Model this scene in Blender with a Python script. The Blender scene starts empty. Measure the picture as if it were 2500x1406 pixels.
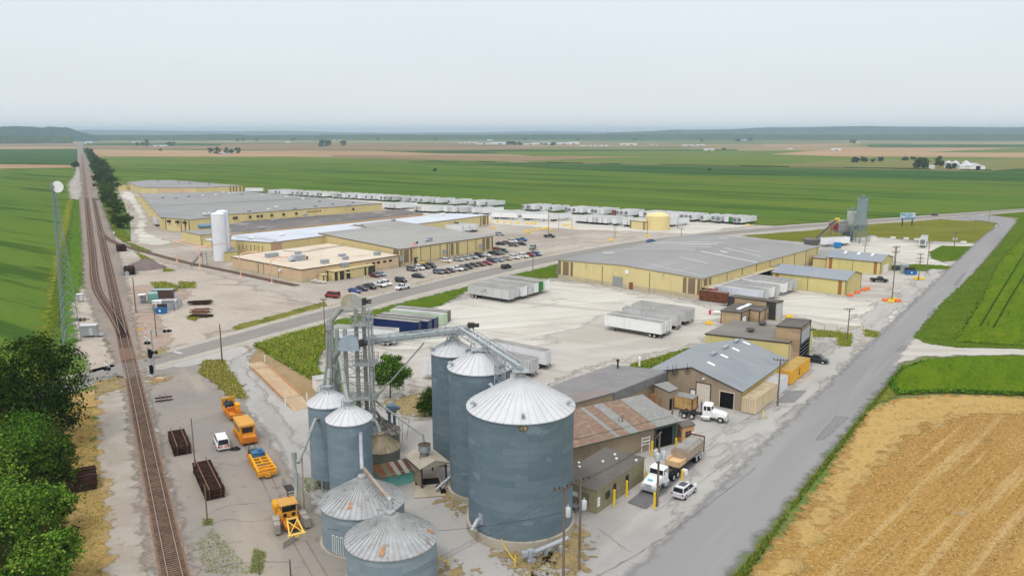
"""Industrial plant and grain elevator on a river plain, seen from a drone: procedural scene for Blender 4.5"""
import bpy,math,random
import numpy as np
from mathutils import Vector,Matrix;RN=random.Random(11);NR=np.random.default_rng(5);D=bpy.data;SC=bpy.context.scene;COL=SC.collection
rad=math.radians;F,CX,CY,CH,HORY=1944.,1250.,703.,50.,324.;TH=math.atan((CY-HORY)/F);SN,CS=math.sin(TH),math.cos(TH)
def G(px,py,z=0.):
 """photo pixel -> point of the plane at height z"""
 xc=px-CX;yc=py-CY;t=(CH-z)/(yc*CS+F*SN);return Vector((xc*t,(F*CS-yc*SN)*t,z))
def P(v):
 dz=v[2]-CH;fw=v[1]*CS-dz*SN;up=v[1]*SN+dz*CS;return (CX+F*v[0]/fw,CY-F*up/fw)
def HT(bx,by,ty):
 """height above ground pixel (bx,by) that is seen at pixel row ty"""
 b=G(bx,by);lo,hi=-5.,400.
 for _ in range(50):
  m=(lo+hi)/2
  if P((b.x,b.y,m))[1]>ty:
   lo=m
  else :
   hi=m
 return lo
def az(a):
 return Vector((math.sin(rad(a)),math.cos(rad(a)),0))
def reach(o,a,px):
 """how far to go from o along azimuth a to be seen at pixel column px"""
 d=az(a);lo,hi=0.,600.;s=1 if P(o+d*.1)[0]>P(o)[0] else -1
 for _ in range(50):
  m=(lo+hi)/2
  if (P(o+d*m)[0]-px)*s<0:
   lo=m
  else :
   hi=m
 return lo
def rect(op,z,a1,l1,a2,l2,px=True):
 """four ground corners of a rectangular building from its corner seen at op (height z)"""
 o=G(op[0],op[1],z);L1=reach(o,a1,l1) if px else l1;L2=reach(o,a2,l2) if px else l2;A,B=az(a1)*L1,az(a2)*L2;o=Vector((o.x,o.y,0))
 return [o,o+A,o+A+B,o+B]
def tag(o,label=None,cat=None,group=None,kind=None):
 if label:
  o['label']=label
 if cat:
  o['category']=cat
 if group:
  o['group']=group
 if kind:
  o['kind']=kind
 return o
def thing(name,label,cat,loc=(0,0,0),a=90.,group=None):
 """Empty at the base of a thing; its local +x axis points to azimuth a"""
 o=D.objects.new(name,None);o.empty_display_size=.5;COL.objects.link(o);o.location=loc;o.rotation_euler=(0,0,rad(90-a));return tag(o,label,cat,group)
def copy_tree(o,parent=None,loc=None,a=None,label=None,group=None):
 c=o.copy();COL.objects.link(c);c.parent=parent
 if loc is not None:
  c.location=loc
 if a is not None:
  c.rotation_euler=(0,0,rad(90-a))
 if label:
  c['label']=label
 if group:
  c['group']=group
 KIDS[c.name]=[copy_tree(ch,c) for ch in KIDS.get(o.name,[])];return c
KIDS={}
class MB:
 def __init__(s):
  s.v,s.f,s.m=[],[],[]
 def face(s,pts,m=0):
  n=len(s.v);s.v+=[tuple(p) for p in pts];s.f.append(tuple(range(n,n+len(pts))));s.m.append(m)
 def add(s,vs,fs,m=0):
  n=len(s.v);s.v+=[tuple(p) for p in vs];s.f+=[tuple(i+n for i in f) for f in fs];s.m+=[m]*len(fs)
 def box(s,x0,y0,z0,x1,y1,z1,m=0,T=None):
  vs=[Vector((x,y,z)) for z in (z0,z1) for x,y in ((x0,y0),(x1,y0),(x1,y1),(x0,y1))]
  if T:
   vs=[T@v for v in vs]
  s.add(vs,[(0,3,2,1),(4,5,6,7),(0,1,5,4),(1,2,6,5),(2,3,7,6),(3,0,4,7)],m);return s
 def frus(s,b,t,z0,z1,m=0,mt=None,mb=True):
  """box between two plan rectangles b, t = (x0,y0,x1,y1)"""
  vs=[(b[0],b[1],z0),(b[2],b[1],z0),(b[2],b[3],z0),(b[0],b[3],z0),(t[0],t[1],z1),(t[2],t[1],z1),(t[2],t[3],z1),(t[0],t[3],z1)]
  s.add(vs,[(0,1,5,4),(1,2,6,5),(2,3,7,6),(3,0,4,7)],m);s.add(vs,[(4,5,6,7)],m if mt is None else mt)
  if mb:
   s.add(vs,[(0,3,2,1)],m)
  return s
 def prism(s,poly,z0,z1,m=0,top=True,bot=False,mt=None):
  n=len(poly);ar=sum(poly[i][0]*poly[(i+1)%n][1]-poly[(i+1)%n][0]*poly[i][1] for i in range(n))
  if ar<0:
   poly=poly[::-1]
  zz=(lambda q,i:q[i] if isinstance(q,(list,tuple)) else q)
  vs=[(p[0],p[1],zz(z0,i)) for i,p in enumerate(poly)]+[(p[0],p[1],zz(z1,i)) for i,p in enumerate(poly)]
  s.add(vs,[(i,(i+1)%n,n+(i+1)%n,n+i) for i in range(n)],m)
  if top:
   s.add(vs,[tuple(range(n,2*n))],m if mt is None else mt)
  if bot:
   s.add(vs,[tuple(range(n-1,-1,-1))],m)
  return s
 def bar(s,a,b,w,h=None,m=0):
  a,b=Vector(a),Vector(b);h=h or w;d=b-a
  if d.length<1e-6:
   return s
  d.normalize();u=d.cross(Vector((0,0,1)))
  if u.length<.01:
   u=Vector((1,0,0))
  u.normalize();k=u.cross(d);u,k=u*w/2,k*h/2;vs=[a-u-k,a+u-k,a+u+k,a-u+k,b-u-k,b+u-k,b+u+k,b-u+k]
  s.add(vs,[(0,1,2,3),(7,6,5,4),(0,4,5,1),(1,5,6,2),(2,6,7,3),(3,7,4,0)],m);return s
 def tube(s,pts,r,n=6,m=0,r2=None,cap=True):
  pts=[Vector(p) for p in pts];k=len(pts);vs,fs=[],[]
  for i,p in enumerate(pts):
   d=(pts[min(i+1,k-1)]-pts[max(i-1,0)]).normalized();u=d.cross(Vector((0,0,1)))
   if u.length<.05:
    u=d.cross(Vector((0,1,0)))
   u.normalize();w=u.cross(d);rr=r if r2 is None else r+(r2-r)*i/(k-1)
   vs+=[p+(u*math.cos(t)+w*math.sin(t))*rr for t in [2*math.pi*j/n for j in range(n)]]
  for i in range(k-1):
   fs+=[(i*n+j,i*n+(j+1)%n,(i+1)*n+(j+1)%n,(i+1)*n+j) for j in range(n)]
  if cap:
   fs+=[tuple(range(n-1,-1,-1)),tuple(range((k-1)*n,k*n))]
  s.add(vs,fs,m);return s
 def lathe(s,prof,n=24,m=0,c=(0,0),cap=True,ms=None):
  """profile of (r,z) from low to high"""
  vs,k=[],len(prof)
  for r,z in prof:
   vs+=[(c[0]+r*math.cos(2*math.pi*j/n),c[1]+r*math.sin(2*math.pi*j/n),z) for j in range(n)]
  for i in range(k-1):
   s.add(vs if i==0 else [],[],0);break
  base=len(s.v)-len(vs)
  for i in range(k-1):
   mm=m if ms is None else ms[i]
   for j in range(n):
    s.f.append((base+i*n+j,base+i*n+(j+1)%n,base+(i+1)*n+(j+1)%n,base+(i+1)*n+j));s.m.append(mm)
  if cap:
   if prof[-1][0]>1e-4:
    s.f.append(tuple(range(base+(k-1)*n,base+k*n)));s.m.append(m if ms is None else ms[-1])
   if prof[0][0]>1e-4:
    s.f.append(tuple(range(base+n-1,base-1,-1)));s.m.append(m if ms is None else ms[0])
  return s
 def disc(s,c,r,axis,t,n=14,m=0,r2=None):
  """solid disc (wheel) centred at c, thickness t along axis"""
  ax=Vector(axis).normalized();s.tube([Vector(c)-ax*t/2,Vector(c)+ax*t/2],r,n,m,r2);return s
 def build(s,name,mats,parent=None,smooth=False,uv=True):
  me=D.meshes.new(name);me.from_pydata(s.v,[],s.f)
  if not isinstance(mats,(list,tuple)):
   mats=[mats]
  for x in mats:
   me.materials.append(x)
  if any(s.m):
   me.polygons.foreach_set('material_index',s.m)
  if smooth:
   me.polygons.foreach_set('use_smooth',[True]*len(s.f))
   if smooth!=2:
    try:
     me.set_sharp_from_angle(angle=rad(38))
    except Exception:
     pass
  if uv:
   auto_uv(me)
  o=D.objects.new(name,me);COL.objects.link(o)
  if parent:
   o.parent=parent;KIDS.setdefault(parent.name,[]).append(o)
  return o
def auto_uv(me):
 nl=len(me.loops)
 if nl==0:
  return
 co=np.empty(len(me.vertices)*3);me.vertices.foreach_get('co',co);co=co.reshape(-1,3);li=np.empty(nl,dtype=np.int32)
 me.loops.foreach_get('vertex_index',li);nrm=np.empty(len(me.polygons)*3);me.polygons.foreach_get('normal',nrm);nrm=nrm.reshape(-1,3)
 tot=np.empty(len(me.polygons),dtype=np.int32);me.polygons.foreach_get('loop_total',tot);n=np.repeat(nrm,tot,axis=0)
 t=np.stack([-n[:,1],n[:,0],np.zeros(nl)],1);ln=np.linalg.norm(t,axis=1);flat=ln<.01;t[flat]=(1,0,0);ln[flat]=1;t/=ln[:,None];b=np.cross(n,t);p=co[li]
 uv=np.stack([(p*t).sum(1),(p*b).sum(1)],1);l=me.uv_layers.new(name='UVMap');l.data.foreach_set('uv',uv.astype(np.float32).ravel())
def np_mesh(name,v,f,mats,mi=None,parent=None,nper=4):
 """fast mesh from arrays of quads/tris"""
 me=D.meshes.new(name);nv,nf=len(v),len(f);me.vertices.add(nv);me.vertices.foreach_set('co',np.asarray(v,dtype=np.float32).ravel())
 me.loops.add(nf*nper);me.loops.foreach_set('vertex_index',np.asarray(f,dtype=np.int32).ravel());me.polygons.add(nf)
 me.polygons.foreach_set('loop_start',np.arange(0,nf*nper,nper,dtype=np.int32))
 try:
  me.polygons.foreach_set('loop_total',np.full(nf,nper,dtype=np.int32))
 except Exception:
  pass
 for x in mats:
  me.materials.append(x)
 if mi is not None:
  me.polygons.foreach_set('material_index',np.asarray(mi,dtype=np.int32))
 me.update(calc_edges=True);me.validate();o=D.objects.new(name,me);COL.objects.link(o)
 if parent:
  o.parent=parent;KIDS.setdefault(parent.name,[]).append(o)
 return o
def lin(u):
 u/=255.;return u/12.92 if u<=.04045 else ((u+.055)/1.055)**2.4
KE=1.36
def S(r,g,b,k=None):
 """reflectance of an upward surface that reads (r,g,b) in the photograph"""
 k=k or KE
 if g>r*1.03 and b<g*.7:
  b*=.8
 return tuple(min(.86,lin(x)/(k*w)) for x,w in zip((r,g,b),(1,1.01,1.)))
def V(r,g,b):
 """the same for an upright surface, which sees half the sky"""
 return S(r,g,b,.95)
def L(sc,lo,hi,col,k=1.,co='P',st=None,rz=None,kind='noise',det=4.,off=0.):
 return dict(sc=sc,lo=lo,hi=hi,col=col,k=k,co=co,st=st,rz=rz,kind=kind,det=det,off=off)
MATS={}
def coord(nt,d):
 N,K=nt.nodes,nt.links
 if d['co']=='P':
  g=N.new('ShaderNodeNewGeometry');out=g.outputs['Position']
 elif d['co']=='UV':
  g=N.new('ShaderNodeUVMap');out=g.outputs[0]
 else :
  g=N.new('ShaderNodeTexCoord');out=g.outputs['Object']
 if d.get('rz') is not None:
  m=N.new('ShaderNodeMapping');m.inputs['Rotation'].default_value=(0,0,rad(d['rz']-90));K.new(out,m.inputs[0]);out=m.outputs[0]
 if d.get('st') or d.get('off'):
  m=N.new('ShaderNodeMapping');m.inputs['Scale'].default_value=d['st'] or (1,1,1);o=d.get('off') or 0;m.inputs['Location'].default_value=(o,o*.7,0)
  K.new(out,m.inputs[0]);out=m.outputs[0]
 return out
def texval(nt,d):
 N,K=nt.nodes,nt.links;c=coord(nt,d);k=d['kind']
 if k=='wave':
  t=N.new('ShaderNodeTexWave');t.inputs['Scale'].default_value=d['sc'];t.inputs['Distortion'].default_value=d['det']
  t.inputs['Detail'].default_value=2;out=t.outputs['Fac']
 elif k=='voro':
  t=N.new('ShaderNodeTexVoronoi');t.inputs['Scale'].default_value=d['sc'];out=t.outputs['Color']
 elif k=='brick':
  t=N.new('ShaderNodeTexBrick');t.inputs['Scale'].default_value=1;t.inputs['Brick Width'].default_value=d['sc']
  t.inputs['Row Height'].default_value=d['det'];t.inputs['Mortar Size'].default_value=.0;t.inputs['Color1'].default_value=(0,0,0,1)
  t.inputs['Color2'].default_value=(1,1,1,1);out=t.outputs['Color']
 elif k=='seam':
  t=N.new('ShaderNodeTexBrick');t.inputs['Scale'].default_value=1;t.inputs['Brick Width'].default_value=d['sc']
  t.inputs['Row Height'].default_value=d['det'];t.inputs['Mortar Size'].default_value=.03;t.inputs['Mortar Smooth'].default_value=.3
  out=t.outputs['Fac']
 else :
  t=N.new('ShaderNodeTexNoise');t.inputs['Scale'].default_value=d['sc'];t.inputs['Detail'].default_value=d['det']
  t.inputs['Roughness'].default_value=.6;out=t.outputs['Fac']
 K.new(c,t.inputs['Vector']);return out
def ramp(nt,val,lo,hi,k=1.):
 m=nt.nodes.new('ShaderNodeMapRange');m.interpolation_type='SMOOTHSTEP';m.inputs['From Min'].default_value=lo;m.inputs['From Max'].default_value=hi
 m.inputs['To Max'].default_value=k;nt.links.new(val,m.inputs['Value']);return m.outputs[0]
def mat(name,col,rough=.85,metal=0.,layers=(),bump=None,soft=None,spec=None,coat=0.,bstr=.4):
 """procedural Principled material: base colour with noise layers; soft=(scale,amount) -> ragged edge from attribute 'a'"""
 if name in MATS:
  return MATS[name]
 m=D.materials.new(name);m.use_nodes=True;nt=m.node_tree;N,K=nt.nodes,nt.links;b=N['Principled BSDF'];b.inputs['Roughness'].default_value=rough
 b.inputs['Metallic'].default_value=metal;b.inputs['Specular IOR Level'].default_value=(.0 if rough>.72 else .15) if spec is None else spec
 if coat:
  b.inputs['Coat Weight'].default_value=coat
 b.inputs['Base Color'].default_value=(*col,1);cur=None
 for d in layers:
  f=ramp(nt,texval(nt,d),d['lo'],d['hi'],d['k']);x=N.new('ShaderNodeMix');x.data_type='RGBA';K.new(f,x.inputs[0])
  if cur is None:
   x.inputs[6].default_value=(*col,1)
  else :
   K.new(cur,x.inputs[6])
  x.inputs[7].default_value=(*d['col'],1);cur=x.outputs[2]
 if cur is not None:
  K.new(cur,b.inputs['Base Color'])
 if bump:
  bp=N.new('ShaderNodeBump');bp.inputs['Strength'].default_value=bstr;bp.inputs['Distance'].default_value=bump[1]
  K.new(texval(nt,bump[0]),bp.inputs['Height']);K.new(bp.outputs[0],b.inputs['Normal'])
 if soft:
  at=N.new('ShaderNodeAttribute');at.attribute_name='a'
  nz=texval(nt,L(soft[0],0,1,col,det=6,st=soft[2] if len(soft)>2 else None,rz=soft[3] if len(soft)>3 else None));ad=N.new('ShaderNodeMath')
  ad.operation='MULTIPLY_ADD';sb=N.new('ShaderNodeMath');sb.operation='SUBTRACT';K.new(nz,sb.inputs[0]);sb.inputs[1].default_value=.5
  K.new(sb.outputs[0],ad.inputs[0]);ad.inputs[1].default_value=soft[1]*3.2;K.new(at.outputs['Fac'],ad.inputs[2]);al=ramp(nt,ad.outputs[0],.28,.72)
  K.new(al,b.inputs['Alpha'])
 MATS[name]=m;return m
def struct(o,kind='structure'):
 o['kind']=kind;return o
def wpoly(pts):
 return [G(*p) if not isinstance(p,Vector) else p for p in pts]
def sheet(name,pts,z,m,kind='structure'):
 b=MB();w=wpoly(pts);ar=sum(w[i].x*w[(i+1)%len(w)].y-w[(i+1)%len(w)].x*w[i].y for i in range(len(w)))
 if ar<0:
  w=w[::-1]
 b.face([(p.x,p.y,z) for p in w]);return struct(b.build(name,m,uv=False),kind)
def inside(poly,X,Y):
 r=np.zeros(X.shape,bool);n=len(poly)
 for i in range(n):
  x0,y0=poly[i][0],poly[i][1];x1,y1=poly[(i+1)%n][0],poly[(i+1)%n][1]
  if y0==y1:
   continue
  c=((y0>Y)!=(y1>Y))&(X<(x1-x0)*(Y-y0)/(y1-y0)+x0);r^=c
 return r
def pdist(poly,X,Y):
 d=np.full(X.shape,1e9);n=len(poly)
 for i in range(n):
  ax,ay=poly[i][0],poly[i][1];bx,by=poly[(i+1)%n][0]-ax,poly[(i+1)%n][1]-ay;t=np.clip(((X-ax)*bx+(Y-ay)*by)/(bx*bx+by*by+1e-9),0,1)
  d=np.minimum(d,np.hypot(X-ax-t*bx,Y-ay-t*by))
 return np.where(inside(poly,X,Y),d,-d)
def patch(name,pts,z,m,soft=2.,step=None,kind='structure',lift=0.,rough=0.,rs=1.):
 """ground sheet with a ragged border: attribute a runs 0..1 across `soft` metres each side of the outline"""
 w=wpoly(pts);xs=[p.x for p in w];ys=[p.y for p in w];x0,x1,y0,y1=min(xs)-soft,max(xs)+soft,min(ys)-soft,max(ys)+soft
 step=step or max(.5,max(x1-x0,y1-y0)/170);nx,ny=int((x1-x0)/step)+2,int((y1-y0)/step)+2;X,Y=np.meshgrid(x0+np.arange(nx)*step,y0+np.arange(ny)*step)
 d=pdist(w,X,Y);a=np.clip(.5+d/(2*soft),0,1);Z=np.full(X.shape,z)
 if lift:
  Z=z+lift*np.clip(d/(soft*1.2),0,1)
 if rough:
  q=NR.random(X.shape);Z=Z+rough*q*np.clip(d/soft,0,1)
 keep=a.copy();ok=(np.maximum(np.maximum(keep[:-1,:-1],keep[1:,:-1]),np.maximum(keep[:-1,1:],keep[1:,1:]))>0);idx=np.arange(nx*ny).reshape(ny,nx)
 q=np.stack([idx[:-1,:-1],idx[:-1,1:],idx[1:,1:],idx[1:,:-1]],-1)[ok];used=np.unique(q);rm=np.full(nx*ny,-1);rm[used]=np.arange(len(used))
 v=np.stack([X.ravel(),Y.ravel(),Z.ravel()],1)[used];o=np_mesh(name,v,rm[q],[m]);at=o.data.attributes.new('a','FLOAT','POINT')
 at.data.foreach_set('value',a.ravel()[used].astype(np.float32));return struct(o,kind)
def scatter(poly,n):
 w=wpoly(poly);xs=[p.x for p in w];ys=[p.y for p in w];out=np.zeros((0,2))
 for _ in range(40):
  X=NR.uniform(min(xs),max(xs),n);Y=NR.uniform(min(ys),max(ys),n);k=inside(w,X,Y);out=np.vstack([out,np.stack([X[k],Y[k]],1)])
  if len(out)>=n:
   break
 return out[:n]
def tufts(name,polys,n,h,wdt,mats,kind='stuff',blades=3,z=0.,lean=.5):
 """grass or weeds: upright blades scattered over polygons"""
 pts=np.vstack([scatter(p,k) for p,k in zip(polys,n)]);m=len(pts);V_,F_,M_=[],[],[]
 for k in range(blades):
  a=NR.uniform(0,2*math.pi,m);hh=NR.uniform(.4,1,m)**1.3*h;ww=NR.uniform(.5,1,m)*wdt;ox,oy=NR.normal(0,wdt*.5,m),NR.normal(0,wdt*.5,m)
  lx,ly=NR.normal(0,lean,m)*hh,NR.normal(0,lean,m)*hh;bx,by=pts[:,0]+ox,pts[:,1]+oy;c,s=np.cos(a)*ww/2,np.sin(a)*ww/2;zz=np.full(m,z)
  v=np.stack([np.stack([bx-c,by-s,zz],1),np.stack([bx+c,by+s,zz],1),np.stack([bx+lx,by+ly,zz+hh],1)],1);V_.append(v.reshape(-1,3))
  M_.append(NR.integers(0,len(mats),m))
 v=np.vstack(V_);f=np.arange(len(v)).reshape(-1,3);o=np_mesh(name,v,f,mats,np.concatenate(M_),nper=3);return struct(o,kind)
def leaf_cloud(blobs,n,size,clumps,rng,flat=.5):
 """leaf quads gathered in clumps on the shells of ellipsoid blobs (x,y,z,rx,ry,rz)"""
 b=np.array(blobs,float);wts=(b[:,3]*b[:,4]+b[:,3]*b[:,5]+b[:,4]*b[:,5]);wts/=wts.sum();bi=rng.choice(len(b),clumps,p=wts)
 d=rng.normal(size=(clumps,3));d[:,2]=d[:,2]*.9+.15;d/=np.linalg.norm(d,axis=1)[:,None];r=rng.uniform(.55,1.02,clumps)[:,None]
 cc=b[bi,:3]+d*r*b[bi,3:6];cs=(b[bi,3:6].mean(1)*rng.uniform(.16,.34,clumps))[:,None];ci=rng.integers(0,clumps,n)
 c=cc[ci]+rng.normal(size=(n,3))*cs[ci]*np.array([1,1,.7]);nn=rng.normal(size=(n,3))+d[ci]*.8;nn[:,2]+=flat;nn/=np.linalg.norm(nn,axis=1)[:,None]
 t=np.cross(nn,rng.normal(size=(n,3)));t/=np.linalg.norm(t,axis=1)[:,None];u=np.cross(nn,t);s=(size*rng.uniform(.55,1.2,n))[:,None]
 v=np.stack([c-t*s*.5,c+u*s*.33,c+t*s*.5,c-u*s*.33],1).reshape(-1,3);cm=rng.random(clumps);q=cm[ci]*.6+rng.random(n)*.4
 return v,np.arange(n*4).reshape(-1,4),q
def tree(name,label,loc,h,blobs,n,size,mats,group=None,trunk_r=.25,seed=1,limbs=5,clumps=None,bark=None,cat='tree'):
 """tapered trunk with limbs reaching into the blobs, crown of leaf quads"""
 rng=np.random.default_rng(seed);t=thing(name,label,cat,loc,90,group);mb=MB();top=max(b[2] for b in blobs)
 mb.tube([(0,0,-.3),(trunk_r*.3,.1,top*.35),(-trunk_r*.4,.1,top*.7),(0,0,top)],trunk_r,7,0,trunk_r*.25)
 for i in range(min(limbs,len(blobs))):
  b=blobs[i];z0=top*(.25+.1*(i%4));mb.tube([(0,0,z0),(b[0]*.5,b[1]*.5,z0+(b[2]-z0)*.45),(b[0],b[1],b[2]+b[5]*.3)],trunk_r*.5,5,0,trunk_r*.12)
 mb.build('trunk',bark or BARK,t,smooth=True);v,f,q=leaf_cloud(blobs,n,size,clumps or max(30,n//55),rng);k=len(mats)
 np_mesh('crown',v,f,mats,np.minimum((q*k).astype(int),k-1),t);return t
BARK=mat('bark',(.09,.07,.05),.95,layers=[L(3,.4,.6,(.16,.13,.1),st=(1,1,.2))]);cam=D.objects.new('camera',D.cameras.new('camera'))
COL.objects.link(cam);cam.location=(0,0,CH);cam.rotation_euler=(math.pi/2-TH,0,0);cam.data.sensor_width=36;cam.data.lens=36*F/2500
cam.data.clip_end=90000;cam.data.clip_start=.5;SC.camera=cam;SUN_EL,SUN_AZ=58.,205.
sd=az(SUN_AZ)*math.cos(rad(SUN_EL))+Vector((0,0,math.sin(rad(SUN_EL))));sun=D.objects.new('sun',D.lights.new('sun','SUN'));COL.objects.link(sun)
sun.rotation_euler=sd.to_track_quat('Z','Y').to_euler();sun.data.energy=1.35;sun.data.angle=rad(14);sun.data.color=(1,.96,.9);wd=D.worlds.new('World')
SC.world=wd;wd.use_nodes=True;nt=wd.node_tree;N,K=nt.nodes,nt.links;bg=N['Background'];sky=N.new('ShaderNodeTexSky');sky.sky_type='NISHITA'
sky.sun_disc=False;sky.sun_elevation=rad(SUN_EL);sky.sun_rotation=rad(SUN_AZ);sky.dust_density=4;tc=N.new('ShaderNodeTexCoord')
sx=N.new('ShaderNodeSeparateXYZ');K.new(tc.outputs['Generated'],sx.inputs[0]);cr=N.new('ShaderNodeValToRGB');K.new(sx.outputs['Z'],cr.inputs[0])
e=cr.color_ramp.elements;BGS=.1;e[0].position=0;e[1].position=1
def skyc(r,g,b,k=1.):
 return (lin(r)*k,lin(g)*k,lin(b)*k,1)
e[0].color=skyc(246,248,250);e[1].color=skyc(250,250,250,1.55)
for p_,c_ in ((.06,skyc(236,242,246)),(.16,skyc(236,245,252)),(.45,skyc(240,244,249,1.15))):
 q=e.new(p_);q.color=c_
nzt=N.new('ShaderNodeTexNoise');nzt.inputs['Scale'].default_value=3;nzt.inputs['Detail'].default_value=4;mpn=N.new('ShaderNodeMapping')
mpn.inputs['Scale'].default_value=(1,1,5);K.new(tc.outputs['Generated'],mpn.inputs[0]);K.new(mpn.outputs[0],nzt.inputs['Vector'])
nr=ramp(nt,nzt.outputs['Fac'],.3,.7,.06);ml=N.new('ShaderNodeMix');ml.data_type='RGBA';ml.blend_type='MULTIPLY'
ml.inputs[7].default_value=(.55,.6,.66,1);K.new(nr,ml.inputs[0]);K.new(cr.outputs[0],ml.inputs[6]);sc_=N.new('ShaderNodeVectorMath')
sc_.operation='SCALE';sc_.inputs['Scale'].default_value=1/BGS;K.new(ml.outputs[2],sc_.inputs[0]);mx=N.new('ShaderNodeMix');mx.data_type='RGBA'
mx.inputs[0].default_value=.94;K.new(sky.outputs[0],mx.inputs[6]);K.new(sc_.outputs[0],mx.inputs[7]);K.new(mx.outputs[2],bg.inputs['Color'])
bg.inputs['Strength'].default_value=BGS;SC.view_settings.view_transform='Standard';SC.view_settings.look='None';SC.view_settings.exposure=0.
SC.view_settings.gamma=1;ROW=124.6
def crop(name,c,c2,c3,dark,k=1.):
 return mat(name,S(*c),.95,layers=[L(.006,.4,.6,S(*c2),.9,st=(.25,1,1),rz=ROW),L(.03,.45,.7,S(*c3),.75*k,st=(.12,1,1),rz=ROW),L(.35,.38,.62,S(*c2),.4,st=(.12,1,1),rz=ROW),L(.11,.6,.68,S(*dark),.9*k,st=(.06,1,1),rz=ROW,off=3),L(.05,.55,.62,S(*dark),.9*k,st=(.08,1,1),rz=ROW,off=33),L(.02,.54,.6,S(*dark),.6*k,st=(.1,1,1),rz=ROW,off=63),L(.008,.5,.66,S(c[0]*1.22,c[1]*1.04,c[2]*1.02),.8,st=(.3,1,1),rz=ROW,off=5),L(1.1,.3,.7,S(*dark),.35,st=(.5,1,1),rz=ROW)],bump=(L(1.2,0,1,(0,0,0)),.4))
M_bean=crop('soybean_crop',(99,128,66),(114,138,68),(90,121,62),(68,96,50))
M_beandark=crop('soybean_crop_dark',(72,106,62),(80,116,70),(66,100,60),(52,80,48))
M_bean2=crop('soybean_crop_light',(112,134,74),(126,142,80),(100,128,66),(80,106,58),.6)
M_tan=mat('ripe_field',S(196,164,128),.95,layers=[L(.004,.35,.65,S(176,146,112),.8,st=(.2,1,1),rz=ROW),L(.02,.5,.7,S(160,150,100),.5,st=(.1,1,1),rz=ROW)])
M_brown=mat('bare_field',S(150,124,98),.95,layers=[L(.004,.35,.65,S(172,146,112),.8,st=(.2,1,1),rz=ROW),L(.02,.5,.7,S(126,116,84),.6,st=(.1,1,1),rz=ROW)])
M_straw=mat('corn_stubble_field',S(190,166,116),.95,layers=[L(.01,.35,.65,S(150,146,84),.7,st=(.2,1,1),rz=ROW)])
M_corn=mat('maize_crop',S(138,138,84),.95,layers=[L(.008,.35,.65,S(150,140,92),.8,st=(.2,1,1),rz=ROW),L(.1,.4,.6,S(112,122,66),.6,st=(.1,1,1),rz=ROW)])
M_plain=mat('far_plain',S(108,132,84),.95,layers=[L(.0011,.42,.5,S(176,152,120),.9,st=(.25,1,1),rz=96.),L(.0017,.52,.56,S(84,118,76),.9,st=(.3,1,1),rz=96.,off=7),L(.0025,.6,.62,S(150,128,104),.9,st=(.3,1,1),rz=96.,off=13)])
M_gravel=mat('yard_gravel',S(196,189,178),.95,layers=[L(.02,.4,.62,S(178,166,152),.9),L(.05,.48,.7,S(214,206,192),.85),L(.25,.5,.75,S(160,150,138),.55),L(.06,.55,.72,S(222,219,212),.6,st=(.15,1,1),rz=48),L(.5,.62,.74,S(140,130,112),.4),L(2.5,.3,.7,S(168,158,146),.3)],bump=(L(3,0,1,(0,0,0)),.06))
M_white=mat('white_limestone',S(222,219,207),.95,layers=[L(.04,.42,.66,S(204,199,188),.7),L(.14,.5,.64,S(234,231,221),.8,st=(.07,1,1),rz=62),L(.2,.54,.66,S(190,184,174),.75,st=(.06,1,1),rz=118,off=4),L(.3,.56,.66,S(196,190,180),.6,st=(.05,1,1),rz=75,off=14),L(.9,.55,.75,S(196,190,178),.45)],soft=(.1,.8,(.5,1,1),60))
M_dust=mat('pale_dust',S(196,194,188),.95,layers=[L(.2,.45,.65,S(180,178,172),.8,st=(.2,1,1),rz=36)],soft=(.25,1.,(.3,1,1),36))
M_dust3=mat('farm_track_gravel',S(212,208,198),.95,layers=[L(.3,.45,.65,S(194,188,176),.8,st=(.15,1,1),rz=95)],soft=(.25,.4))
M_dust2=mat('grey_gravel',S(188,186,182),.95,layers=[L(.2,.45,.65,S(174,170,164),.8,st=(.2,1,1),rz=150),L(.8,.5,.7,S(200,196,188),.6)],soft=(.25,.7,(.4,1,1),150))
M_dirt=mat('pale_dirt',S(200,190,176),.95,layers=[L(.05,.4,.65,S(184,173,160),.8),L(.2,.5,.7,S(210,201,188),.7),L(.12,.54,.64,S(172,160,148),.7,st=(.2,1,1),rz=110,off=8),L(.6,.55,.7,S(168,150,124),.5)],soft=(.12,.7))
M_pink=mat('reddish_ballast_spill',S(184,166,152),.95,layers=[L(.3,.4,.65,S(170,150,134),.8),L(1.6,.45,.65,S(200,180,164),.6)],soft=(.25,.7))
M_conc=mat('lot_paving',S(194,191,186),.92,layers=[L(.03,.42,.62,S(174,171,167),.8),L(.12,.5,.7,S(208,204,197),.7,st=(.2,1,1),rz=37),L(.1,.55,.7,S(152,150,148),.6,st=(.15,1,1),rz=44,off=5),L(1.3,.6,.72,S(150,144,136),.35),L(.8,.68,.74,S(92,88,84),.5,off=9)],bump=(L(4,0,1,(0,0,0)),.03))
M_oldpave=mat('old_paving',S(168,160,150),.92,soft=(.2,.6),layers=[L(.05,.42,.6,S(156,150,146),.8),L(.1,.5,.7,S(186,176,160),.8,st=(.25,1,1),rz=150),L(.5,.58,.7,S(140,132,122),.5),L(.25,.64,.69,S(128,120,108),.6,off=3),L(2,.5,.8,S(182,174,160),.4)],bump=(L(4,0,1,(0,0,0)),.03))
M_road=mat('chip_seal_road',S(164,163,162),.9,layers=[L(.1,.45,.65,S(152,152,153),.7,st=(.08,1,1),rz=35.6),L(.4,.5,.7,S(176,175,172),.5,st=(.05,1,1),rz=35.6),L(1.5,.4,.7,S(164,163,162),.4)],soft=(.35,.25))
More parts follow.
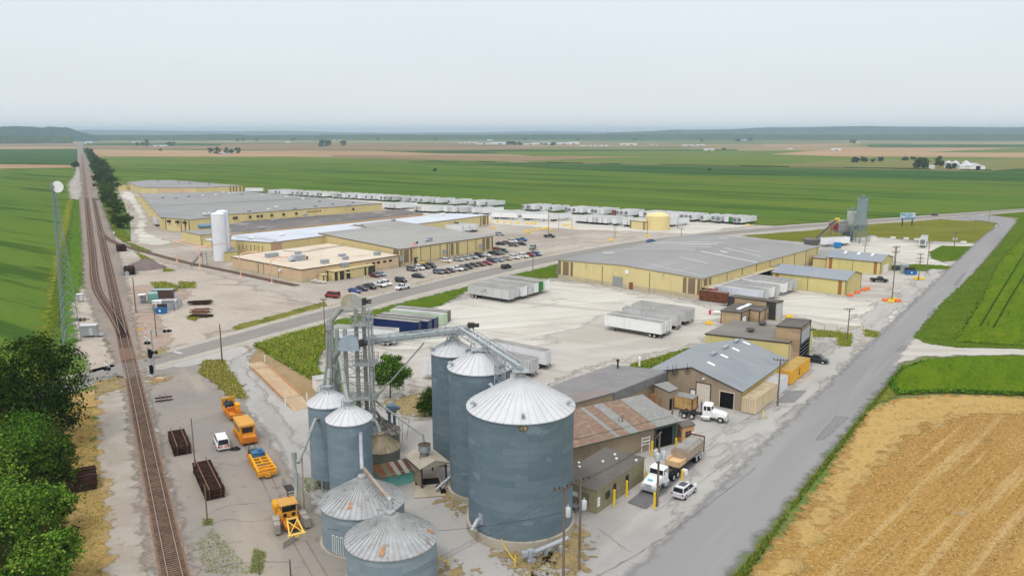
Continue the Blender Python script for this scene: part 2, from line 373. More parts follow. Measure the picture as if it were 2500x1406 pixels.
M_hwy=mat('highway_asphalt',S(164,160,153),.9,layers=[L(.12,.42,.62,S(150,147,142),.7,st=(.3,1,1),rz=50),L(1,.4,.7,S(172,168,160),.4)])
M_shoulder=mat('highway_shoulder',S(200,193,180),.93,layers=[L(.3,.4,.6,S(186,178,164),.7)])
M_lane=mat('wheel_track_wear',S(152,150,147),.88,layers=[L(.3,.35,.65,S(160,157,153),.8,st=(.15,1,1),rz=45)])
M_patch=mat('asphalt_patch',S(140,139,138),.9,layers=[L(.6,.4,.65,S(152,150,148),.7)])
M_paint=mat('road_paint',S(226,224,218),.8,layers=[L(1.5,.5,.7,S(180,178,172),.6)])
M_ypaint=mat('yellow_road_paint',S(196,172,130),.8,layers=[L(1.5,.45,.65,S(170,160,142),.7)])
M_ballast=mat('track_ballast',S(154,146,138),.95,layers=[L(.04,.4,.6,S(166,154,144),.8,st=(.4,1,1),rz=-28),L(.15,.5,.68,S(138,124,112),.7,st=(.3,1,1),rz=-28),L(1.3,.4,.7,S(182,168,154),.6),L(3.5,.5,.7,S(112,102,96),.6)],bump=(L(3.2,0,1,(0,0,0)),.18))
M_ballast2=mat('loose_track_ballast',S(154,145,137),.95,soft=(.4,.5),layers=[L(.04,.4,.6,S(166,154,143),.8,st=(.4,1,1),rz=-28),L(.15,.5,.68,S(138,124,112),.7,st=(.3,1,1),rz=-28),L(1.3,.4,.7,S(182,168,154),.6),L(3.5,.5,.7,S(112,102,96),.6)],bump=(L(3.2,0,1,(0,0,0)),.18))
M_bed=mat('rusty_track_ballast',S(146,120,102),.95,layers=[L(.12,.4,.6,S(160,136,116),.8,st=(.2,1,1),rz=-28),L(1.2,.4,.65,S(126,104,90),.6)],bump=(L(3.2,0,1,(0,0,0)),.15))
M_lawn=mat('mown_grass',S(88,116,40),.95,layers=[L(.05,.4,.62,S(104,124,46),.8,st=(.4,1,1),rz=45),L(.25,.45,.65,S(70,98,26),.7),L(2.,.4,.7,S(106,128,54),.5)],soft=(.5,.6),bump=(L(3,0,1,(0,0,0)),.25))
M_rough=mat('rough_grass',S(116,124,62),.95,layers=[L(.06,.42,.62,S(146,138,76),.8),L(.22,.45,.62,S(92,108,50),.8),L(.6,.56,.7,S(150,128,80),.6),L(2.,.4,.7,S(130,136,74),.5)],soft=(.4,.8),bump=(L(2,0,1,(0,0,0)),.4))
M_dry=mat('dry_grass',S(190,158,96),.95,layers=[L(.15,.42,.62,S(172,150,104),.8),L(.5,.5,.66,S(150,132,78),.7),L(.3,.6,.7,S(196,182,156),.8),L(2.4,.4,.7,S(206,176,116),.5)],soft=(.3,1.),bump=(L(2.4,0,1,(0,0,0)),.3))
M_rip=mat('rubble_stone',S(178,172,162),.95,layers=[L(1.1,.3,.7,S(206,202,194),.9,kind='voro'),L(.9,.6,.72,S(120,110,96),.6),L(.1,.5,.7,S(150,136,116),.7)],soft=(.4,.8),bump=(L(1.3,0,1,(0,0,0),kind='voro'),.5))
M_yellowgrass=mat('yellow_green_verge',S(128,138,44),.95,layers=[L(.05,.4,.6,S(150,146,62),.8,st=(.3,1,1),rz=-28),L(.25,.45,.65,S(104,124,42),.8),L(1.5,.4,.7,S(142,150,60),.5)],soft=(.3,.7),bump=(L(2,0,1,(0,0,0)),.3))
M_greenbank=mat('green_bank',S(86,128,54),.95,layers=[L(.06,.4,.6,S(110,136,60),.8,st=(.4,1,1),rz=-28),L(.3,.45,.65,S(70,108,44),.7),L(1.8,.4,.7,S(100,140,66),.5)],soft=(.3,.7),bump=(L(2,0,1,(0,0,0)),.3))
M_mud=mat('ditch_mud',S(120,104,74),.95,layers=[L(.4,.4,.6,S(92,96,48),.8)],soft=(.4,.7));b=MB()
b.face([(40000*math.cos(t),40000*math.sin(t),-.02) for t in [2*math.pi*i/64 for i in range(64)]]);struct(b.build('ground',M_plain,uv=False));fz=[.02]
def field(m,*pts):
 fz[0]+=.012;return sheet('field',pts,fz[0],m)
field(M_tan,(-200,348),(190,346),(192,351),(-200,353));field(M_brown,(-200,353),(188,351),(190,356),(-200,358))
field(M_tan,(-200,359),(190,358),(190,363.5),(-200,366.5));field(M_beandark,(-300,366.5),(190,363.5),(189,402.5),(-300,399))
field(M_tan,(-300,401),(178,404),(178,409),(-300,418))
field(M_bean,(-400,418),(178,410),(186,402),(186,430),(150,600),(106,850),(-90,1406),(-600,1406))
field(M_straw,(214,344.5),(640,345.5),(1180,347.5),(1180,349.5),(640,347.5),(214,346.5))
field(M_beandark,(212,349),(900,351),(1240,354),(1240,357),(560,357),(212,363))
field(M_brown,(212,356),(540,356),(1300,359.5),(1300,366),(700,367),(560,365),(212,364.5))
field(M_brown,(540,352),(1160,350),(1700,352),(1700,355),(1150,356),(540,357))
field(M_tan,(222,365),(520,368),(1000,370),(1260,373),(1420,376),(1080,379),(600,383),(240,384))
field(M_beandark,(910,369),(1240,365.5),(1800,365),(1800,374),(1320,377),(1080,375.5))
field(M_bean2,(1180,371),(1560,369),(2600,366),(2600,384),(1560,383),(1300,381))
field(M_brown,(806,379),(1100,380),(1330,382.5),(1528,384.5),(1400,390),(1240,394.5),(1050,391.5),(810,383.5))
field(M_bean2,(236,383),(700,383),(1240,394),(1250,398),(700,399),(244,404))
field(M_bean2,(1250,394),(1540,384.5),(2100,379),(2600,389),(2600,404),(1900,406),(1500,399))
field(M_tan,(1880,377),(2020,366),(2040,361),(2280,362),(2700,361),(2700,391),(2300,384),(2060,383))
field(M_bean2,(2260,372),(2480,362),(2640,361),(2640,371),(2440,373));field(M_beandark,(2120,353),(2700,353),(2700,361),(2120,360))
field(M_straw,(1860,341),(2700,341),(2700,346),(1860,344));field(M_tan,(1860,353),(2100,351.5),(2120,353),(2000,358),(1860,358))
field(M_straw,(2230,350.5),(2700,351.5),(2700,353),(2230,352.5))
field(M_corn,(1860,403),(2080,391),(2140,383),(2700,386),(2700,406),(2420,414),(2300,412),(1990,408))
field(M_bean2,(2120,384),(2330,385),(2460,388),(2400,391),(2140,388))
field(M_bean,(244,403),(700,398),(1245,398),(1860,409),(2420,419),(2700,402),(3000,470),(2600,503),(1890,552),(1500,530),(600,470),(300,450),(270,430))
field(M_beandark,(2420,417),(2700,399),(2700,418),(2420,421))
field(M_beandark,(1160,399),(1500,402),(1860,410),(2420,420),(3000,440),(3000,460),(1960,430),(1700,428),(1330,412))
def strip(name,pts,w,h,m):
 q=wpoly(pts);b=MB()
 for i in range(len(q)-1):
  d=(q[i+1]-q[i]);n_=max(1,int(d.length/30))
  for j in range(n_):
   p0=q[i]+d*(j/n_);p1=q[i]+d*((j+1)/n_);hh=h*RN.uniform(.3,1.2);b.bar(p0+Vector((0,0,hh/2)),p1+Vector((0,0,hh/2)),w*RN.uniform(.5,1.3),hh)
 return struct(b.build(name,m,uv=False),'stuff')
M_hedge=mat('field_edge_weeds',S(62,88,48),.95,layers=[L(.1,.4,.6,S(88,104,56),.8)])
strip('field_edge_weeds',[(1000,395),(1250,397.5),(1560,402),(1860,408),(2130,412),(2420,417.5)],6,1.6,M_hedge)
strip('field_edge_weeds',[(-60,399.5),(186,403.5)],5,1.2,M_hedge)
sheet('gravel_yard',[(286,458),(330,452),(620,466),(1000,492),(1240,508),(1520,524),(1840,545),(1892,552),(1860,557),(1600,582),(1363,619),(1200,652),(966,709),(840,741),(600,805),(384,866),(325,905),(300,850),(262,700),(238,600),(222,520),(255,560),(320,590),(318,540),(300,490)],.08,M_gravel)
sheet('lot_paving',[(325,925),(379,899),(640,829),(840,775),(966,738),(1240,668),(1363,641),(1600,594),(1860,567),(2116,546),(2330,533),(2442,549),(2350,640),(2200,800),(2000,1000),(1760,1390),(1600,1640),(300,1640),(360,1406)],.08,M_conc)
patch('old_paving',[(380,905),(520,885),(600,985),(760,1230),(900,1406),(960,1600),(470,1600),(420,1230),(360,960)],.095,M_oldpave,1.5)
M_pale=mat('pale_yard_gravel',S(206,201,192),.95,layers=[L(.03,.42,.62,S(194,186,175),.8),L(.1,.5,.66,S(216,212,203),.8,st=(.1,1,1),rz=70),L(.16,.54,.66,S(180,173,163),.6,st=(.08,1,1),rz=115,off=4),L(1.2,.55,.75,S(184,177,166),.5)],soft=(.1,.6))
patch('yard_gravel',[(800,830),(890,800),(1000,770),(1090,742),(1200,694),(1363,684),(1500,700),(1714,740),(1780,745),(1760,800),(1725,842),(1600,868),(1480,900),(1340,950),(1180,960),(1060,955),(960,900),(870,870)],.09,M_pale,4)
patch('yard_gravel',[(1900,690),(2050,700),(2110,640),(2300,652),(2240,740),(2190,800),(2140,830),(1960,800),(1880,760),(1760,745)],.09,M_pale,4)
patch('white_gravel',[(1090,735),(1300,690),(1380,690),(1700,742),(1760,752),(1780,775),(1690,800),(1480,775),(1300,850),(1230,880),(1090,850),(960,850),(1010,800)],.1,M_white,5)
patch('white_gravel',[(1900,700),(1990,715),(2100,735),(2230,740),(2190,800),(2060,800),(1960,780),(1910,770),(1740,735)],.1,M_white,3)
patch('white_gravel',[(2060,590),(2120,582),(2290,598),(2400,596),(2360,615),(2270,625),(2300,642),(2340,650),(2250,650),(2200,640),(2040,606)],.1,M_white,2)
patch('white_gravel',[(600,475),(900,488),(1240,512),(1530,530),(1840,550),(1700,572),(1640,570),(1380,560),(1180,545),(1000,520),(900,500)],.1,M_white,3)
patch('white_gravel',[(300,466),(322,470),(345,500),(356,530),(352,565),(380,580),(420,592),(390,600),(340,595),(328,570),(340,530),(320,500),(296,478)],.1,M_white,2)
patch('pale_dirt',[(400,640),(560,680),(720,735),(780,745),(560,805),(400,860),(340,870),(300,700),(330,640)],.1,M_dirt,4)
patch('pale_dirt',[(980,690),(1180,640),(1330,606),(1500,580),(1560,578),(1380,612),(1200,650),(990,700)],.1,M_dirt,2)
patch('gravel_drive',[(630,850),(600,880),(640,960),(720,1060),(780,1150),(850,1230),(760,1210),(690,1110),(600,980),(560,880)],.11,M_dust2,2.)
patch('bare_soil',[(600,845),(660,860),(800,945),(850,960),(830,1010),(760,1000),(690,930),(610,880)],.105,mat('bare_soil',S(176,152,118),.95,layers=[L(.15,.4,.6,S(160,138,100),.8),L(.5,.5,.65,S(146,136,84),.7),L(2,.4,.7,S(188,166,134),.5)],soft=(.25,.8)),1.5)
patch('gravel_track',[(232,962),(318,952),(345,1100),(362,1300),(380,1500),(240,1500),(225,1200)],.09,mat('pale_gravel_track',S(190,182,170),.95,layers=[L(.2,.4,.62,S(174,164,150),.8),L(.1,.5,.7,S(204,197,186),.8,st=(.2,1,1),rz=-28),L(2,.4,.7,S(168,158,146),.4)],soft=(.3,.6)),1.2)
patch('dry_verge',[(150,960),(240,950),(238,1100),(262,1230),(262,1420),(262,1560),(60,1560),(100,1100)],.095,M_dry,1.5)
patch('undergrowth',[(-120,950),(150,950),(180,1120),(170,1400),(150,1560),(-300,1560)],.1,mat('undergrowth',S(72,78,40),.95,layers=[L(.3,.4,.6,S(96,92,52),.8),L(1.4,.4,.6,S(50,62,30),.7)],soft=(.3,.8)),1.5)
HN=[(-160,1004),(100,939),(256,897),(384,864),(600,803),(840,739),(966,707),(1200,650),(1363,617),(1600,580),(1860,555),(2116,537),(2244,528),(2372,519),(2500,509),(2760,491)]
HS=[(-160,1048),(100,974),(256,932),(379,899),(640,829),(840,775),(966,738),(1240,668),(1363,641),(1600,594),(1860,568),(2116,547.5),(2244,537.5),(2372,527.5),(2500,517),(2760,497)]
def resample(pts,n):
 q=wpoly(pts);ds=[0]
 for i in range(1,len(q)):
  ds.append(ds[-1]+(q[i]-q[i-1]).length)
 out=[]
 for k in range(n):
  t=ds[-1]*k/(n-1);i=max(j for j in range(len(ds)) if ds[j]<=t+1e-6);i=min(i,len(q)-2);out.append(q[i].lerp(q[i+1],(t-ds[i])/(ds[i+1]-ds[i])))
 return out
def smooth(q,k=4):
 for _ in range(k):
  q=[q[0]]+[(q[i-1]+q[i]*2+q[i+1])/4 for i in range(1,len(q)-1)]+[q[-1]]
 return q
hn,hs_=smooth(resample(HN,90),8),smooth(resample(HS,90),8)
def ribbon(name,A,B_,z,m,kind='structure',parent=None):
 b=MB();n=len(A);vs=[(p.x,p.y,z) for p in A]+[(p.x,p.y,z) for p in B_];b.add(vs,[(n+i,n+i+1,i+1,i) for i in range(n-1)])
 return struct(b.build(name,m,parent,uv=False),kind)
def mid(t):
 return [a.lerp(b_,t) for a,b_ in zip(hn,hs_)]
ribbon('highway_shoulder',mid(-.06),mid(1.06),.12,M_shoulder);ribbon('highway',mid(.17),mid(.83),.135,M_hwy)
for t in (.24,.41,.59,.76):
 ribbon('highway_wheel_track',mid(t-.04),mid(t+.04),.142,M_lane)
for t in (.172,.823):
 ribbon('edge_line',mid(t),mid(t+.012),.15,M_paint)
for t in (.485,.51):
 ribbon('centre_line',mid(t),mid(t+.012),.15,M_ypaint)
sheet('stop_line',[(421,860),(428,858.5),(448,863.5),(441,865.5)],.155,M_paint);o0,o1=G(1700,1500),G(2482,541);dr=(o1-o0).normalized()
nl=Vector((-dr.y,dr.x,0))
def rp(s,t):
 return o0+dr*s+nl*t
RL=(o1-o0).length
patch('road',[rp(-30,0),rp(RL-4,0),G(2478,535),G(2420,526),G(2376,526),G(2308,534.5),G(2397,539.5),G(2434,545),G(2438,551),rp(RL*.8,8.6),rp(-30,9.4)],.13,M_road,2.2)
patch('gravel_shoulder',[rp(RL*.04,10),rp(RL*.55,9),rp(RL*.55,14),rp(RL*.3,17),rp(RL*.14,15),rp(RL*.04,14)],.115,M_dust,4)
patch('farm_track',[(2196,868),(2222,838),(2236,826),(2262,838),(2330,849),(2500,853),(2700,856),(2700,868),(2500,867),(2330,869),(2250,872),(2204,884),(2180,896)],.14,M_dust3,1.6)
for q in ([(1894,985),(1922,955),(1968,954),(1938,984)],[(1990,1076),(2042,1016),(2072,1020),(2030,1060),(2010,1075)],[(2186,860),(2204,845),(2216,846),(2200,861)],[(2262,770),(2280,752),(2286,752),(2266,774)],[(2328,696),(2352,668),(2360,666),(2334,700)]):
 patch('asphalt_patch',q,.145,mat('road_repair',S(146,145,144),.9,layers=[L(.8,.4,.65,S(158,156,154),.7)],soft=(.6,.3)),.35,.25)
GRASS=[mat('grass_blade',V(96,124,52),.9),mat('grass_blade_pale',V(132,142,70),.9),mat('grass_blade_dark',V(66,92,38),.9)]
DRY=[mat('dry_blade',V(190,164,112),.9),mat('dry_blade_brown',V(162,136,92),.9),mat('olive_blade',V(146,144,74),.9)]
LUSH=[mat('weed_leaf',V(104,142,56),.9),mat('weed_leaf_olive',V(142,148,62),.9),mat('weed_leaf_brown',V(166,158,74),.9),mat('weed_leaf_dark',V(74,108,40),.9)]
g1=[(560,800),(700,762),(790,738),(800,746),(660,788),(580,808)]
g2=[(625,838),(800,790),(960,745),(1130,703),(1230,677),(1362,645),(1363,678),(1290,684),(1200,692),(1140,712),(1080,745),(960,770),(860,800),(790,880),(760,900),(690,880)]
patch('grass_verge',g2,.11,M_lawn,2.);patch('grass_verge',g1,.11,M_rough,1.2)
g3=[(1806,576),(1980,563),(2110,549),(2300,536),(2390,541),(2432,546),(2424,562),(2380,594),(2240,588),(2130,578),(2050,584),(1960,592),(1890,586)]
patch('grass_field',g3,.11,mat('grass_field',S(122,124,52),.95,layers=[L(.03,.4,.6,S(138,134,66),.8),L(.12,.45,.65,S(106,114,44),.8,st=(.3,1,1),rz=100),L(.3,.62,.7,S(84,98,46),.7,st=(.1,1,1),rz=100),L(1.5,.4,.7,S(134,142,74),.5)],soft=(.4,.6),bump=(L(2,0,1,(0,0,0)),.3)),1.2)
g4=[(2268,616),(2300,600),(2378,602),(2346,636),(2300,640),(2274,632)];g5=[(2180,652),(2230,645),(2300,648),(2328,652),(2300,665),(2210,660)]
g6=[(2390,522),(2440,527),(2490,532),(2480,540),(2700,560),(2700,497),(2500,518)]
for q in (g4,g5,g6):
 patch('grass_verge',q,.11,M_lawn,1.)
g7=[(622,845),(700,820),(800,795),(836,800),(790,850),(765,885),(790,925),(860,975),(880,1000),(820,965),(760,925),(690,885)]
patch('weed_bank',g7,.12,M_rough,1.2,lift=.35);tufts('tall_weeds',[g7],[7000],.95,.5,LUSH,lean=.9)
g8=[(486,910),(500,880),(546,880),(560,905),(590,945),(602,975),(560,970),(530,940)];patch('weed_patch',g8,.125,M_rough,1.)
tufts('weed_clump',[g8],[2600],.6,.3,[DRY[2],GRASS[1],DRY[0],LUSH[1]])
patch('rubble_bank',[(770,860),(800,850),(840,875),(880,920),(1000,940),(1040,950),(1050,1000),(960,1010),(900,985),(820,930)],.115,M_rip,1.2)
patch('rubble_bank',[(1340,940),(1420,900),(1500,878),(1600,862),(1700,838),(1720,850),(1600,885),(1500,905),(1420,935),(1360,965)],.115,M_rip,1.2)
g9=[(1540,890),(1620,868),(1700,846),(1724,850),(1700,866),(1600,900),(1530,906)];tufts('weed_strip',[g9],[1800],.5,.35,LUSH)
patch('weed_ground',g9,.125,M_rough,.8);g10=[(1985,808),(2040,810),(2090,805),(2140,812),(2145,826),(2100,845),(2050,848),(2040,832),(1985,828)]
patch('rubble_bank',g10,.12,M_rip,.8)
tufts('weed_strip',[[(1984,806),(2050,812),(2046,826),(1986,824)],[(2045,812),(2080,818),(2075,846),(2046,846)],[(2110,806),(2145,812),(2140,826),(2112,822)]],[700,700,300],.7,.4,LUSH[:3]+[DRY[2]])
patch('yellow_verge',[(184,470),(176,520),(160,600),(140,720),(125,840),(108,980),(60,980),(104,800),(130,640),(160,500)],.1,M_yellowgrass,1.5)
patch('green_bank',[(184,486),(196,486),(202,560),(206,640),(200,700),(196,760),(188,830),(150,850),(150,720),(166,600),(176,520)],.11,M_greenbank,1.5)
patch('ditch',[(163,560),(168,560),(150,700),(142,800),(130,860),(124,860),(136,760),(148,680)],.12,M_mud,1.)
patch('bank_gravel',[(196,700),(215,705),(262,830),(300,930),(306,960),(236,950),(190,850),(176,760)],.12,M_dirt,2)
tufts('bank_grass',[[(184,500),(196,490),(205,640),(196,760),(150,840),(150,720)],[(150,600),(166,590),(140,830),(106,840)]],[2600,2200],.5,.4,[GRASS[0],GRASS[1],LUSH[0]])
patch('white_riprap',[(190,405),(193,405),(200,450),(199,486),(174,489),(168,452),(184,430)],.12,M_rip,1.2,lift=.8,rough=.6)
sheet('ballast',[(188,345),(200,345),(222,420),(256,520),(195,520),(192,470)],.12,M_ballast)
patch('ballast',[(193,500),(244,500),(256,520),(276,570),(296,640),(322,760),(345,860),(352,905),(372,1000),(420,1200),(490,1430),(500,1560),(378,1560),(340,1200),(310,1010),(296,930),(270,860),(228,770),(205,700),(200,600),(195,520)],.13,M_ballast2,1.8,step=.9)
patch('ballast',[(330,760),(370,750),(420,830),(400,860),(350,878),(330,850)],.125,M_pink,2)
patch('ballast',[(316,700),(420,690),(470,720),(420,745),(330,750)],.125,M_pink,2)
wp=[[(365,690),(400,688),(440,700),(430,712),(380,704)],[(436,688),(478,690),(474,704),(440,706)],[(400,655),(428,662),(400,664)],[(460,772),(485,778),(478,784),(462,780)],[(330,612),(350,640),(380,640),(340,618)]]
for q in wp:
 patch('weed_ground',q,.13,M_rough,1.)
tufts('weed_patch',wp,[260,200,110,70,90],.7,.5,[DRY[2],LUSH[1],LUSH[0],LUSH[2]])
wp=[[(278,545),(300,560),(318,590),(300,592),(280,575)],[(244,470),(262,490),(296,560),(276,560)],[(300,590),(330,598),(372,616),(340,612)]]
for q in wp:
 patch('weed_ground',q,.13,M_rough,1.)
tufts('weed_patch',wp,[600,500,150],.8,.5,[LUSH[0],LUSH[1],GRASS[1]])
wp=[[(230,930),(290,915),(300,950),(240,966)],[(360,925),(400,918),(402,932),(370,940)],[(352,862),(404,850),(406,862),(360,880)],[(1400,1290),(1430,1310),(1425,1400),(1330,1400),(1340,1350)],[(1220,1345),(1340,1350),(1320,1400),(1250,1390)],[(1080,1380),(1150,1400),(1110,1440),(1080,1430)],[(930,985),(1020,960),(1050,1020),(1010,1020),(960,1000)],[(1060,1180),(1110,1215),(1140,1240),(1140,1260),(1080,1220)]]
M_dry2=mat('thin_dry_grass',S(178,156,112),.95,layers=[L(.4,.42,.62,S(166,150,116),.8),L(1.2,.5,.66,S(142,130,84),.7)],soft=(.7,1.3))
for q in wp:
 patch('dry_ground',q,.135,M_dry2,1.6,.4)
tufts('dry_weeds',wp,[380,130,170,380,300,90,230,90],.35,.2,DRY+[GRASS[1]])
tufts('dry_verge_grass',[[(160,990),(225,1000),(255,1230),(250,1420),(170,1420),(190,1100)]],[4200],.32,.18,DRY+[GRASS[1]])
tufts('trackside_weeds',[[(478,1330),(520,1290),(600,1380),(640,1380),(640,1400),(560,1406),(500,1400)],[(620,1340),(650,1350),(640,1400),(610,1400)],[(498,1268),(518,1268),(520,1284),(496,1284)],[(736,1168),(766,1164),(796,1196),(750,1204)]],[900,700,200,500],.4,.1,[GRASS[1],DRY[2],GRASS[0],LUSH[0]])
tufts('highway_edge_weeds',[[(640,795),(840,742),(1100,676),(1360,620),(1360,616),(1100,672),(838,737),(638,790)],[(1180,586),(1290,572),(1285,577),(1190,592)]],[900,80],.35,.4,[DRY[0],DRY[2],GRASS[1]])
sb1=[rp(RL*.42,-7),rp(RL*.62,-5),rp(RL*.8,-7),rp(RL*1.0,-9),rp(RL*1.02,-120),(2700,850),(2500,846),(2330,836)]
sb2=[(2200,905),(2260,885),(2400,876),(2700,878),(2700,975),(2500,967),(2300,960),(2190,965),(2170,940)]
M_beannear=mat('soybean_canopy',S(90,124,34),.95,layers=[L(.04,.4,.6,S(108,132,36),.8),L(.35,.42,.6,S(74,106,28),.75,st=(.25,1,1),rz=35),L(1.6,.42,.6,S(116,142,48),.7),L(.09,.6,.68,S(128,134,40),.6),L(.5,.66,.7,S(48,74,30),.7,st=(.06,1,1),rz=33,off=2)],soft=(.5,.4),bump=(L(1.6,0,1,(0,0,0)),.5),bstr=.7)
patch('verge_grass',[rp(-30,-.6),rp(RL*.244,-.6),(2202,893),(2206,905),(2190,970),(2120,990),(1960,1180),(1800,1420),(1740,1560),(1660,1560)],.115,M_rough,.8)
patch('verge_grass',[(2229,822),(2262,784),(2300,740),(2354,690),(2404,638),rp(RL*.8,-.7),rp(RL*1.0,-.7),rp(RL*1.0,-14),rp(RL*.6,-9),rp(RL*.46,-9),(2500,846),(2700,850),(2700,855),(2500,853),(2330,849),(2256,838)],.15,M_lawn,.8)
patch('soybean_field',sb1,.2,M_beannear,1.2,.9,lift=.7,rough=.3);patch('soybean_field',sb2,.2,M_beannear,1.,.35,lift=.75,rough=.28)
tufts('soybean_plants',[sb2],[15000],.5,.5,[mat('soy_leaf',V(74,116,40),.9),mat('soy_leaf_light',V(106,144,56),.9),mat('soy_leaf_deep',V(52,88,30),.9)],blades=2,z=.55)
tufts('soybean_plants',[[rp(RL*.43,-7),rp(RL*.7,-6),rp(RL*.7,-40),(2700,850),(2500,840),(2330,830)]],[16000],.5,.6,[MATS['soy_leaf'],MATS['soy_leaf_light'],MATS['soy_leaf_deep'],mat('soy_leaf_yellow',V(136,146,52),.9)],blades=2,z=.5)
stub=[(2008,1180),(2122,1006),(2200,972),(2330,965),(2500,972),(2800,985),(2900,1700),(1720,1700),(1808,1450)]
M_stub=mat('corn_stubble',S(200,164,98),.95,layers=[L(.0698,.82,.97,S(142,104,52),.7,st=(0,1,1),rz=44.5,kind='wave',det=1.2),L(.02,.45,.62,S(176,132,72),.8,st=(.4,1,1),rz=44.5,off=51),L(.413,.4,.9,S(132,94,42),.9,st=(0,1,1),rz=44.5,kind='wave',det=.0),L(.06,.55,.68,S(150,108,52),.6,st=(.06,1,1),rz=44.5,off=31),L(.06,.4,.62,S(180,138,72),.8,st=(.3,1,1),rz=45),L(.28,.45,.62,S(166,130,74),.8,st=(.03,1,1),rz=44.5),L(.5,.52,.66,S(218,190,136),.7,st=(.04,1,1),rz=44.5,off=6),L(2.6,.42,.62,S(212,178,112),.6),L(3.5,.5,.68,S(150,116,66),.6,off=3),L(.09,.66,.72,S(184,168,150),.6,off=11),L(.12,.68,.74,S(150,150,84),.5,off=21)],soft=(.4,.7),bump=(L(3,0,1,(0,0,0)),.3),bstr=.6)
patch('stubble_field',stub,.14,M_stub,1.2,.5,rough=.05)
M_head=mat('headland_stubble',S(206,172,108),.95,layers=[L(.413,.45,.95,S(156,116,60),.6,st=(0,1,1),rz=97,kind='wave',det=.0),L(.1,.82,.97,S(150,112,58),.6,st=(0,1,1),rz=97,kind='wave',det=1.),L(2.6,.42,.62,S(216,184,122),.6),L(.3,.5,.65,S(176,156,96),.5)],soft=(.3,.8),bump=(L(3,0,1,(0,0,0)),.3),bstr=.6)
patch('headland',[(2120,1010),(2200,974),(2330,967),(2500,974),(2800,987),(2800,1040),(2500,1010),(2360,1012),(2230,1050),(2080,1200),(1980,1330),(1910,1430),(1850,1430),(2020,1190)],.2,M_head,2.2,.6)
b=MB();d44,n44=az(44.5),az(134.5);sp=wpoly(stub);c0=G(2500,1300);SX,SY,SZ=[],[],[]
for r in range(-60,70):
 base=c0+n44*(r*.76);t=np.arange(-60,75,.19);jit=NR.normal(0,.05,len(t));bend=np.where(t>18,((t-18)**2)*.012,0);x=base.x+d44.x*t+n44.x*(jit+bend)
 y=base.y+d44.y*t+n44.y*(jit+bend);k=inside(sp,x,y)&(NR.random(len(t))>.25)&(pdist(sp,x,y)>6+2.5*math.sin(r*.7));SX.append(x[k]);SY.append(y[k])
x,y=np.concatenate(SX),np.concatenate(SY);m=len(x);hh=NR.uniform(.08,.32,m);a=NR.uniform(0,6.28,m);lx,ly=NR.normal(0,.12,m),NR.normal(0,.12,m);w_=.05
v=np.stack([np.stack([x-w_*np.cos(a),y-w_*np.sin(a),np.full(m,.14)],1),np.stack([x+w_*np.cos(a),y+w_*np.sin(a),np.full(m,.14)],1),np.stack([x+lx,y+ly,.16+hh],1)],1).reshape(-1,3)
STRAW=[mat('straw',S(214,180,116),.9),mat('straw_brown',S(160,120,62),.9),mat('straw_pale',S(230,204,150),.9)]
struct(np_mesh('corn_stalks',v,np.arange(3*m).reshape(-1,3),STRAW,NR.integers(0,3,m),nper=3),'stuff');pts=scatter(stub,7000);m=len(pts)
a=NR.uniform(0,6.28,m);ln_=NR.uniform(.08,.26,m);wd_=NR.uniform(.02,.05,m);cx_,sx_=np.cos(a)*ln_,np.sin(a)*ln_;px_,py_=-np.sin(a)*wd_,np.cos(a)*wd_
zz=.2+NR.random(m)*.08
v=np.stack([np.stack([pts[:,0]-cx_-px_,pts[:,1]-sx_-py_,zz],1),np.stack([pts[:,0]+cx_-px_,pts[:,1]+sx_-py_,zz+NR.normal(0,.05,m)],1),np.stack([pts[:,0]+cx_+px_,pts[:,1]+sx_+py_,zz+.01],1),np.stack([pts[:,0]-cx_+px_,pts[:,1]-sx_+py_,zz+.01],1)],1).reshape(-1,3)
struct(np_mesh('straw_litter',v,np.arange(4*m).reshape(-1,4),STRAW,NR.integers(0,3,m)),'stuff')
tufts('verge_tall_grass',[[rp(20,-1),rp(RL*.243,-1),(2206,898),(2130,985),(1960,1200),(1810,1420),(1770,1440)]],[20000],.42,.26,GRASS+[GRASS[0],DRY[2]])
tufts('verge_tall_grass',[[(2232,822),(2264,785),(2302,741),(2356,691),(2402,642),rp(RL*.7,-7),rp(RL*.46,-8),(2500,842),(2500,852),(2330,848),(2258,837)]],[4500],.45,.3,GRASS+[DRY[2]])
tufts('lawn_blades',[g2],[5000],.22,.3,GRASS[:2])
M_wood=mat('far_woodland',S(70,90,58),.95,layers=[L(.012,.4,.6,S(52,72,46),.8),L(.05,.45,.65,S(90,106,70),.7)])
M_hill=mat('wooded_hill',S(52,80,66),.95,layers=[L(.004,.4,.6,S(42,66,54),.8),L(.012,.45,.65,S(66,92,72),.7),L(.006,.68,.72,S(170,150,120),.8,off=5)])
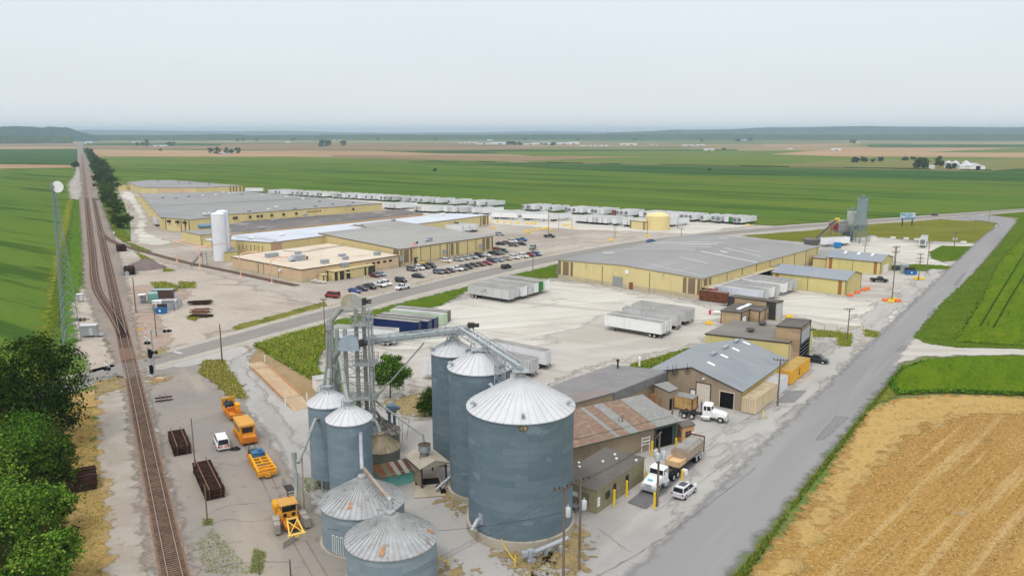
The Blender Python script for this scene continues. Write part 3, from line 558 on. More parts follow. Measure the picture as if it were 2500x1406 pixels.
def massif(name,prof,depth,m,kind,bumpy,seed):
 """wooded ridge: prof = [(x,y,height)] along its foot; a heightfield `depth` deep with a tree-rough top"""
 rng=np.random.default_rng(seed);q=[Vector(p) for p in prof];ds=[0]
 for i in range(1,len(q)):
  ds.append(ds[-1]+(q[i].xy-q[i-1].xy).length)
 nu=min(900,int(ds[-1]/(bumpy*.55)));nv=14;vs=np.zeros((nv,nu,3))
 for k in range(nu):
  t=ds[-1]*k/(nu-1);i=min(max(j for j in range(len(ds)) if ds[j]<=t+1e-6),len(q)-2);p=q[i].lerp(q[i+1],(t-ds[i])/(ds[i+1]-ds[i]))
  out=Vector((p.x,p.y,0)).normalized()
  for j in range(nv):
   f=j/(nv-1);h=p.z*math.sin(min(1,f*2.2)*math.pi/2)*(1 if f<.75 else (1-f)*4);r=rng.uniform(0,bumpy) if 0<j<nv-1 and p.z>0 else 0
   vs[j,k]=(p.x+out.x*depth*f,p.y+out.y*depth*f,max(-.5,h+r*min(1,p.z/bumpy)-(.5 if j in (0,nv-1) else 0)))
 idx=np.arange(nu*nv).reshape(nv,nu);f=np.stack([idx[:-1,:-1],idx[:-1,1:],idx[1:,1:],idx[1:,:-1]],-1).reshape(-1,4)
 return struct(np_mesh(name,vs.reshape(-1,3),f,[m]),kind)
def foot(px,d,top):
 """ridge point at range d in the direction of pixel column px, as tall as pixel row top"""
 v=G(px,345);v=v/v.length*d;fw=d*CS;z=CH+((CY-top)/F*(v.y*CS+CH*SN)-v.y*SN)/CS;return (v.x,v.y,max(0,z))
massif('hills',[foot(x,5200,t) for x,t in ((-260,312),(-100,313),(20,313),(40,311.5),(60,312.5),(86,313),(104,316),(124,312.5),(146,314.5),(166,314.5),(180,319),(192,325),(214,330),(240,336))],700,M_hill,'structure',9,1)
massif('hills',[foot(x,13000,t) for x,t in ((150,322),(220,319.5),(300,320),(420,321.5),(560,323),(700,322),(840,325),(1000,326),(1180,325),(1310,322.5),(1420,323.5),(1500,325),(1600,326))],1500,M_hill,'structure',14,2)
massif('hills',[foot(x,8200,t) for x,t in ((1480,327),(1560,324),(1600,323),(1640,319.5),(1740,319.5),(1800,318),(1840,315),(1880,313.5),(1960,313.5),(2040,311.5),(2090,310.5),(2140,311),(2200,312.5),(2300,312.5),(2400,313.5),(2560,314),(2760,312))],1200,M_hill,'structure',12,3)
massif('woodland',[foot(x,5600,t) for x,t in ((195,334),(260,333),(400,333.5),(560,331),(620,334),(760,333),(900,331.5),(1060,332.5),(1200,332),(1400,331),(1600,331.5),(1760,330),(1850,332),(2100,333),(2300,331),(2600,332),(2760,332))],350,M_wood,'stuff',9,4)
massif('woodland',[foot(x,4300,t) for x,t in ((-260,334),(-60,334),(60,336),(140,335),(176,337),(178,345))],200,M_wood,'stuff',8,5);hz=MB()
hz.box(-16000,-1500,-1.2,16000,17000,128);hz=struct(hz.build('haze',[],uv=False),'stuff');hm=D.materials.new('haze');hm.use_nodes=True
hn_=hm.node_tree
for n_ in list(hn_.nodes):
 if n_.type=='BSDF_PRINCIPLED':
  hn_.nodes.remove(n_)
pv=hn_.nodes.new('ShaderNodeVolumePrincipled');pv.inputs['Color'].default_value=(.68,.88,1,1);pv.inputs['Density'].default_value=1.15e-4
pv.inputs['Anisotropy'].default_value=.2;hn_.links.new(pv.outputs[0],[n_ for n_ in hn_.nodes if n_.type=='OUTPUT_MATERIAL'][0].inputs['Volume'])
hz.data.materials.append(hm);SC.cycles.volume_bounces=0;SC.cycles.max_bounces=6;SC.cycles.transparent_max_bounces=12
M_trk=mat('wheel_track_soil',S(62,78,30),.95)
for p_ in (((2392,806),(2440,724),(2502,622)),((2424,810),(2462,742),(2520,645))):
 q=dense_=[G(*x_) for x_ in p_];A,B_=[],[]
 for a_,b_ in zip(q,q[1:]):
  n_=int((b_-a_).length/2)
  for k in range(n_):
   p=a_.lerp(b_,k/n_);d_=(b_-a_).normalized();w_=RN.uniform(.12,.3);A.append(p+Vector((-d_.y,d_.x,0))*w_);B_.append(p-Vector((-d_.y,d_.x,0))*w_)
 ribbon('wheel_track',A,B_,1.2,M_trk)
M_crk=mat('pavement_crack',S(118,114,106),.95,layers=[L(.8,.45,.6,S(160,157,150),.9)])
for p_,w_ in ((((1440,1420),(1560,1352),(1640,1300),(1740,1226),(1850,1140)),.07),(((1460,1290),(1530,1345),(1560,1352)),.05),(((1600,1250),(1700,1185),(1800,1110)),.05),(((480,1290),(560,1268),(610,1276),(700,1262)),.06),(((470,1345),(540,1330),(600,1320)),.07),(((520,1250),(560,1235),(640,1228)),.05),(((520,1130),(600,1140)),.05),(((500,1400),(560,1380),(640,1372),(720,1376)),.06),(((1700,1060),(1790,1040),(1870,1000)),.05),(((1180,1290),(1240,1380),(1290,1420)),.05)):
 q=[G(*x_) for x_ in p_];A,B_=[],[]
 for a_,b_ in zip(q,q[1:]):
  n_=max(2,int((b_-a_).length/.7));d_=(b_-a_).normalized();nn_=Vector((-d_.y,d_.x,0))
  for k in range(n_):
   p=a_.lerp(b_,k/n_)+nn_*RN.uniform(-.12,.12);v_=w_*RN.uniform(.2,.7);A.append(p+nn_*v_);B_.append(p-nn_*v_)
 ribbon('pavement_crack',A,B_,.175,M_crk)
def ribbed(name,col,per=.3,rough=.6,metal=0.,layers=(),st=.35,extra=None):
 """ribbed sheet metal: ribs run up the wall or up the roof slope"""
 return mat(name,col,rough,metal,layers=list(layers),bump=(L(1/per/6.283*2,0,1,(0,0,0),co='UV',st=(1,0,0),kind='wave',det=0),.03),bstr=st)
stain=lambda c,k=.6,sc=.5:L(sc,.5,.72,c,k,co='UV',st=(1,.12,1))
M_yel=ribbed('yellow_siding',V(212,196,142),.4,layers=[L(.08,.4,.65,V(204,188,136),.8),stain(V(188,172,126),.5)])
M_yel2=ribbed('lemon_siding',V(208,196,132),.4,layers=[L(.1,.4,.65,V(200,188,126),.8),stain(V(184,172,116),.5)])
M_tan=ribbed('tan_siding',V(206,180,146),.5,layers=[L(.1,.4,.65,V(200,174,140),.8),stain(V(184,158,126),.5)])
M_brownsid=ribbed('brown_siding',V(158,142,120),.35,layers=[L(.12,.4,.65,V(148,134,114),.8),stain(V(132,118,100),.6)],st=.6)
M_brownbld=ribbed('weathered_tan_siding',V(182,158,126),.35,layers=[L(.35,.42,.6,V(150,130,104),.9,st=(.2,.2,1)),stain(V(168,140,104),.6)],st=.6)
M_scale=mat('olive_panel_siding',V(146,138,112),.75,layers=[L(.15,.4,.65,V(138,130,106),.8),L(2.4,0,.02,V(110,104,84),.6,co='UV',kind='seam',det=1.2),stain(V(120,112,92),.5)])
M_block=mat('concrete_block',V(190,178,148),.9,layers=[L(.3,.4,.65,V(176,164,138),.8),stain(V(150,140,118),.6)])
M_concw=mat('old_concrete',V(178,170,154),.9,layers=[L(.4,.4,.65,V(160,150,132),.8),stain(V(120,106,90),.8,.8)])
M_trim=mat('dark_brown_trim',V(92,80,64),.6);M_panel=ribbed('brown_wall_panel',V(128,112,90),.4,layers=[L(.3,.4,.65,V(118,104,84),.7)])
M_rust=ribbed('red_brown_panel',V(160,110,66),.4,layers=[L(.3,.4,.65,V(146,98,60),.7)]);M_black=mat('dark_opening',(.012,.012,.013),.9)
M_dark=mat('charcoal_trim',V(62,60,58),.6)
M_rgrey=mat('grey_roof_membrane',S(170,170,168),.85,layers=[L(.03,.4,.65,S(160,160,160),.8),L(.1,.5,.7,S(180,180,178),.7,st=(.15,1,1),rz=41.5),L(.6,.55,.75,S(150,150,150),.35),L(.35,.6,.66,S(152,152,152),.5,st=(1,.02,1),rz=41.5)])
M_rgrey2=mat('pale_grey_roof',S(182,181,176),.85,layers=[L(.03,.4,.6,S(168,168,165),.8,st=(.3,1,1),rz=41.5),L(.1,.5,.7,S(192,190,184),.7),L(.5,.55,.75,S(160,160,158),.4)])
M_rblue=mat('bluish_metal_roof',S(164,172,180),.5,.1,layers=[L(.1,.4,.65,S(152,162,172),.8),L(.4,.5,.7,S(178,184,190),.5,co='UV',st=(2,.1,1))],bump=(L(1.0,0,1,(0,0,0),co='UV',st=(1,0,0),kind='wave',det=0),.03))
M_rdark=mat('dark_gravel_roof',S(136,132,130),.92,layers=[L(.03,.4,.62,S(118,115,114),.85,st=(.3,1,1),rz=41.5),L(.08,.55,.7,S(176,172,168),.8),L(.3,.5,.7,S(146,142,139),.5)])
M_rwhite=mat('white_roof_membrane',S(226,232,240),.8,layers=[L(.05,.4,.65,S(214,221,231),.8),L(.25,.62,.72,S(200,204,210),.5)])
M_rcream=mat('cream_roof',S(236,224,204),.85,layers=[L(.06,.4,.65,S(226,210,186),.8),L(.2,.55,.7,S(240,231,216),.7),L(.15,.62,.67,S(206,160,140),.6,st=(.2,1,1),rz=41),L(.5,.6,.75,S(206,190,166),.5)])
M_rcarp=mat('brownish_roof',S(150,140,130),.85,layers=[L(.1,.4,.65,S(138,128,120),.8)])
M_rtan=ribbed('tan_metal_roof',S(216,202,150),.4,layers=[L(.2,.4,.65,S(206,190,136),.7)])
M_rcharc=mat('charcoal_roof',S(124,119,113),.9,layers=[L(.15,.4,.65,S(112,108,104),.8),L(.5,.55,.7,S(136,131,125),.5,co='UV',st=(1,.2,1)),L(.2,.6,.7,S(100,96,92),.6)])
M_rbrown=mat('brown_grey_flat_roof',S(150,146,138),.9,layers=[L(.15,.4,.65,S(138,134,128),.8),L(.5,.55,.75,S(164,158,148),.5)])
M_wht=mat('white_paint',V(232,232,230),.5,layers=[L(.4,.5,.7,V(216,216,214),.7)])
M_door=mat('pale_roll_door',V(214,206,190),.6,layers=[L(1,.4,.6,V(198,190,176),.6,co='UV',st=(.1,2,1))])
M_glass=mat('dark_glass',(.02,.025,.03),.15,spec=.5);M_steel=mat('galvanised_steel',V(176,182,186),.45,.35,layers=[L(1,.4,.65,V(150,156,162),.7)])
M_steelw=mat('grey_equipment',V(160,166,170),.55,.1,layers=[L(.8,.4,.65,V(138,144,150),.7)]);M_redb=mat('red_brown_door',V(150,76,46),.6)
M_pinkp=mat('peach_paint',V(232,186,160),.6)
def edge_pt(poly,i,t):
 a,b_=poly[i],poly[(i+1)%len(poly)];return a+(b_-a).normalized()*t
def ccw(poly):
 ar=sum(poly[i].x*poly[(i+1)%len(poly)].y-poly[(i+1)%len(poly)].x*poly[i].y for i in range(len(poly)));return poly if ar>0 else poly[::-1]
class B:
 """a building: Empty at its footprint centre, wall mesh, roof, and whatever is put on the walls"""
 def __init__(s,name,label,cat,poly,z1,wall,roof,z0=0.,over=.15,trim=None,base=None,group=None,thick=.3,tops=None,noroof=False):
  poly=[Vector((p.x,p.y,0)) for p in poly];c=sum(poly,Vector())/len(poly);s.c=c;s.poly=[p-c for p in poly];s.z1=z1
  s.t=thing(name,label,cat,c,90,group);s.mw=wall;b=MB();b.prism(s.poly,z0,tops or z1,0,top=noroof);b.build('wall',wall,s.t)
  if not noroof and not tops:
   big=s.off(over);b=MB();b.prism(big,z1-.02,z1+thick,1,True,True,mt=0);b.build('roof',[roof,trim or M_trim],s.t)
  if base:
   b=MB();b.prism(s.off(.06),0,base[0],0,True);b.build('foundation',base[1],s.t)
 def off(s,d):
  p=s.poly;cw=ccw(p);n=len(cw);out=[]
  for i in range(n):
   a,b_,c=cw[i-1],cw[i],cw[(i+1)%n];e1,e2=(b_-a).normalized(),(c-b_).normalized();n1,n2=Vector((e1.y,-e1.x,0)),Vector((e2.y,-e2.x,0));k=1+n1.dot(n2)
   out.append(b_+(n1+n2)*(d/max(.3,k)))
  return out
 def norm(s,i):
  a,b_=s.poly[i],s.poly[(i+1)%len(s.poly)];e=(b_-a).normalized();n=Vector((e.y,-e.x,0));mid_=(a+b_)/2;return e,(n if n.dot(mid_)>0 else -n)
 def plate(s,mb,i,t0,t1,z0,z1,d=.05,m=0):
  """thin box proud of wall i between distances t0,t1 and heights z0,z1"""
  e,n=s.norm(i);a=s.poly[i];p=[a+e*t0+n*.012,a+e*t1+n*.012,a+e*t1+n*d,a+e*t0+n*d];mb.prism(p,z0,z1,m,True,True)
 def wall_part(s,name,i,spans,z0,z1,m,d=.05,one=True,label=None):
  """spans of wall panel; one mesh each when one=False"""
  if one:
   mb=MB()
   for a,b_ in spans:
    s.plate(mb,i,a,b_,z0,z1,d)
   o=mb.build(name,m,s.t)
  else :
   for a,b_ in spans:
    mb=MB();s.plate(mb,i,a,b_,z0,z1,d);o=mb.build(name,m,s.t)
    if label:
     o['label']=label
  return o
 def ln(s,i):
  return (s.poly[(i+1)%len(s.poly)]-s.poly[i]).length
 def at(s,px,i,z=0.):
  """distance along wall i seen at pixel column px"""
  e,n=s.norm(i);return reach(Vector((s.poly[i].x+s.c.x,s.poly[i].y+s.c.y,z)),math.degrees(math.atan2(e.x,e.y)),px)
 def roofpt(s,px,py,z=None):
  g=G(px,py,s.z1+.3 if z is None else z);return g-s.c
 def door(s,i,t0,t1,h,m,frame=None,z0=0.,name='door'):
  mb=MB();s.plate(mb,i,t0,t1,z0,z0+h,.09);o=mb.build(name,m,s.t);mb=MB();s.plate(mb,i,t0-.14,t0,z0,z0+h+.14,.13)
  s.plate(mb,i,t1,t1+.14,z0,z0+h+.14,.13);s.plate(mb,i,t0,t1,z0+h,z0+h+.14,.13);mb.build('frame',frame or M_dark,o);return o
 def unit(s,px,py,w,l,h,m=None,name='rooftop_unit',a=41.5,z=None,hood=False):
  q=s.roofpt(px,py,z);mb=MB();T=Matrix.Translation((q.x,q.y,q.z))@Matrix.Rotation(rad(90-a),4,'Z');mb.box(-l/2,-w/2,.12,l/2,w/2,h,0,T)
  mb.box(-l/2-.04,-w/2-.04,h,l/2+.04,w/2+.04,h+.06,0,T);mb.box(-l*.3,-w*.3,-.01,l*.3,w*.3,.12,0,T)
  for k in (-.25,.25):
   mb.lathe([(min(w,l)*.17,h+.06),(min(w,l)*.17,h+.14)],10,1,(q.x+k*l*math.cos(rad(90-a)),q.y+k*l*math.sin(rad(90-a)))) if False else None
  if hood:
   mb.add([T@Vector(p) for p in ((-l/2,-w/2,h*.9),(-l/2,w/2,h*.9),(-l*.95,w/2,h*.35),(-l*.95,-w/2,h*.35),(-l/2,-w/2,h*.2),(-l/2,w/2,h*.2))],[(0,3,2,1),(3,4,5,2),(0,4,3),(1,2,5)],0)
  return mb.build(name,m or M_steelw,s.t)
 def pipe(s,pts,r=.07,m=None,name='roof_pipe'):
  mb=MB();mb.tube([s.roofpt(*p) for p in pts],r,6);return mb.build(name,m or M_steelw,s.t)
def gable_bld(name,label,cat,poly,ze,zr,wall,roof,ridge_from=0,over=.35,trim=None,base=None,group=None,end=None):
 """gabled building; the ridge joins the middles of wall `ridge_from` and of the wall opposite"""
 b=B(name,label,cat,poly,ze,wall,roof,noroof=True,base=base,group=group);p=b.poly;r=ridge_from;q=[p[(r+i)%4] for i in range(4)]
 m0,m1=(q[0]+q[1])/2,(q[2]+q[3])/2;d=(m1-m0).normalized()
 for a,b_,m_ in ((q[0],q[1],m0),(q[2],q[3],m1)):
  mb=MB();mb.face([Vector((a.x,a.y,ze)),Vector((b_.x,b_.y,ze)),Vector((m_.x,m_.y,zr))]);mb.build('gable',end or wall,b.t)
 mb=MB();e=(q[1]-q[0]).normalized();half=(q[1]-q[0]).length/2;sl=(zr-ze)/half;R0,R1=m0-d*over,m1+d*over;th=.14
 for sgn,ea,eb in ((-1,q[0],q[3]),(1,q[1],q[2])):
  A=ea-d*over+e*sgn*over;Bp=eb+d*over+e*sgn*over;zl=ze-sl*over;up=.03
  top=[Vector((A.x,A.y,zl+up+th)),Vector((Bp.x,Bp.y,zl+up+th)),Vector((R1.x,R1.y,zr+up+th)),Vector((R0.x,R0.y,zr+up+th))]
  bot=[v-Vector((0,0,th)) for v in top];mb.add(top+bot,[(0,1,2,3)],0);mb.add(top+bot,[(7,6,5,4),(0,4,5,1),(1,5,6,2),(3,7,4,0)],1)
 o=mb.build('roof',[roof,trim or M_trim],b.t)
 for f in o.data.polygons:
  if f.material_index==0 and f.normal.z<0:
   f.flip()
 b.ridge=(m0,m1,zr);b.gq=q;b.gsl=sl;b.ze,b.zr,b.e,b.half=ze,zr,e,half;return b
A1,A2=41.6,-48.4
W=gable_bld('warehouse','largest yellow warehouse with grey roof, between the highway and the white trailer yard','warehouse',rect((1714,681.6),6.5,A2,1363.1,A1,1999.5),6.5,7.5,M_yel,M_rgrey,0,over=.2,base=(1.5,M_block))
f=W.ln(0);W.wall_part('wall_panel',0,[(.5,1.5),(2.2,4.6),(5.2,6.4),(f-1.2,f-.3),(f-4.6,f-2.1),(f-6.4,f-5.4)],1.5,6.3,M_panel,.06,one=False)
W.wall_part('wall_panel',3,[(W.ln(3)-3.4,W.ln(3)-1.2),(W.ln(3)-5.2,W.ln(3)-4.4)],4.1,6.2,M_panel,.06,one=False)
W.wall_part('downspout',3,[(W.ln(3)*(.02+k*.115)-.08,W.ln(3)*(.02+k*.115)+.08) for k in range(9)],.1,6.4,M_trim,.14,one=False)
W.wall_part('downspout',0,[(t,t+.14) for t in (.05,f-.2,f*.33,f*.66)],.1,6.4,M_trim,.12,one=False);t=W.at(1497,0)
W.door(0,W.at(1519,0),t,3.2,mat('grilled_door',V(150,152,152),.5,layers=[L(1.1,0,.02,V(96,98,98),.9,co='UV',kind='seam',det=.9)]),M_steelw,.35)
W.door(0,W.at(1544,0),W.at(1537,0),2.2,M_redb,M_trim);mb=MB();W.plate(mb,0,W.at(1534,0),W.at(1526,0),5.0,6.2,.25);mb.build('wall_vent',M_wht,W.t)
for px in (1432,1618):
 mb=MB();e_,n_=W.norm(0);q=W.poly[0]+e_*W.at(px,0);mb.tube([q+n_*.1+Vector((0,0,6.6)),q+n_*.5+Vector((0,0,6.4)),q+n_*.7+Vector((0,0,5.6))],.09,6)
 mb.lathe([(.28,5.35),(.1,5.6)],10,0,(q.x+n_.x*.7,q.y+n_.y*.7));mb.build('wall_lamp',M_steelw,W.t)
mb=MB();e_,n_=W.norm(3);l3=W.ln(3);t0_,t1_=l3-W.at(1845,2) if False else l3*.44,l3-.2;a_,b_=W.poly[3]+e_*t0_,W.poly[3]+e_*t1_
for z_,o_,h_ in ((3.95,2.6,.16),):
 mb.prism([a_+n_*.05,b_+n_*.05,b_+n_*o_,a_+n_*o_],z_,z_+h_,0,True,True)
for k in range(10):
 q=a_.lerp(b_,k/9);mb.bar(q+n_*.1+Vector((0,0,3.0)),q+n_*2.4+Vector((0,0,3.9)),.1,.14)
mb.build('dock_canopy',M_rtan,W.t);mb=MB();mb.bar(a_+n_*2.62+Vector((0,0,4.12)),b_+n_*2.62+Vector((0,0,4.12)),.1,.3);mb.build('gutter',M_wht,W.t)
mb=MB();mb.prism([a_+n_*.02,b_+n_*.02,b_+n_*.1,a_+n_*.1],1.2,3.9,0,True);mb.build('dock_opening',M_black,W.t);mb=MB()
def roofz(g):
 k=abs((Vector((g.x,g.y,0))-W.c-W.ridge[0]).dot(W.e));return W.zr-W.gsl*k+.19
def roofstripe(a,b_,w):
 pa,pb=G(a[0],a[1],7.2),G(b_[0],b_[1],7.2);d=(pb-pa);n_=Vector((-d.y,d.x,0)).normalized()*w/2;k=6
 for i in range(k):
  q0,q1=pa+d*(i/k),pa+d*((i+1)/k);mb.face([Vector((p.x,p.y,roofz(p)))-W.c*1 for p in (q0-n_,q1-n_,q1+n_,q0+n_)])
for a,b_,w in (((1611,588),(1773,595),.5),((1597,591),(1751,599.5),.8),((1568,596),(1736,605.5),.45),((1545,600),(1700,610),.4),((1525,605),(1690,613),.35),((1690,612.5),(1848,637),.5),((1472,614),(1499,615),1.1),((1756,582),(1776,583),.8),((1758,614),(1776,617),.7),((1555,641),(1725,671),.16),((1810,607),(1854,614),.3),((1770,607),(1860,624),.3),((1660,630),(1730,642),.25)):
 mb=MB();roofstripe(a,b_,w);mb.build('sealant_strip',M_wht,W.t)
sh=rect((2068.5,684.5),4.8,-38+180-180,1,0,1,False)
def shed(label,near,ze,zr,aw,pxw,al,pxl,**k):
 return gable_bld('shed',label,'shed',rect(near,ze,aw,pxw,al,pxl),ze,zr,M_yel2,M_rblue,1,**k)
S1=shed('long lemon yellow shed with blue-grey roof nearest the black pickup',(2066,685.5),4.7,6.5,-50.5,1886,39.5,2104)
S2=shed('yellow shed with blue-grey roof behind the other long shed, beside the concrete plant yard',(2151,640.5),4.6,6.3,-50.5,2018,39.5,2180)
for s_,(c0_,c1_) in ((S1,(1,1)),(S2,(1,1))):
 l0=s_.ln(0);s_.wall_part('wall_panel',0,[(1.2,2.3),(l0-2.2,l0-1.0)],.1,4.5,M_rust,.05,one=False);mb=MB()
 for t in (.02,l0-.14,l0*.5):
  s_.plate(mb,0,t,t+.12,.1,4.6,.1)
 s_.plate(mb,3,s_.ln(3)-1.1,s_.ln(3)-.8,.1,4.6,.06);s_.plate(mb,3,.1,.4,.1,4.6,.06);mb.build('corner_trim',M_trim,s_.t)
mb=MB();S2.plate(mb,3,S2.ln(3)*.35,S2.ln(3)*.75,.05,3.0,.08);mb.build('door',M_wht,S2.t);mb=MB()
for t in (.25,.5,.75):
 q0,q1=S2.gq[0].lerp(S2.gq[3],t),None;m_=S2.ridge[0].lerp(S2.ridge[1],t);d=(S2.ridge[1]-S2.ridge[0]).normalized()*.4;ee=(q0-m_)
 p0,p1=m_+ee*.02,m_+ee*.35;zz=lambda f_:S2.zr-(S2.zr-S2.ze)*f_+.2;mb=MB()
 mb.face([Vector((*(p0-d).xy,zz(.02))),Vector((*(p0+d).xy,zz(.02))),Vector((*(p1+d).xy,zz(.35))),Vector((*(p1-d).xy,zz(.35)))])
 mb.build('skylight',M_wht,S2.t)
K1=B('annex','low yellow link building between the big warehouse and the rear shed','building',[G(1985,630.6,3.4),G(2022,634,3.4),G(2030,617,3.4),G(1999,611,3.4)],3.4,M_yel,M_rgrey)
K2=B('annex','small yellow lean-to with rooftop cooler behind the dock trailers','building',[G(1865,651,4),G(1892,653,4),G(1906,644.5,4),G(1877,646,4)],4,M_yel,M_rgrey)
K2.unit(1894,643,2.4,3.4,1.8,M_steelw,z=4.3)
def quad(*p,z):
 return [G(x,y,z) for x,y in p]
P5=B('warehouse','yellow warehouse with pale grey flat roof beside the parking lot','warehouse',quad((976.3,610.2),(1203.6,577.7),(958.4,538.6),(863.7,550),(899.5,556.5),(778,570.6),z=6.5),6.5,M_yel,M_rgrey2,base=(1.3,M_block))
f=P5.ln(0)
P5.wall_part('wall_panel',0,[(.6,1.2),(1.9,4.4),(5.2,6.2),(f*.47,f*.485),(f*.515,f*.545),(f*.575,f*.59),(f-6.6,f-5.6),(f-4.4,f-2.2),(f-.9,f-.2)],1.3,6.2,M_panel,.05,one=False)
P5.wall_part('downspout',0,[(.1+(f-.4)*k/10,.26+(f-.4)*k/10) for k in range(11)],.1,6.4,M_trim,.12,one=False)
P5.wall_part('wall_panel',5,[(P5.ln(5)*.93,P5.ln(5)*.99)],3.5,6.3,M_panel,.05)
P5.wall_part('wall_panel',5,[(.6,1.5),(4.0,4.8),(1.9,3.6)],.1,6.3,M_panel,.05,one=False)
for px in (948.5,1084,1172):
 t=P5.at(px,0);mb=MB();P5.plate(mb,0,t-.7,t+.7,2.3,4.1,1.0);mb.build('wall_vent',M_steelw,P5.t)
t=P5.at(1014,0);P5.door(0,t-.5,t+.5,2.2,M_dark,M_trim);mb=MB();P5.plate(mb,0,t-.9,t+.9,2.6,2.75,1.2);mb.build('door_canopy',M_dark,P5.t)
P5.unit(1048,589,1.6,2.2,1.5,hood=True)
for px,py in ((921,590.5),(941,593),(960,594.5)):
 P5.unit(px,py-2,1,1,1,z=4.6)
P5.unit(961,540,1.6,1.6,.9);P5.unit(884,551,1.2,1.2,.6)
P6=B('office_building','low peach building with cream flat roof next to the railway spur','building',quad((735.1,660.3),(972.7,625.1),(800.2,596.5),(565.3,628.6),z=4.4),4.4,M_tan,M_rcream,base=(1.1,M_block),thick=.35)
for px,py,w,l,h,hd in ((664,628,2.2,4.6,1.5,False),(729,636,2.6,4.2,1.9,True),(728,623,1.7,2,1.4,False),(793,643.5,1.8,2.6,1.4,False),(835,626,1.5,2.6,.9,False),(843.5,634,1.5,2,1.2,False),(921,623,1.5,2.4,1.3,False)):
 P6.unit(px,py,w,l,h,None,hood=hd)
mb=MB();q=P6.roofpt(750,634);mb.lathe([(.35,q.z),(.35,q.z+.9),(.55,q.z+.95),(.5,q.z+1.2),(0,q.z+1.35)],10,0,(q.x,q.y))
mb.build('roof_vent',mat('rusty_vent',V(110,88,70),.7),P6.t);P6.pipe([(690,612,4.9),(740,615,4.9),(838,599,4.9),(838,594,6.1)],.16)
P6.pipe([(615,622,4.9),(700,640,4.9)],.07,M_pinkp);P6.pipe([(625,617,4.9),(705,634,4.9)],.07,M_pinkp)
for i,px in ((3,632),(3,645),(3,681)):
 t=P6.at(px,3);mb=MB();P6.plate(mb,3,t-.08,t+.08,.3,4.2,.12);mb.build('downspout',M_trim,P6.t)
t=P6.at(687,3);mb=MB();P6.plate(mb,3,t-.5,t+.5,2.8,3.5,.8);mb.build('exhaust_hood',M_wht,P6.t)
for px in (897,912,924,939,953):
 t=P6.at(px,0,3);mb=MB();P6.plate(mb,0,t-.7,t+.7,2.7,3.5,.07);mb.build('window',M_glass,P6.t)
AN=B('entrance_block','tan office entrance block with dark striped walls in front of the cream roof','building',quad((815,665.2),(916,647.5),(889,641.5),(787,658.5),z=3.1),3.1,M_yel,M_rtan,thick=.2)
f=AN.ln(0);AN.wall_part('wall_panel',0,[(.3,1.6),(2.6,4.4),(5.6,7.2),(f-5.2,f-4.4),(f-2.6,f-1.6),(f-.9,f-.1)],.1,3,M_dark,.06,one=False)
AN.wall_part('window',0,[(f-1.5,f-1.0),(f-3.4,f-2.7)],.3,2.9,M_glass,.07,one=False)
AN.wall_part('wall_panel',3,[(.8,1.8),(3,4)],.1,3,M_dark,.06,one=False);AN.unit(840,652,1.6,3,1.5,z=3.3);mb=MB()
AN.plate(mb,0,f*.24,f*.36,2.3,2.42,1.5);mb.build('door_canopy',M_rtan,AN.t)
SA=B('guard_hut','small yellow door hut with dark frame beside the picnic tables','building',quad((788,673),(800,671),(792,668),(778,670.5),z=2.4),2.4,M_yel,M_rtan,thick=.12)
SA.wall_part('wall_panel',0,[(.1,.5),(SA.ln(0)-.5,SA.ln(0)-.1)],.05,2.3,M_dark,.05,one=False)
P4=B('warehouse','long yellow warehouse with bright white roof behind the cream one','warehouse',quad((660.3,593.4),(1193.4,525.8),(1099.2,521.8),(568.8,575.8),(563.5,586.4),z=6.0),6.0,M_yel,M_rwhite,thick=.25)
f=P4.ln(0);P4.wall_part('wall_panel',0,[(f-1.6,f-.4),(f-5.4,f-2.6),(f-7.4,f-6.4)],1.2,5.8,M_panel,.05,one=False)
P4.wall_part('foundation_strip',0,[(f*.5,f-.1)],.05,1.2,M_block,.04)
P4.wall_part('wall_panel',0,[(.2,5.5)],.3,5.8,mat('pink_brown_panel',V(186,154,124),.7),.05);t=P4.at(1111,0,4);mb=MB()
P4.plate(mb,0,t-1,t+1.2,3.2,4.6,1.4);mb.build('exhaust_hood',M_dark,P4.t);P4.unit(1080,526,1.5,1.5,1.1,M_wht);P4.unit(688,575,1.6,2.4,.7,M_wht)
P4.unit(612,583,1.6,2.4,.7,M_wht);P4.unit(858,551,1.6,2.4,.7,M_wht);P4.pipe([(575,580,6.8),(640,584,6.8),(680,591,6.8),(680,600,3.5)],.12)
P4.pipe([(570,576,6.8),(640,580,6.8),(676,586,6.8),(678,604,3.5)],.12);mb=MB()
for k in range(7):
 t=P4.ln(4)*.2+P4.ln(4)*.1*k;P4.plate(mb,4,t,t+.1,2.5,4.6,.2)
mb.build('pipe_bracket',M_trim,P4.t)
P3=B('plant_hall','low hall with dark stained roof and tan parapet in the middle of the plant','building',quad((566,572),(1033,522.5),(985,512.5),(600,541),(560,549),z=4.2),4.2,M_tan,M_rdark,thick=.3,trim=M_tan)
for px,py,s_ in ((640,560,1.6),(668,541,1.5),(745,527,1.8),(774,529,1.2),(604,562,1),(1025,523,1.3)):
 P3.unit(px,py,s_,s_*1.3,s_*.6,M_steelw)
mb=MB();q=P3.roofpt(604,566);mb.lathe([(.3,q.z),(.3,q.z+3.4),(.4,q.z+3.5)],8,0,(q.x,q.y));mb.build('roof_stack',M_steelw,P3.t)
P2=B('warehouse','widest low yellow warehouse with grey roof and wall fans, north end of plant','warehouse',quad((394.2,533.4),(600,521.9),(932.8,497.6),(598,468.5),(341,473.5),z=6.2),6.2,M_yel,M_rgrey,thick=.25)
mb=MB();e0,n0=P2.norm(4)
for k in range(1,8):
 t=P2.ln(4)*k/8;P2.plate(mb,4,t,t+.5,5.3,6.3,5)
mb.build('roof_edge_baffle',M_yel,P2.t)
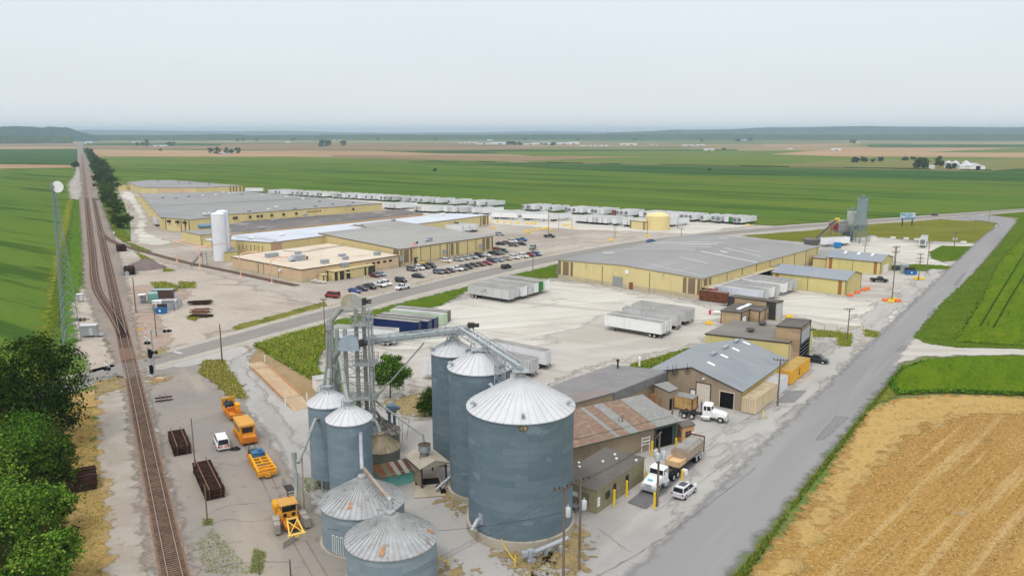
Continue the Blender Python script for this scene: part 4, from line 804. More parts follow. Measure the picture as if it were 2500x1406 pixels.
for i,px in ((0,571),(0,577),(1,610),(1,629),(1,638),(1,663),(1,692),(1,723),(1,862)):
 t=P2.at(px,i,5);mb=MB();P2.plate(mb,i,t-.6,t+.6,3.6,4.9,.5);mb.build('wall_fan',M_dark,P2.t)
for k in range(6):
 t=P2.at(752+6*k,1,5);mb=MB();P2.plate(mb,1,t-.35,t+.35,4.3,5.0,.25);mb.build('wall_vent',M_dark,P2.t)
for px,py in ((397,484),(429,485),(461,481),(495,478.5),(527,477),(560,474),(572,473),(590,475),(640,478),(700,482),(740,487),(780,493),(812,500),(852,503),(862,496),(675,507),(720,511),(770,505),(500,524),(512,522),(608,517),(656,513),(545,471)):
 P2.unit(px,py,1.3,1.6,.9,RN.choice([M_steelw,M_wht,M_steelw]))
mb=MB();mb.bar(P2.roofpt(415,502),P2.roofpt(770,484),.5,.12);mb.build('roof_seam',mat('dark_seam',S(120,120,122),.9),P2.t)
T1=B('plant_block','tall yellow block with wall fans standing at the end of the wide grey roof','building',quad((464,537.5),(520,532),(480,527),(394.2,531.8),z=6.4),6.4,M_yel,M_rgrey,thick=.25)
f=T1.ln(3);T1.wall_part('wall_panel',3,[(.2,1.6),(2.6,3.4),(f-1.4,f-.4),(f-4.6,f-3.4),(f-7.6,f-6.8)],.3,6.2,M_panel,.06,one=False)
for px in (414,435,453):
 t=T1.at(px,3,5);mb=MB();T1.plate(mb,3,t-1,t+1,4.4,5.6,1.1);mb.build('wall_fan',M_dark,T1.t)
mb=MB()
for k in range(14):
 q=T1.roofpt(400+k*6,530.4-.1*k);mb.bar(q,q+Vector((0,0,.8)),.08)
mb.bar(T1.roofpt(400,530.4)+Vector((0,0,.8)),T1.roofpt(484,529)+Vector((0,0,.8)),.12);mb.build('roof_rail',M_steelw,T1.t)
T2=B('plant_block','yellow flat block with dark brown corner just left of the white silos','building',quad((491.5,575),(530,571),(520,561),(444,565),z=4.6),4.6,M_yel,M_rgrey,thick=.2)
T2.wall_part('corner_trim',3,[(T2.ln(3)-.8,T2.ln(3)-.05)],.1,4.5,M_rust,.06)
T3=B('pump_house','small yellow pump house with pale roof below the white silos','building',quad((515,589),(528,586.5),(520,582.5),(496.5,585.5),z=3.2),3.2,M_yel2,M_rwhite,thick=.15)
T4=B('pump_house','little yellow hut with red extinguisher box in front of the silos','building',quad((535,602.5),(546,600),(540,598),(519,600),z=3.2),3.2,M_yel2,M_yel2,thick=.12)
T4.wall_part('extinguisher_box',3,[(T4.ln(3)-.9,T4.ln(3)-.3)],.4,2.2,mat('red_box',V(150,40,28),.5),.1)
T5=B('boiler_house','yellow hut with sloping grey roof touching the cream roof building','building',quad((549,617),(579,614),(570,603),(540.5,604),z=3.6),3.6,M_yel2,M_rgrey,thick=.15)
mb=MB();T5.plate(mb,3,T5.ln(3)*.1,T5.ln(3)*.4,.05,2.4,.1);mb.build('door',M_wht,T5.t)
P1=B('warehouse','far yellow warehouse with grey roof at the end of the white gravel road','warehouse',quad((346,458.5),(478,459.5),(591.4,454),(420,440.4),(363,440.6),(308.5,445.5),z=5.8),5.8,M_yel,M_rgrey,thick=.2)
mb=MB()
for px in (562,570,577,586):
 t=P1.at(px,1,4);P1.plate(mb,1,t-.5,t+.7,.2,5.6,.1)
mb.build('wall_panel',M_panel,P1.t);mb=MB()
for px in (312,318,328,335,341):
 t=P1.at(px,5,4);P1.plate(mb,5,t-.4,t+.4,.2,5.6,.1)
mb.build('downspout',M_trim,P1.t);P1.wall_part('wall_panel',0,[(P1.ln(0)*.28,P1.ln(0)*.9)],.2,5.4,M_tan,.08)
for px,py in ((385,443),(437,445),(463,448),(511,451)):
 P1.unit(px,py,1.4,1.8,.8,M_steelw)
P0=gable_bld('shed','tiny yellow gabled hut beside the far warehouse','shed',rect((308,456.5),3,-60,288,40,312),3,4,M_yel2,M_yel2,0);g=G(1610,563)
tk=thing('water_tank','round pale yellow water tank with domed top among the trailers','tank',g+Vector((0,6,0)));tr=29*(g.y+6)/F*1.01
M_ytank=mat('pale_yellow_tank',V(224,206,148),.5,layers=[L(.15,.4,.65,V(214,196,140),.7),stain(V(206,186,130),.5)]);mb=MB();th_=HT(1610,563,529.5)
mb.lathe([(tr,0),(tr,th_)],40,0);mb.build('shell',M_ytank,tk,smooth=True);mb=MB()
mb.lathe([(tr+.05,th_),(tr*.85,th_+.7),(tr*.5,th_+1.5),(.6,th_+1.9),(.6,th_+2.2),(0,th_+2.25)],40,0);mb.build('dome',M_ytank,tk,smooth=True);mb=MB()
for k in range(20):
 a=k*2*math.pi/20;mb.bar((tr*math.cos(a),tr*math.sin(a),th_),(tr*math.cos(a),tr*math.sin(a),th_+.9),.06)
mb.build('railing',M_steelw,tk)
PH=B('pump_house','square yellow pump house with dark corners beside the round tank','building',quad((1575,542.5),(1583,541.5),(1570,537.5),(1538,538.5),z=4.2),4.2,M_yel,M_rcream,thick=.3)
PH.wall_part('wall_panel',3,[(.1,1.0),(PH.ln(3)-1.2,PH.ln(3)-.2)],.1,4.1,M_panel,.05,one=False)
M_silo=mat('white_silo_paint',V(226,228,234),.45,layers=[L(.2,.4,.65,V(214,217,225),.7),stain(V(200,203,212),.4)])
for px,lab,rr,top in ((539,'front white cylindrical silo of the touching pair',17,520),(548,'rear white cylindrical silo, right of its twin',15,518)):
 g=G(px if px!=548 else 549,636 if px==539 else 630)
 s_=thing('silo','left of the two tall white silos' if px==539 else 'right-hand white silo of the tall pair','silo',g,90,'pair of white silos')
 h_=HT(px,632,top);r_=rr*.95*g.y/F;mb=MB();mb.lathe([(r_,0),(r_,h_)],28);mb.build('shell',M_silo,s_,smooth=True);mb=MB()
 mb.lathe([(r_+.06,h_),(r_*.6,h_+.5),(0,h_+.7)],28);mb.build('top',M_silo,s_,smooth=True);mb=MB()
 for sg in (-1,1):
  x_=(r_+.35)*sg;mb.bar((x_,-.25,2),(x_,-.25,h_+.9),.07);mb.bar((x_,.25,2),(x_,.25,h_+.9),.07)
  for k in range(int(h_)):
   mb.bar((x_,-.25,2+k*.95),(x_,.25,2+k*.95),.06)
 mb.build('ladder',M_steelw,s_)
gp=[(432,640),(488,678),(588,678),(664,694)];hts=[(430,589),(486,605),(586,618),(662,630)]
for (bx,by),(tx,ty),lab in zip(gp,hts,('leftmost peach pipe post over the railway spur','peach pipe post beside the blue-grey stair','tall bent peach lamp post before the cream roof','rightmost bent peach post by the wall')):
 by2={432:640,488:655,588:677,664:693}[bx];t=thing('pipe_post',lab,'post',G(bx,by2),90,'peach posts along the spur');h_=HT(bx,by2,ty);mb=MB()
 bent=bx>500;pts=[(0,0,0),(0,0,h_*.88),(.5,.4,h_*.97),(2.2,1.8,h_),(4.5,3.8,h_*.98)] if bent else [(0,0,0),(0,0,h_),];mb.tube(pts,.2,8)
 mb.build('pole',M_pinkp,t);mb=MB();mb.box(-.5,-.5,0,.5,.5,.25)
 if not bent:
  mb.tube([(-.3,0,h_),(2.5,3,h_+.05)],.18,6)
 else :
  mb.box(4.2,3.5,h_*.95,5.0,4.2,h_*1.0)
 mb.build('arm',M_pinkp,t)
g0,g1_=G(430,592,HT(432,640,592)),G(488,612,HT(488,655,608));t=thing('overhead_pipe','peach overhead pipe joining the two left posts','pipe',(0,0,0))
mb=MB();a_,b_=G(432,640),G(488,655);z0_,z1_=HT(432,640,589),HT(488,655,605);mb.tube([(a_.x,a_.y,z0_),(b_.x,b_.y,z1_),(b_.x+6,b_.y+14,z1_)],.13,6)
mb.tube([(a_.x+1,a_.y+2,z0_+.2),(b_.x+1,b_.y+2,z1_+.2),(b_.x+8,b_.y+18,z1_)],.1,6);mb.build('pipe',M_pinkp,t)
t=thing('stair','blue-grey steel stair leaning by the railway spur','stairs',G(466,650),60);mb=MB()
for y_ in (-.6,.6):
 mb.bar((0,y_,.1),(4.2,y_,4.4),.1,.3);mb.bar((0,y_,1.1),(4.2,y_,5.4),.07)
 for k in range(4):
  mb.bar((k*1.3,y_,.2+k*1.33),(k*1.3,y_,1.1+k*1.33),.06)
for k in range(14):
 mb.box(k*.3,-.6,.15+k*.31,k*.3+.28,.6,.2+k*.31)
mb.build('flight',mat('blue_grey_steel',V(108,120,128),.5),t);mb=MB();mb.box(4.2,-.7,4.35,6,.7,4.45)
for x_ in (4.4,5.9):
 for y_ in (-.6,.6):
  mb.bar((x_,y_,0),(x_,y_,5.3),.1)
mb.build('landing',MATS['blue_grey_steel'],t)
t=thing('fuel_tank','blue horizontal vessel on the flat roof behind the white silos','tank',G(502,558,4.9),60)
for k in (-1.3,1.3):
 mb=MB();mb.tube([(-3.2,k,1.2),(-3,k,1.2),(3,k,1.2),(3.2,k,1.2)],1.0,12);mb.build('vessel',mat('blue_grey_vessel',V(112,136,152),.45),t,smooth=True)
mb=MB()
for x_ in (-2,2):
 mb.box(x_-.15,-2,0,x_+.15,2,.6)
mb.build('saddle',M_steelw,t)
def bin_steel(name,c,c2,c3):
 """curved sheets: rings 0.8 m high, staggered joints, every sheet weathered a little differently"""
 if name in MATS:
  return MATS[name]
 m=mat(name,c,.6,.0,layers=[L(.15,.35,.65,c2,.8),],bump=None);nt=m.node_tree;N,K=nt.nodes,nt.links;b_=N['Principled BSDF']
 src=b_.inputs['Base Color'].links[0].from_socket;g=N.new('ShaderNodeTexCoord');sp_=N.new('ShaderNodeSeparateXYZ')
 K.new(g.outputs['Object'],sp_.inputs[0]);at=N.new('ShaderNodeMath');at.operation='ARCTAN2';K.new(sp_.outputs[1],at.inputs[0])
 K.new(sp_.outputs[0],at.inputs[1]);ml_=N.new('ShaderNodeMath');ml_.operation='MULTIPLY';ml_.inputs[1].default_value=5.
 K.new(at.outputs[0],ml_.inputs[0]);cb=N.new('ShaderNodeCombineXYZ');K.new(ml_.outputs[0],cb.inputs[0]);K.new(sp_.outputs[2],cb.inputs[1])
 def brick(w,h,mort,c1=(0,0,0,1),c2_=(1,1,1,1)):
  t=N.new('ShaderNodeTexBrick');t.inputs['Scale'].default_value=1;t.inputs['Brick Width'].default_value=w;t.inputs['Row Height'].default_value=h
  t.inputs['Mortar Size'].default_value=mort;t.inputs['Mortar Smooth'].default_value=.2;t.inputs['Color1'].default_value=c1
  t.inputs['Color2'].default_value=c2_;K.new(cb.outputs[0],t.inputs['Vector']);return t
 t1=brick(2.4,.82,0);t2=brick(2.4,.82,.022);t3=brick(900.,1.64,0);r3=N.new('ShaderNodeMix');r3.data_type='RGBA'
 K.new(ramp(nt,t3.outputs['Color'],0,1,.7),r3.inputs[0]);K.new(src,r3.inputs[6]);r3.inputs[7].default_value=(*c2,1);x=N.new('ShaderNodeMix')
 x.data_type='RGBA';K.new(ramp(nt,t1.outputs['Color'],0,1,.45),x.inputs[0]);K.new(r3.outputs[2],x.inputs[6]);x.inputs[7].default_value=(*c3,1)
 nz=N.new('ShaderNodeTexNoise');mp=N.new('ShaderNodeMapping');mp.inputs['Scale'].default_value=(.5,.5,.8);K.new(g.outputs['Object'],mp.inputs[0])
 K.new(mp.outputs[0],nz.inputs['Vector']);nz.inputs['Scale'].default_value=.55;nz.inputs['Detail'].default_value=5;y=N.new('ShaderNodeMix')
 y.data_type='RGBA';K.new(ramp(nt,nz.outputs['Fac'],.63,.67,.18),y.inputs[0]);K.new(x.outputs[2],y.inputs[6])
 y.inputs[7].default_value=(*V(172,186,194),1);w=N.new('ShaderNodeMix');w.data_type='RGBA';K.new(ramp(nt,t2.outputs['Fac'],.1,.9,.45),w.inputs[0])
 K.new(y.outputs[2],w.inputs[6]);w.inputs[7].default_value=(*(q*.55 for q in c),1);K.new(w.outputs[2],b_.inputs['Base Color'])
 wv=N.new('ShaderNodeTexWave');wv.bands_direction='Z';wv.inputs['Scale'].default_value=2.4;K.new(g.outputs['Object'],wv.inputs['Vector'])
 bp=N.new('ShaderNodeBump');bp.inputs['Strength'].default_value=.3;bp.inputs['Distance'].default_value=.03
 K.new(wv.outputs['Fac'],bp.inputs['Height']);K.new(bp.outputs[0],b_.inputs['Normal']);return m
BINB=bin_steel('blue_grey_bin_steel',V(106,123,132),V(92,110,119),V(118,134,142))
BINL=bin_steel('light_bin_steel',V(124,141,151),V(112,130,141),V(136,152,160))
BINO=bin_steel('old_bin_steel',V(134,149,156),V(122,138,146),V(148,162,168))
BINR=bin_steel('dull_green_bin_steel',V(108,114,108),V(120,116,100),V(124,134,136))
R_WHITE=mat('white_bin_roof',S(236,238,240),.5,.1,layers=[L(.5,.4,.7,S(222,225,228),.6),L(1.5,.55,.7,S(206,210,214),.4)])
R_OLD=mat('weathered_bin_roof',S(200,203,204),.6,.1,layers=[L(.7,.35,.6,S(180,182,182),.8),L(1.2,.56,.68,S(150,138,124),.65),L(2.6,.6,.7,S(136,118,100),.5)])
R_TAN=mat('tan_stained_bin_roof',S(176,166,140),.6,.2,layers=[L(.8,.4,.65,S(156,142,112),.8),L(2,.55,.7,S(128,108,82),.6)])
R_STRIPE=mat('dark_streaked_bin_roof',S(150,148,140),.6,.2,layers=[L(1.5,.45,.6,S(96,84,70),.8)])
M_hatch=mat('rusty_hatch',S(188,132,98),.7,layers=[L(3,.4,.6,S(202,168,136),.8)])
def grain_bin(name,label,x,y,R,h,hr,steel,roof,ribs,base=.0,z0=0.,ring=False,seg=48,hatches=(),group='grain bins of the elevator',vents=0,cap=.55):
 t=thing(name,label,'grain bin',(x,y,0),90,group);mb=MB();mb.lathe([(R,z0+base),(R,h)],seg,0);mb.build('wall',steel,t,smooth=True)
 if base:
  mb=MB();mb.lathe([(R+.32,0),(R+.32,base-.02)],seg,0);mb.build('foundation',M_concw,t,smooth=True)
 mb=MB();ov=.18;sl=(hr-h)/R;mb.lathe([(R+ov,h-.06),(R+ov,h+.05),(cap,hr),(cap,hr+.3),(cap*.9,hr+.42),(0,hr+.5)],ribs*2,0)
 for k in range(ribs):
  a=2*math.pi*k/ribs;d=Vector((math.cos(a),math.sin(a),0));mb.bar(d*(R+ov)+Vector((0,0,h+.08)),d*(cap+.05)+Vector((0,0,hr+.02)),.07,.13)
 mb.build('roof',roof,t)
 for a,f,w,l_ in hatches:
  mb=MB();T=Matrix.Rotation(rad(90-a),4,'Z')@Matrix.Translation((R*f,0,h+(R-R*f)*sl+.1))@Matrix.Rotation(math.atan(sl),4,'Y')
  mb.box(-l_/2,-w/2,-.05,l_/2,w/2,.18,0,T);mb.build('hatch',M_hatch,t)
 for k in range(vents):
  a=rad(200+k*360/vents);d=Vector((math.cos(a),math.sin(a),0));mb=MB();p=d*R*.9+Vector((0,0,h+R*.1*sl))
  mb.tube([p,p+Vector((0,0,.5)),p+d*.35+Vector((0,0,.75)),p+d*.6+Vector((0,0,.6))],.22,8);mb.build('vent',M_steel,t)
 return t
bA=grain_bin('grain_bin','largest blue-grey grain bin with white roof and a concrete ring at its foot',1.1,95.8,6.7,16.3,20.1,BINB,R_WHITE,40,1.25,seg=80,vents=5)
bB=grain_bin('grain_bin','tall slim dark bin with white roof just behind the largest one',-4.5,105.7,4.25,18.4,20.8,BINB,R_WHITE,24,.9,seg=56,vents=3)
bC=grain_bin('grain_bin','tall dark bin farthest back, under the catwalk corner',-9.0,117.,3.3,17.4,19.2,BINB,R_WHITE,20,.6,vents=3)
bD=grain_bin('grain_bin','tall light bin on steel legs beside the stair and spout',-26.,107.6,2.85,12.6,14.3,BINL,R_WHITE,18,z0=1.9)
bE=grain_bin('grain_bin','tall light grey bin in front of the elevator leg',-21.9,101.6,2.95,12.4,14.2,BINL,R_WHITE,18,.1)
bF=grain_bin('grain_bin','short dull bin with tan stained roof beside the rusty shed',-19.6,112.4,2.8,3.9,5.7,BINR,R_TAN,22,.2)
bG=grain_bin('grain_bin','short bin with dark streaked roof, half hidden behind the tan one',-20.8,119.3,3.,3.7,5.6,BINR,R_STRIPE,14,.2)
bH=grain_bin('grain_bin','wide low bin with weathered ribbed roof and one rusty hatch',-18.6,92.4,5.1,5.1,8.0,BINO,R_OLD,44,.15,seg=60,hatches=[(192,.72,.55,.9),(118,.8,.5,.9)])
bI=grain_bin('grain_bin','nearest low wide bin with weathered roof, cut by the bottom of the picture',-13.7,83.3,5.1,5.0,7.8,BINO,R_OLD,46,.15,seg=60,hatches=[(184,.84,.55,1.1),(88,.86,.5,.9)])
for t,x,y in ((bD,-26.,107.6),):
 for k in range(10):
  a=k*2*math.pi/10;mb=MB();mb.bar((2.7*math.cos(a),2.7*math.sin(a),0),(2.7*math.cos(a),2.7*math.sin(a),2.0),.16);mb.build('leg',M_steel,t)
 mb=MB();mb.lathe([(.3,.5),(2.8,1.95)],24);mb.build('hopper',M_steel,t)
for t,R_,ys in ((bH,5.1,(200,207,214)),(bI,5.1,(150,170))):
 for a in ys:
  mb=MB();d=az(a);tt=Vector((-d.y,d.x,0));p=d*(R_+.04);mb.bar(p-tt*.16+Vector((0,0,.3)),p-tt*.16+Vector((0,0,2.6)),.06)
  mb.bar(p+tt*.16+Vector((0,0,.3)),p+tt*.16+Vector((0,0,2.6)),.06);mb.bar(p-tt*.16+Vector((0,0,2.6)),p+tt*.16+Vector((0,0,2.6)),.06)
  mb.build('stiffener',M_wht,t)
mb=MB();pl=[];a0=math.atan2(-95.8,-1.1)+.045
for k in range(28):
 q=2*math.pi*k/28;aa=a0+.085*math.cos(q);pl.append(Vector((6.74*math.cos(aa),6.74*math.sin(aa),15.75+.36*math.sin(q))))
mb.face(pl);pl2=[Vector((p.x*1.004,p.y*1.004,15.75+(p.z-15.75)*.82)) for p in pl]
pl2=[Vector((6.765*math.cos(a0+(math.atan2(p.y,p.x)-a0)*.86),6.765*math.sin(a0+(math.atan2(p.y,p.x)-a0)*.86),p.z)) for p in pl2];mb.face(pl2,1)
sg=mb.build('badge',[mat('dark_badge',V(70,66,58),.6),mat('tan_badge',V(176,160,128),.6)],bA)
STR={'G':[(.4,.5,.15,.62),(.15,.62,-.25,.62),(-.25,.62,-.42,.4),(-.42,.4,-.42,-.4),(-.42,-.4,-.25,-.62),(-.25,-.62,.15,-.62),(.15,-.62,.4,-.45),(.4,-.45,.4,0),(.4,0,.05,0)],'S':[(.4,.5,.2,.62),(.2,.62,-.2,.62),(-.2,.62,-.4,.42),(-.4,.42,-.4,.18),(-.4,.18,.4,-.16),(.4,-.16,.4,-.42),(.4,-.42,.2,-.62),(.2,-.62,-.2,-.62),(-.2,-.62,-.4,-.5)],'I':[(0,.62,0,-.62)]}
for i,ch in enumerate('GSI'):
 mb=MB()
 for x0,z0,x1,z1 in STR[ch]:
  q=[]
  for x_,z_ in ((x0,z0),(x1,z1)):
   aa=a0+((i-1)*.36+x_*.3)/6.8;q.append(Vector((6.79*math.cos(aa),6.79*math.sin(aa),15.75+z_*.3)))
  mb.bar(q[0],q[1],.05,.07)
 mb.build('letter',MATS['dark_badge'],sg)
mb=MB();d=az(228);p=d*6.7+Vector((0,0,3.2));mb.tube([p,p+d*.5+Vector((0,0,-.1)),p+d*1.4+Vector((0,0,-1.1))],.28,8)
mb.bar(p+Vector((0,0,.6)),p+Vector((0,0,-.7)),.5,.5);mb.build('spout',M_steel,bA)
fan=thing('aeration_fan','grey sweep auger gearbox and tube at the foot of the largest bin','fan',(2.2,86.6,0),70);mb=MB();mb.box(-.5,-.5,.0,.5,.5,.5)
mb.tube([(0,0,.5),(0,0,1.6)],.42,10);mb.box(-1.1,-.3,.9,-.4,.3,1.5);mb.build('housing',M_steelw,fan);mb=MB()
mb.tube([(.3,.1,1.1),(3.4,1.0,1.2),(5.4,1.4,1.4)],.3,10)
for x_ in (2.2,4.2):
 mb.box(x_-.25,.45,0,x_+.25,1.05,.9)
mb.build('tube',M_steel,fan);TX,TY=-24.6,116.6;TZ=HT(878,1112,728)+1.1
tw=thing('elevator_tower','grey bucket elevator tower with two domed heads above the grain bins','grain elevator',(TX,TY,0),90);mb=MB()
legs=[(-1.5,-.6),(-.75,-.6),(1.5,-.3),(2.2,-.3)]
M_leg=mat('weathered_galvanised',V(154,158,154),.6,.15,layers=[L(.5,.4,.65,V(136,141,138),.8),stain(V(140,138,124),.5)])
for k,(x_,y_) in enumerate(((-1.75,-.4),(-.55,-.4),(1.1,.1),(2.3,.1))):
 mb=MB();mb.box(x_-.27,y_-.3,0,x_+.27,y_+.3,TZ-2.2 if k>1 else TZ-5.4);mb.build('trunk',M_leg,tw)
def head(x_,y_,z_,w,m,name):
 mb=MB();n_=14;pr=[(-w/2,0),(w/2,0)]+[(w/2*math.cos(math.pi*i/n_),1.0+w*.42*math.sin(math.pi*i/n_)) for i in range(n_+1)]
 vs=[Vector((x_+a,y_-.5,z_+b_)) for a,b_ in pr]+[Vector((x_+a,y_+.5,z_+b_)) for a,b_ in pr];k=len(pr)
 mb.add(vs,[tuple(range(k)),tuple(range(2*k-1,k-1,-1))]+[((i+1)%k,i,i+k,(i+1)%k+k) for i in range(k)])
 mb.box(x_-w/2-.06,y_-.58,z_-.08,x_+w/2+.06,y_+.58,z_+.06);mb.box(x_-.05,y_-.55,z_,x_+.05,y_+.55,z_+1+w*.42);o=mb.build(name,m,tw);mb=MB()
 mb.tube([(x_+w/2+.1,y_,z_+1.0),(x_+w/2+1.3,y_,z_+1.0)],.32,10);mb.box(x_+w/2+.05,y_-.5,z_+.5,x_+w/2+.5,y_+.5,z_+1.5);mb.build('motor',M_dark,tw)
head(.6,.3,TZ-2.3,3.1,mat('stained_head_casing',V(182,182,172),.55,.2,layers=[L(.5,.5,.62,V(186,160,116),.7),L(.8,.4,.6,V(160,162,158),.6)]),'head')
head(.2,-1.0,TZ-8.4,3.0,mat('bluish_head_casing',V(168,182,192),.5,.2,layers=[L(.6,.4,.6,V(156,170,180),.7)]),'head');mb=MB()
for x_ in (-2.6,3.2):
 for y_ in (-1.4,1.4):
  mb.bar((x_,y_,0),(x_,y_,TZ-3.4 if x_>0 else TZ-8.5),.17)
lv=0;z_=0.
while z_<TZ-4:
 z2=z_+2.6
 for (xa,ya),(xb,yb) in (((-2.6,-1.4),(3.2,-1.4)),((3.2,-1.4),(3.2,1.4)),((3.2,1.4),(-2.6,1.4)),((-2.6,1.4),(-2.6,-1.4))):
  if xa<0 and xb<0 and z2>TZ-9:
   continue
  mb.bar((xa,ya,z2),(xb,yb,z2),.1)
  if z2<TZ-8:
   mb.bar((xa,ya,z_),(xb,yb,z2),.08)
 z_=z2
mb.build('support_frame',M_leg,tw);mb=MB()
for x_ in (3.4,3.95):
 mb.bar((x_,-1.7,.5),(x_,-1.7,TZ-1.5),.07)
for k in range(int(TZ*2.4)):
 mb.bar((3.4,-1.7,.7+k*.4),(3.95,-1.7,.7+k*.4),.045)
for k in range(int(TZ/1.3)):
 zc=2.5+k*1.3
 if zc<TZ-1.5:
  pts=[(3.3,-1.7,zc),(3.25,-2.3,zc),(3.67,-2.55,zc),(4.1,-2.3,zc),(4.05,-1.7,zc)]
  for i in range(4):
   mb.bar(pts[i],pts[i+1],.05)
for dx in (3.25,3.67,4.1):
 mb.bar((dx,-2.4,2.5),(dx,-2.4,TZ-1.8),.045)
mb.build('caged_ladder',M_steel,tw)
def platform(zp,x0,x1,y0,y1):
 mb=MB();mb.box(x0,y0,zp-.12,x1,y1,zp)
 for zr_ in (.55,1.1):
  for a,b_ in (((x0,y0),(x1,y0)),((x1,y0),(x1,y1)),((x1,y1),(x0,y1)),((x0,y1),(x0,y0))):
   mb.bar((*a,zp+zr_),(*b_,zp+zr_),.055)
 n_=5
 for k in range(n_+1):
  for yy in (y0,y1):
   xx=x0+(x1-x0)*k/n_;mb.bar((xx,yy,zp),(xx,yy,zp+1.1),.055)
 mb.build('platform',M_leg,tw)
platform(TZ-4.6,.6,3.5,-1.7,1.5);platform(TZ-10.6,.8,4.1,-2.2,1.6);platform(TZ-16.,-5.2,4.2,-2.0,2.0);platform(TZ-21.5,-1.5,4.3,-2.2,1.8);mb=MB()
zd=TZ-15.8;mb.lathe([(.3,zd-2.4),(1.5,zd-.6),(1.7,zd),(1.7,zd+.5),(1.1,zd+.9)],14,0,(-3.2,-.6))
mb.build('distributor',mat('olive_grey_steel',V(150,152,138),.6,.2),tw);mb=MB();mb.box(-2.9,-1.5,TZ-18.9,-.6,.3,TZ-16.7)
mb.add([(-2.9,-1.5,TZ-18.9),(-.6,-1.5,TZ-18.9),(-.6,.3,TZ-18.9),(-2.9,.3,TZ-18.9),(-1.4,-.9,TZ-21),(-1.0,-.9,TZ-21),(-1.0,-.3,TZ-21),(-1.4,-.3,TZ-21)],[(0,1,5,4),(1,2,6,5),(2,3,7,6),(3,0,4,7)])
mb.build('hopper',mat('olive_grey_steel',V(150,152,138)),tw);mb=MB()
for pts in ([(-.8,.3,TZ-2.1),(-1.8,.1,TZ-3.2),(-2.8,-.3,TZ-4.4)],[(-1.2,-1,TZ-8.2),(-2.4,-.8,TZ-9.8),(-3.,-.6,TZ-12),(-3.,-.6,TZ-15.3)]):
 mb.tube(pts,.42,8)
mb.lathe([(.3,TZ-6.2),(.62,TZ-5.5),(.62,TZ-4.7),(.35,TZ-3.9)],10,0,(-2.8,-.3))
for dx in (-.5,0,.5):
 mb.tube([(-2.8+dx*.8,-.4,TZ-5.9),(-2.9+dx*.9,-.8,TZ-11),(-3.1+dx*2,-1.4,TZ-15.6)],.22,7)
mb.build('drop_pipe',M_leg,tw)
def spout(label,pts,r=.27,m=None,name='grain_spout',stubs=True):
 t=thing(name,label,'spout',(0,0,0),90,'spouts of the elevator');t.location=pts[0];q=[Vector(p)-Vector(pts[0]) for p in pts];mb=MB();mb.tube(q,r,9)
 if stubs:
  for i in range(len(q)-1):
   n_=int((q[i+1]-q[i]).length/3.2)
   for k in range(1,n_+1):
    c_=q[i].lerp(q[i+1],k/(n_+1));d_=(q[i+1]-q[i]).normalized()*.07;mb.tube([c_-d_,c_+d_],r*1.28,9)
 mb.build('pipe',m or M_leg,t,smooth=True);return t
dz_=Vector((TX,TY,0))
spout('steep spout from the distributor down to the bin on legs',[dz_+Vector((-4,-.9,TZ-16)),(-26.4,110.5,16.4),(-26,107.6,14.6)])
spout('upright spout dropping onto the bin in front of the tower',[dz_+Vector((-2.6,-1.4,TZ-15.5)),(-24.2,108,19),(-22.2,102.2,15.2),(-21.9,101.6,14.3)])
spout('long pale spout running down past the front bin to the two low bins',[dz_+Vector((-1.6,-1.5,TZ-18.2)),(-20.6,102.5,12),(-18.9,94.0,9.6),(-18.7,93.2,8.8)],.25,M_steel)
spout('long diagonal spout reaching left to the load-out post by the stair',[dz_+Vector((-2.2,-1.3,TZ-18.8)),(-26.9,103.5,11.5),(-27.6,96.6,8.2)],.24)
spout('spout running right to the tan stained bin',[dz_+Vector((1.,-1,TZ-18.5)),(-20.4,113.6,7.4),(-19.6,112.4,6.1)],.24)
spout('spout running right to the streaked bin',[dz_+Vector((2.4,-.4,TZ-18.2)),(-21.2,118.2,7.4),(-20.8,119.3,6)],.22)
spout('thin long spout crossing to the small hopper over the truck shed',[dz_+Vector((3.4,.4,TZ-16.8)),(-14.6,110.6,7.6),(-12.9,108.9,7.2),(-12.7,108.7,6.1)],.16)
t=thing('transfer_auger','rusty inclined auger bridging the two low wide bins','conveyor',(-18.4,92.8,9.0));mb=MB()
mb.bar((0,0,0),(4.2,-8.2,0.1),.36,.4);mb.build('trough',mat('rusty_trough',V(158,144,132),.7,layers=[L(.8,.4,.6,V(138,116,98),.8)]),t);mb=MB()
for k in range(6):
 q=Vector((1.2+k*.45,-2.4-k*.88,-.2));mb.bar(q,q+Vector((-.4,-.2,-1.3+k*.1)),.06);mb.bar(q+Vector((-.4,-.2,-1.3+k*.1)),q+Vector((.45,-.9,0)),.05)
mb.build('brace',M_leg,t);mb=MB();mb.lathe([(.24,-.8),(.3,0),(.3,.35),(.18,.5)],10,0,(4.5,-8.7))
mb.tube([(4.2,-8.2,.1),(4.6,-9.0,.2),(4.7,-9.3,-.8)],.2,8);mb.build('head',M_steel,t)
t=thing('loadout_stair','grey load-out chute with steel stair and post left of the bin on legs','stairs',(-28.4,97.6,0),150);mb=MB()
mb.bar((0,1.0,0),(0,1.0,8.4),.2);mb.bar((.4,.4,0),(.4,.4,6.5),.16);mb.build('post',M_concw,t);mb=MB()
for k in range(13):
 mb.box(-.6+k*.2,-1.0,3.8-k*.3,-.35+k*.2,-.05,3.86-k*.3)
for y_ in (-1.05,0):
 mb.bar((-.5,y_,3.7),(2.2,y_,-.1),.07,.25);mb.bar((-.5,y_,4.7),(2.2,y_,.9),.05)
mb.box(-2.4,-1.05,3.75,-.5,0,3.85)
for x_ in (-2.4,-1.4,-.5):
 mb.bar((x_,-1.05,3.8),(x_,-1.05,4.9),.05)
mb.bar((-2.4,-1.05,4.9),(-.5,-1.05,4.9),.05);mb.build('flight',M_dark,t);mb=MB()
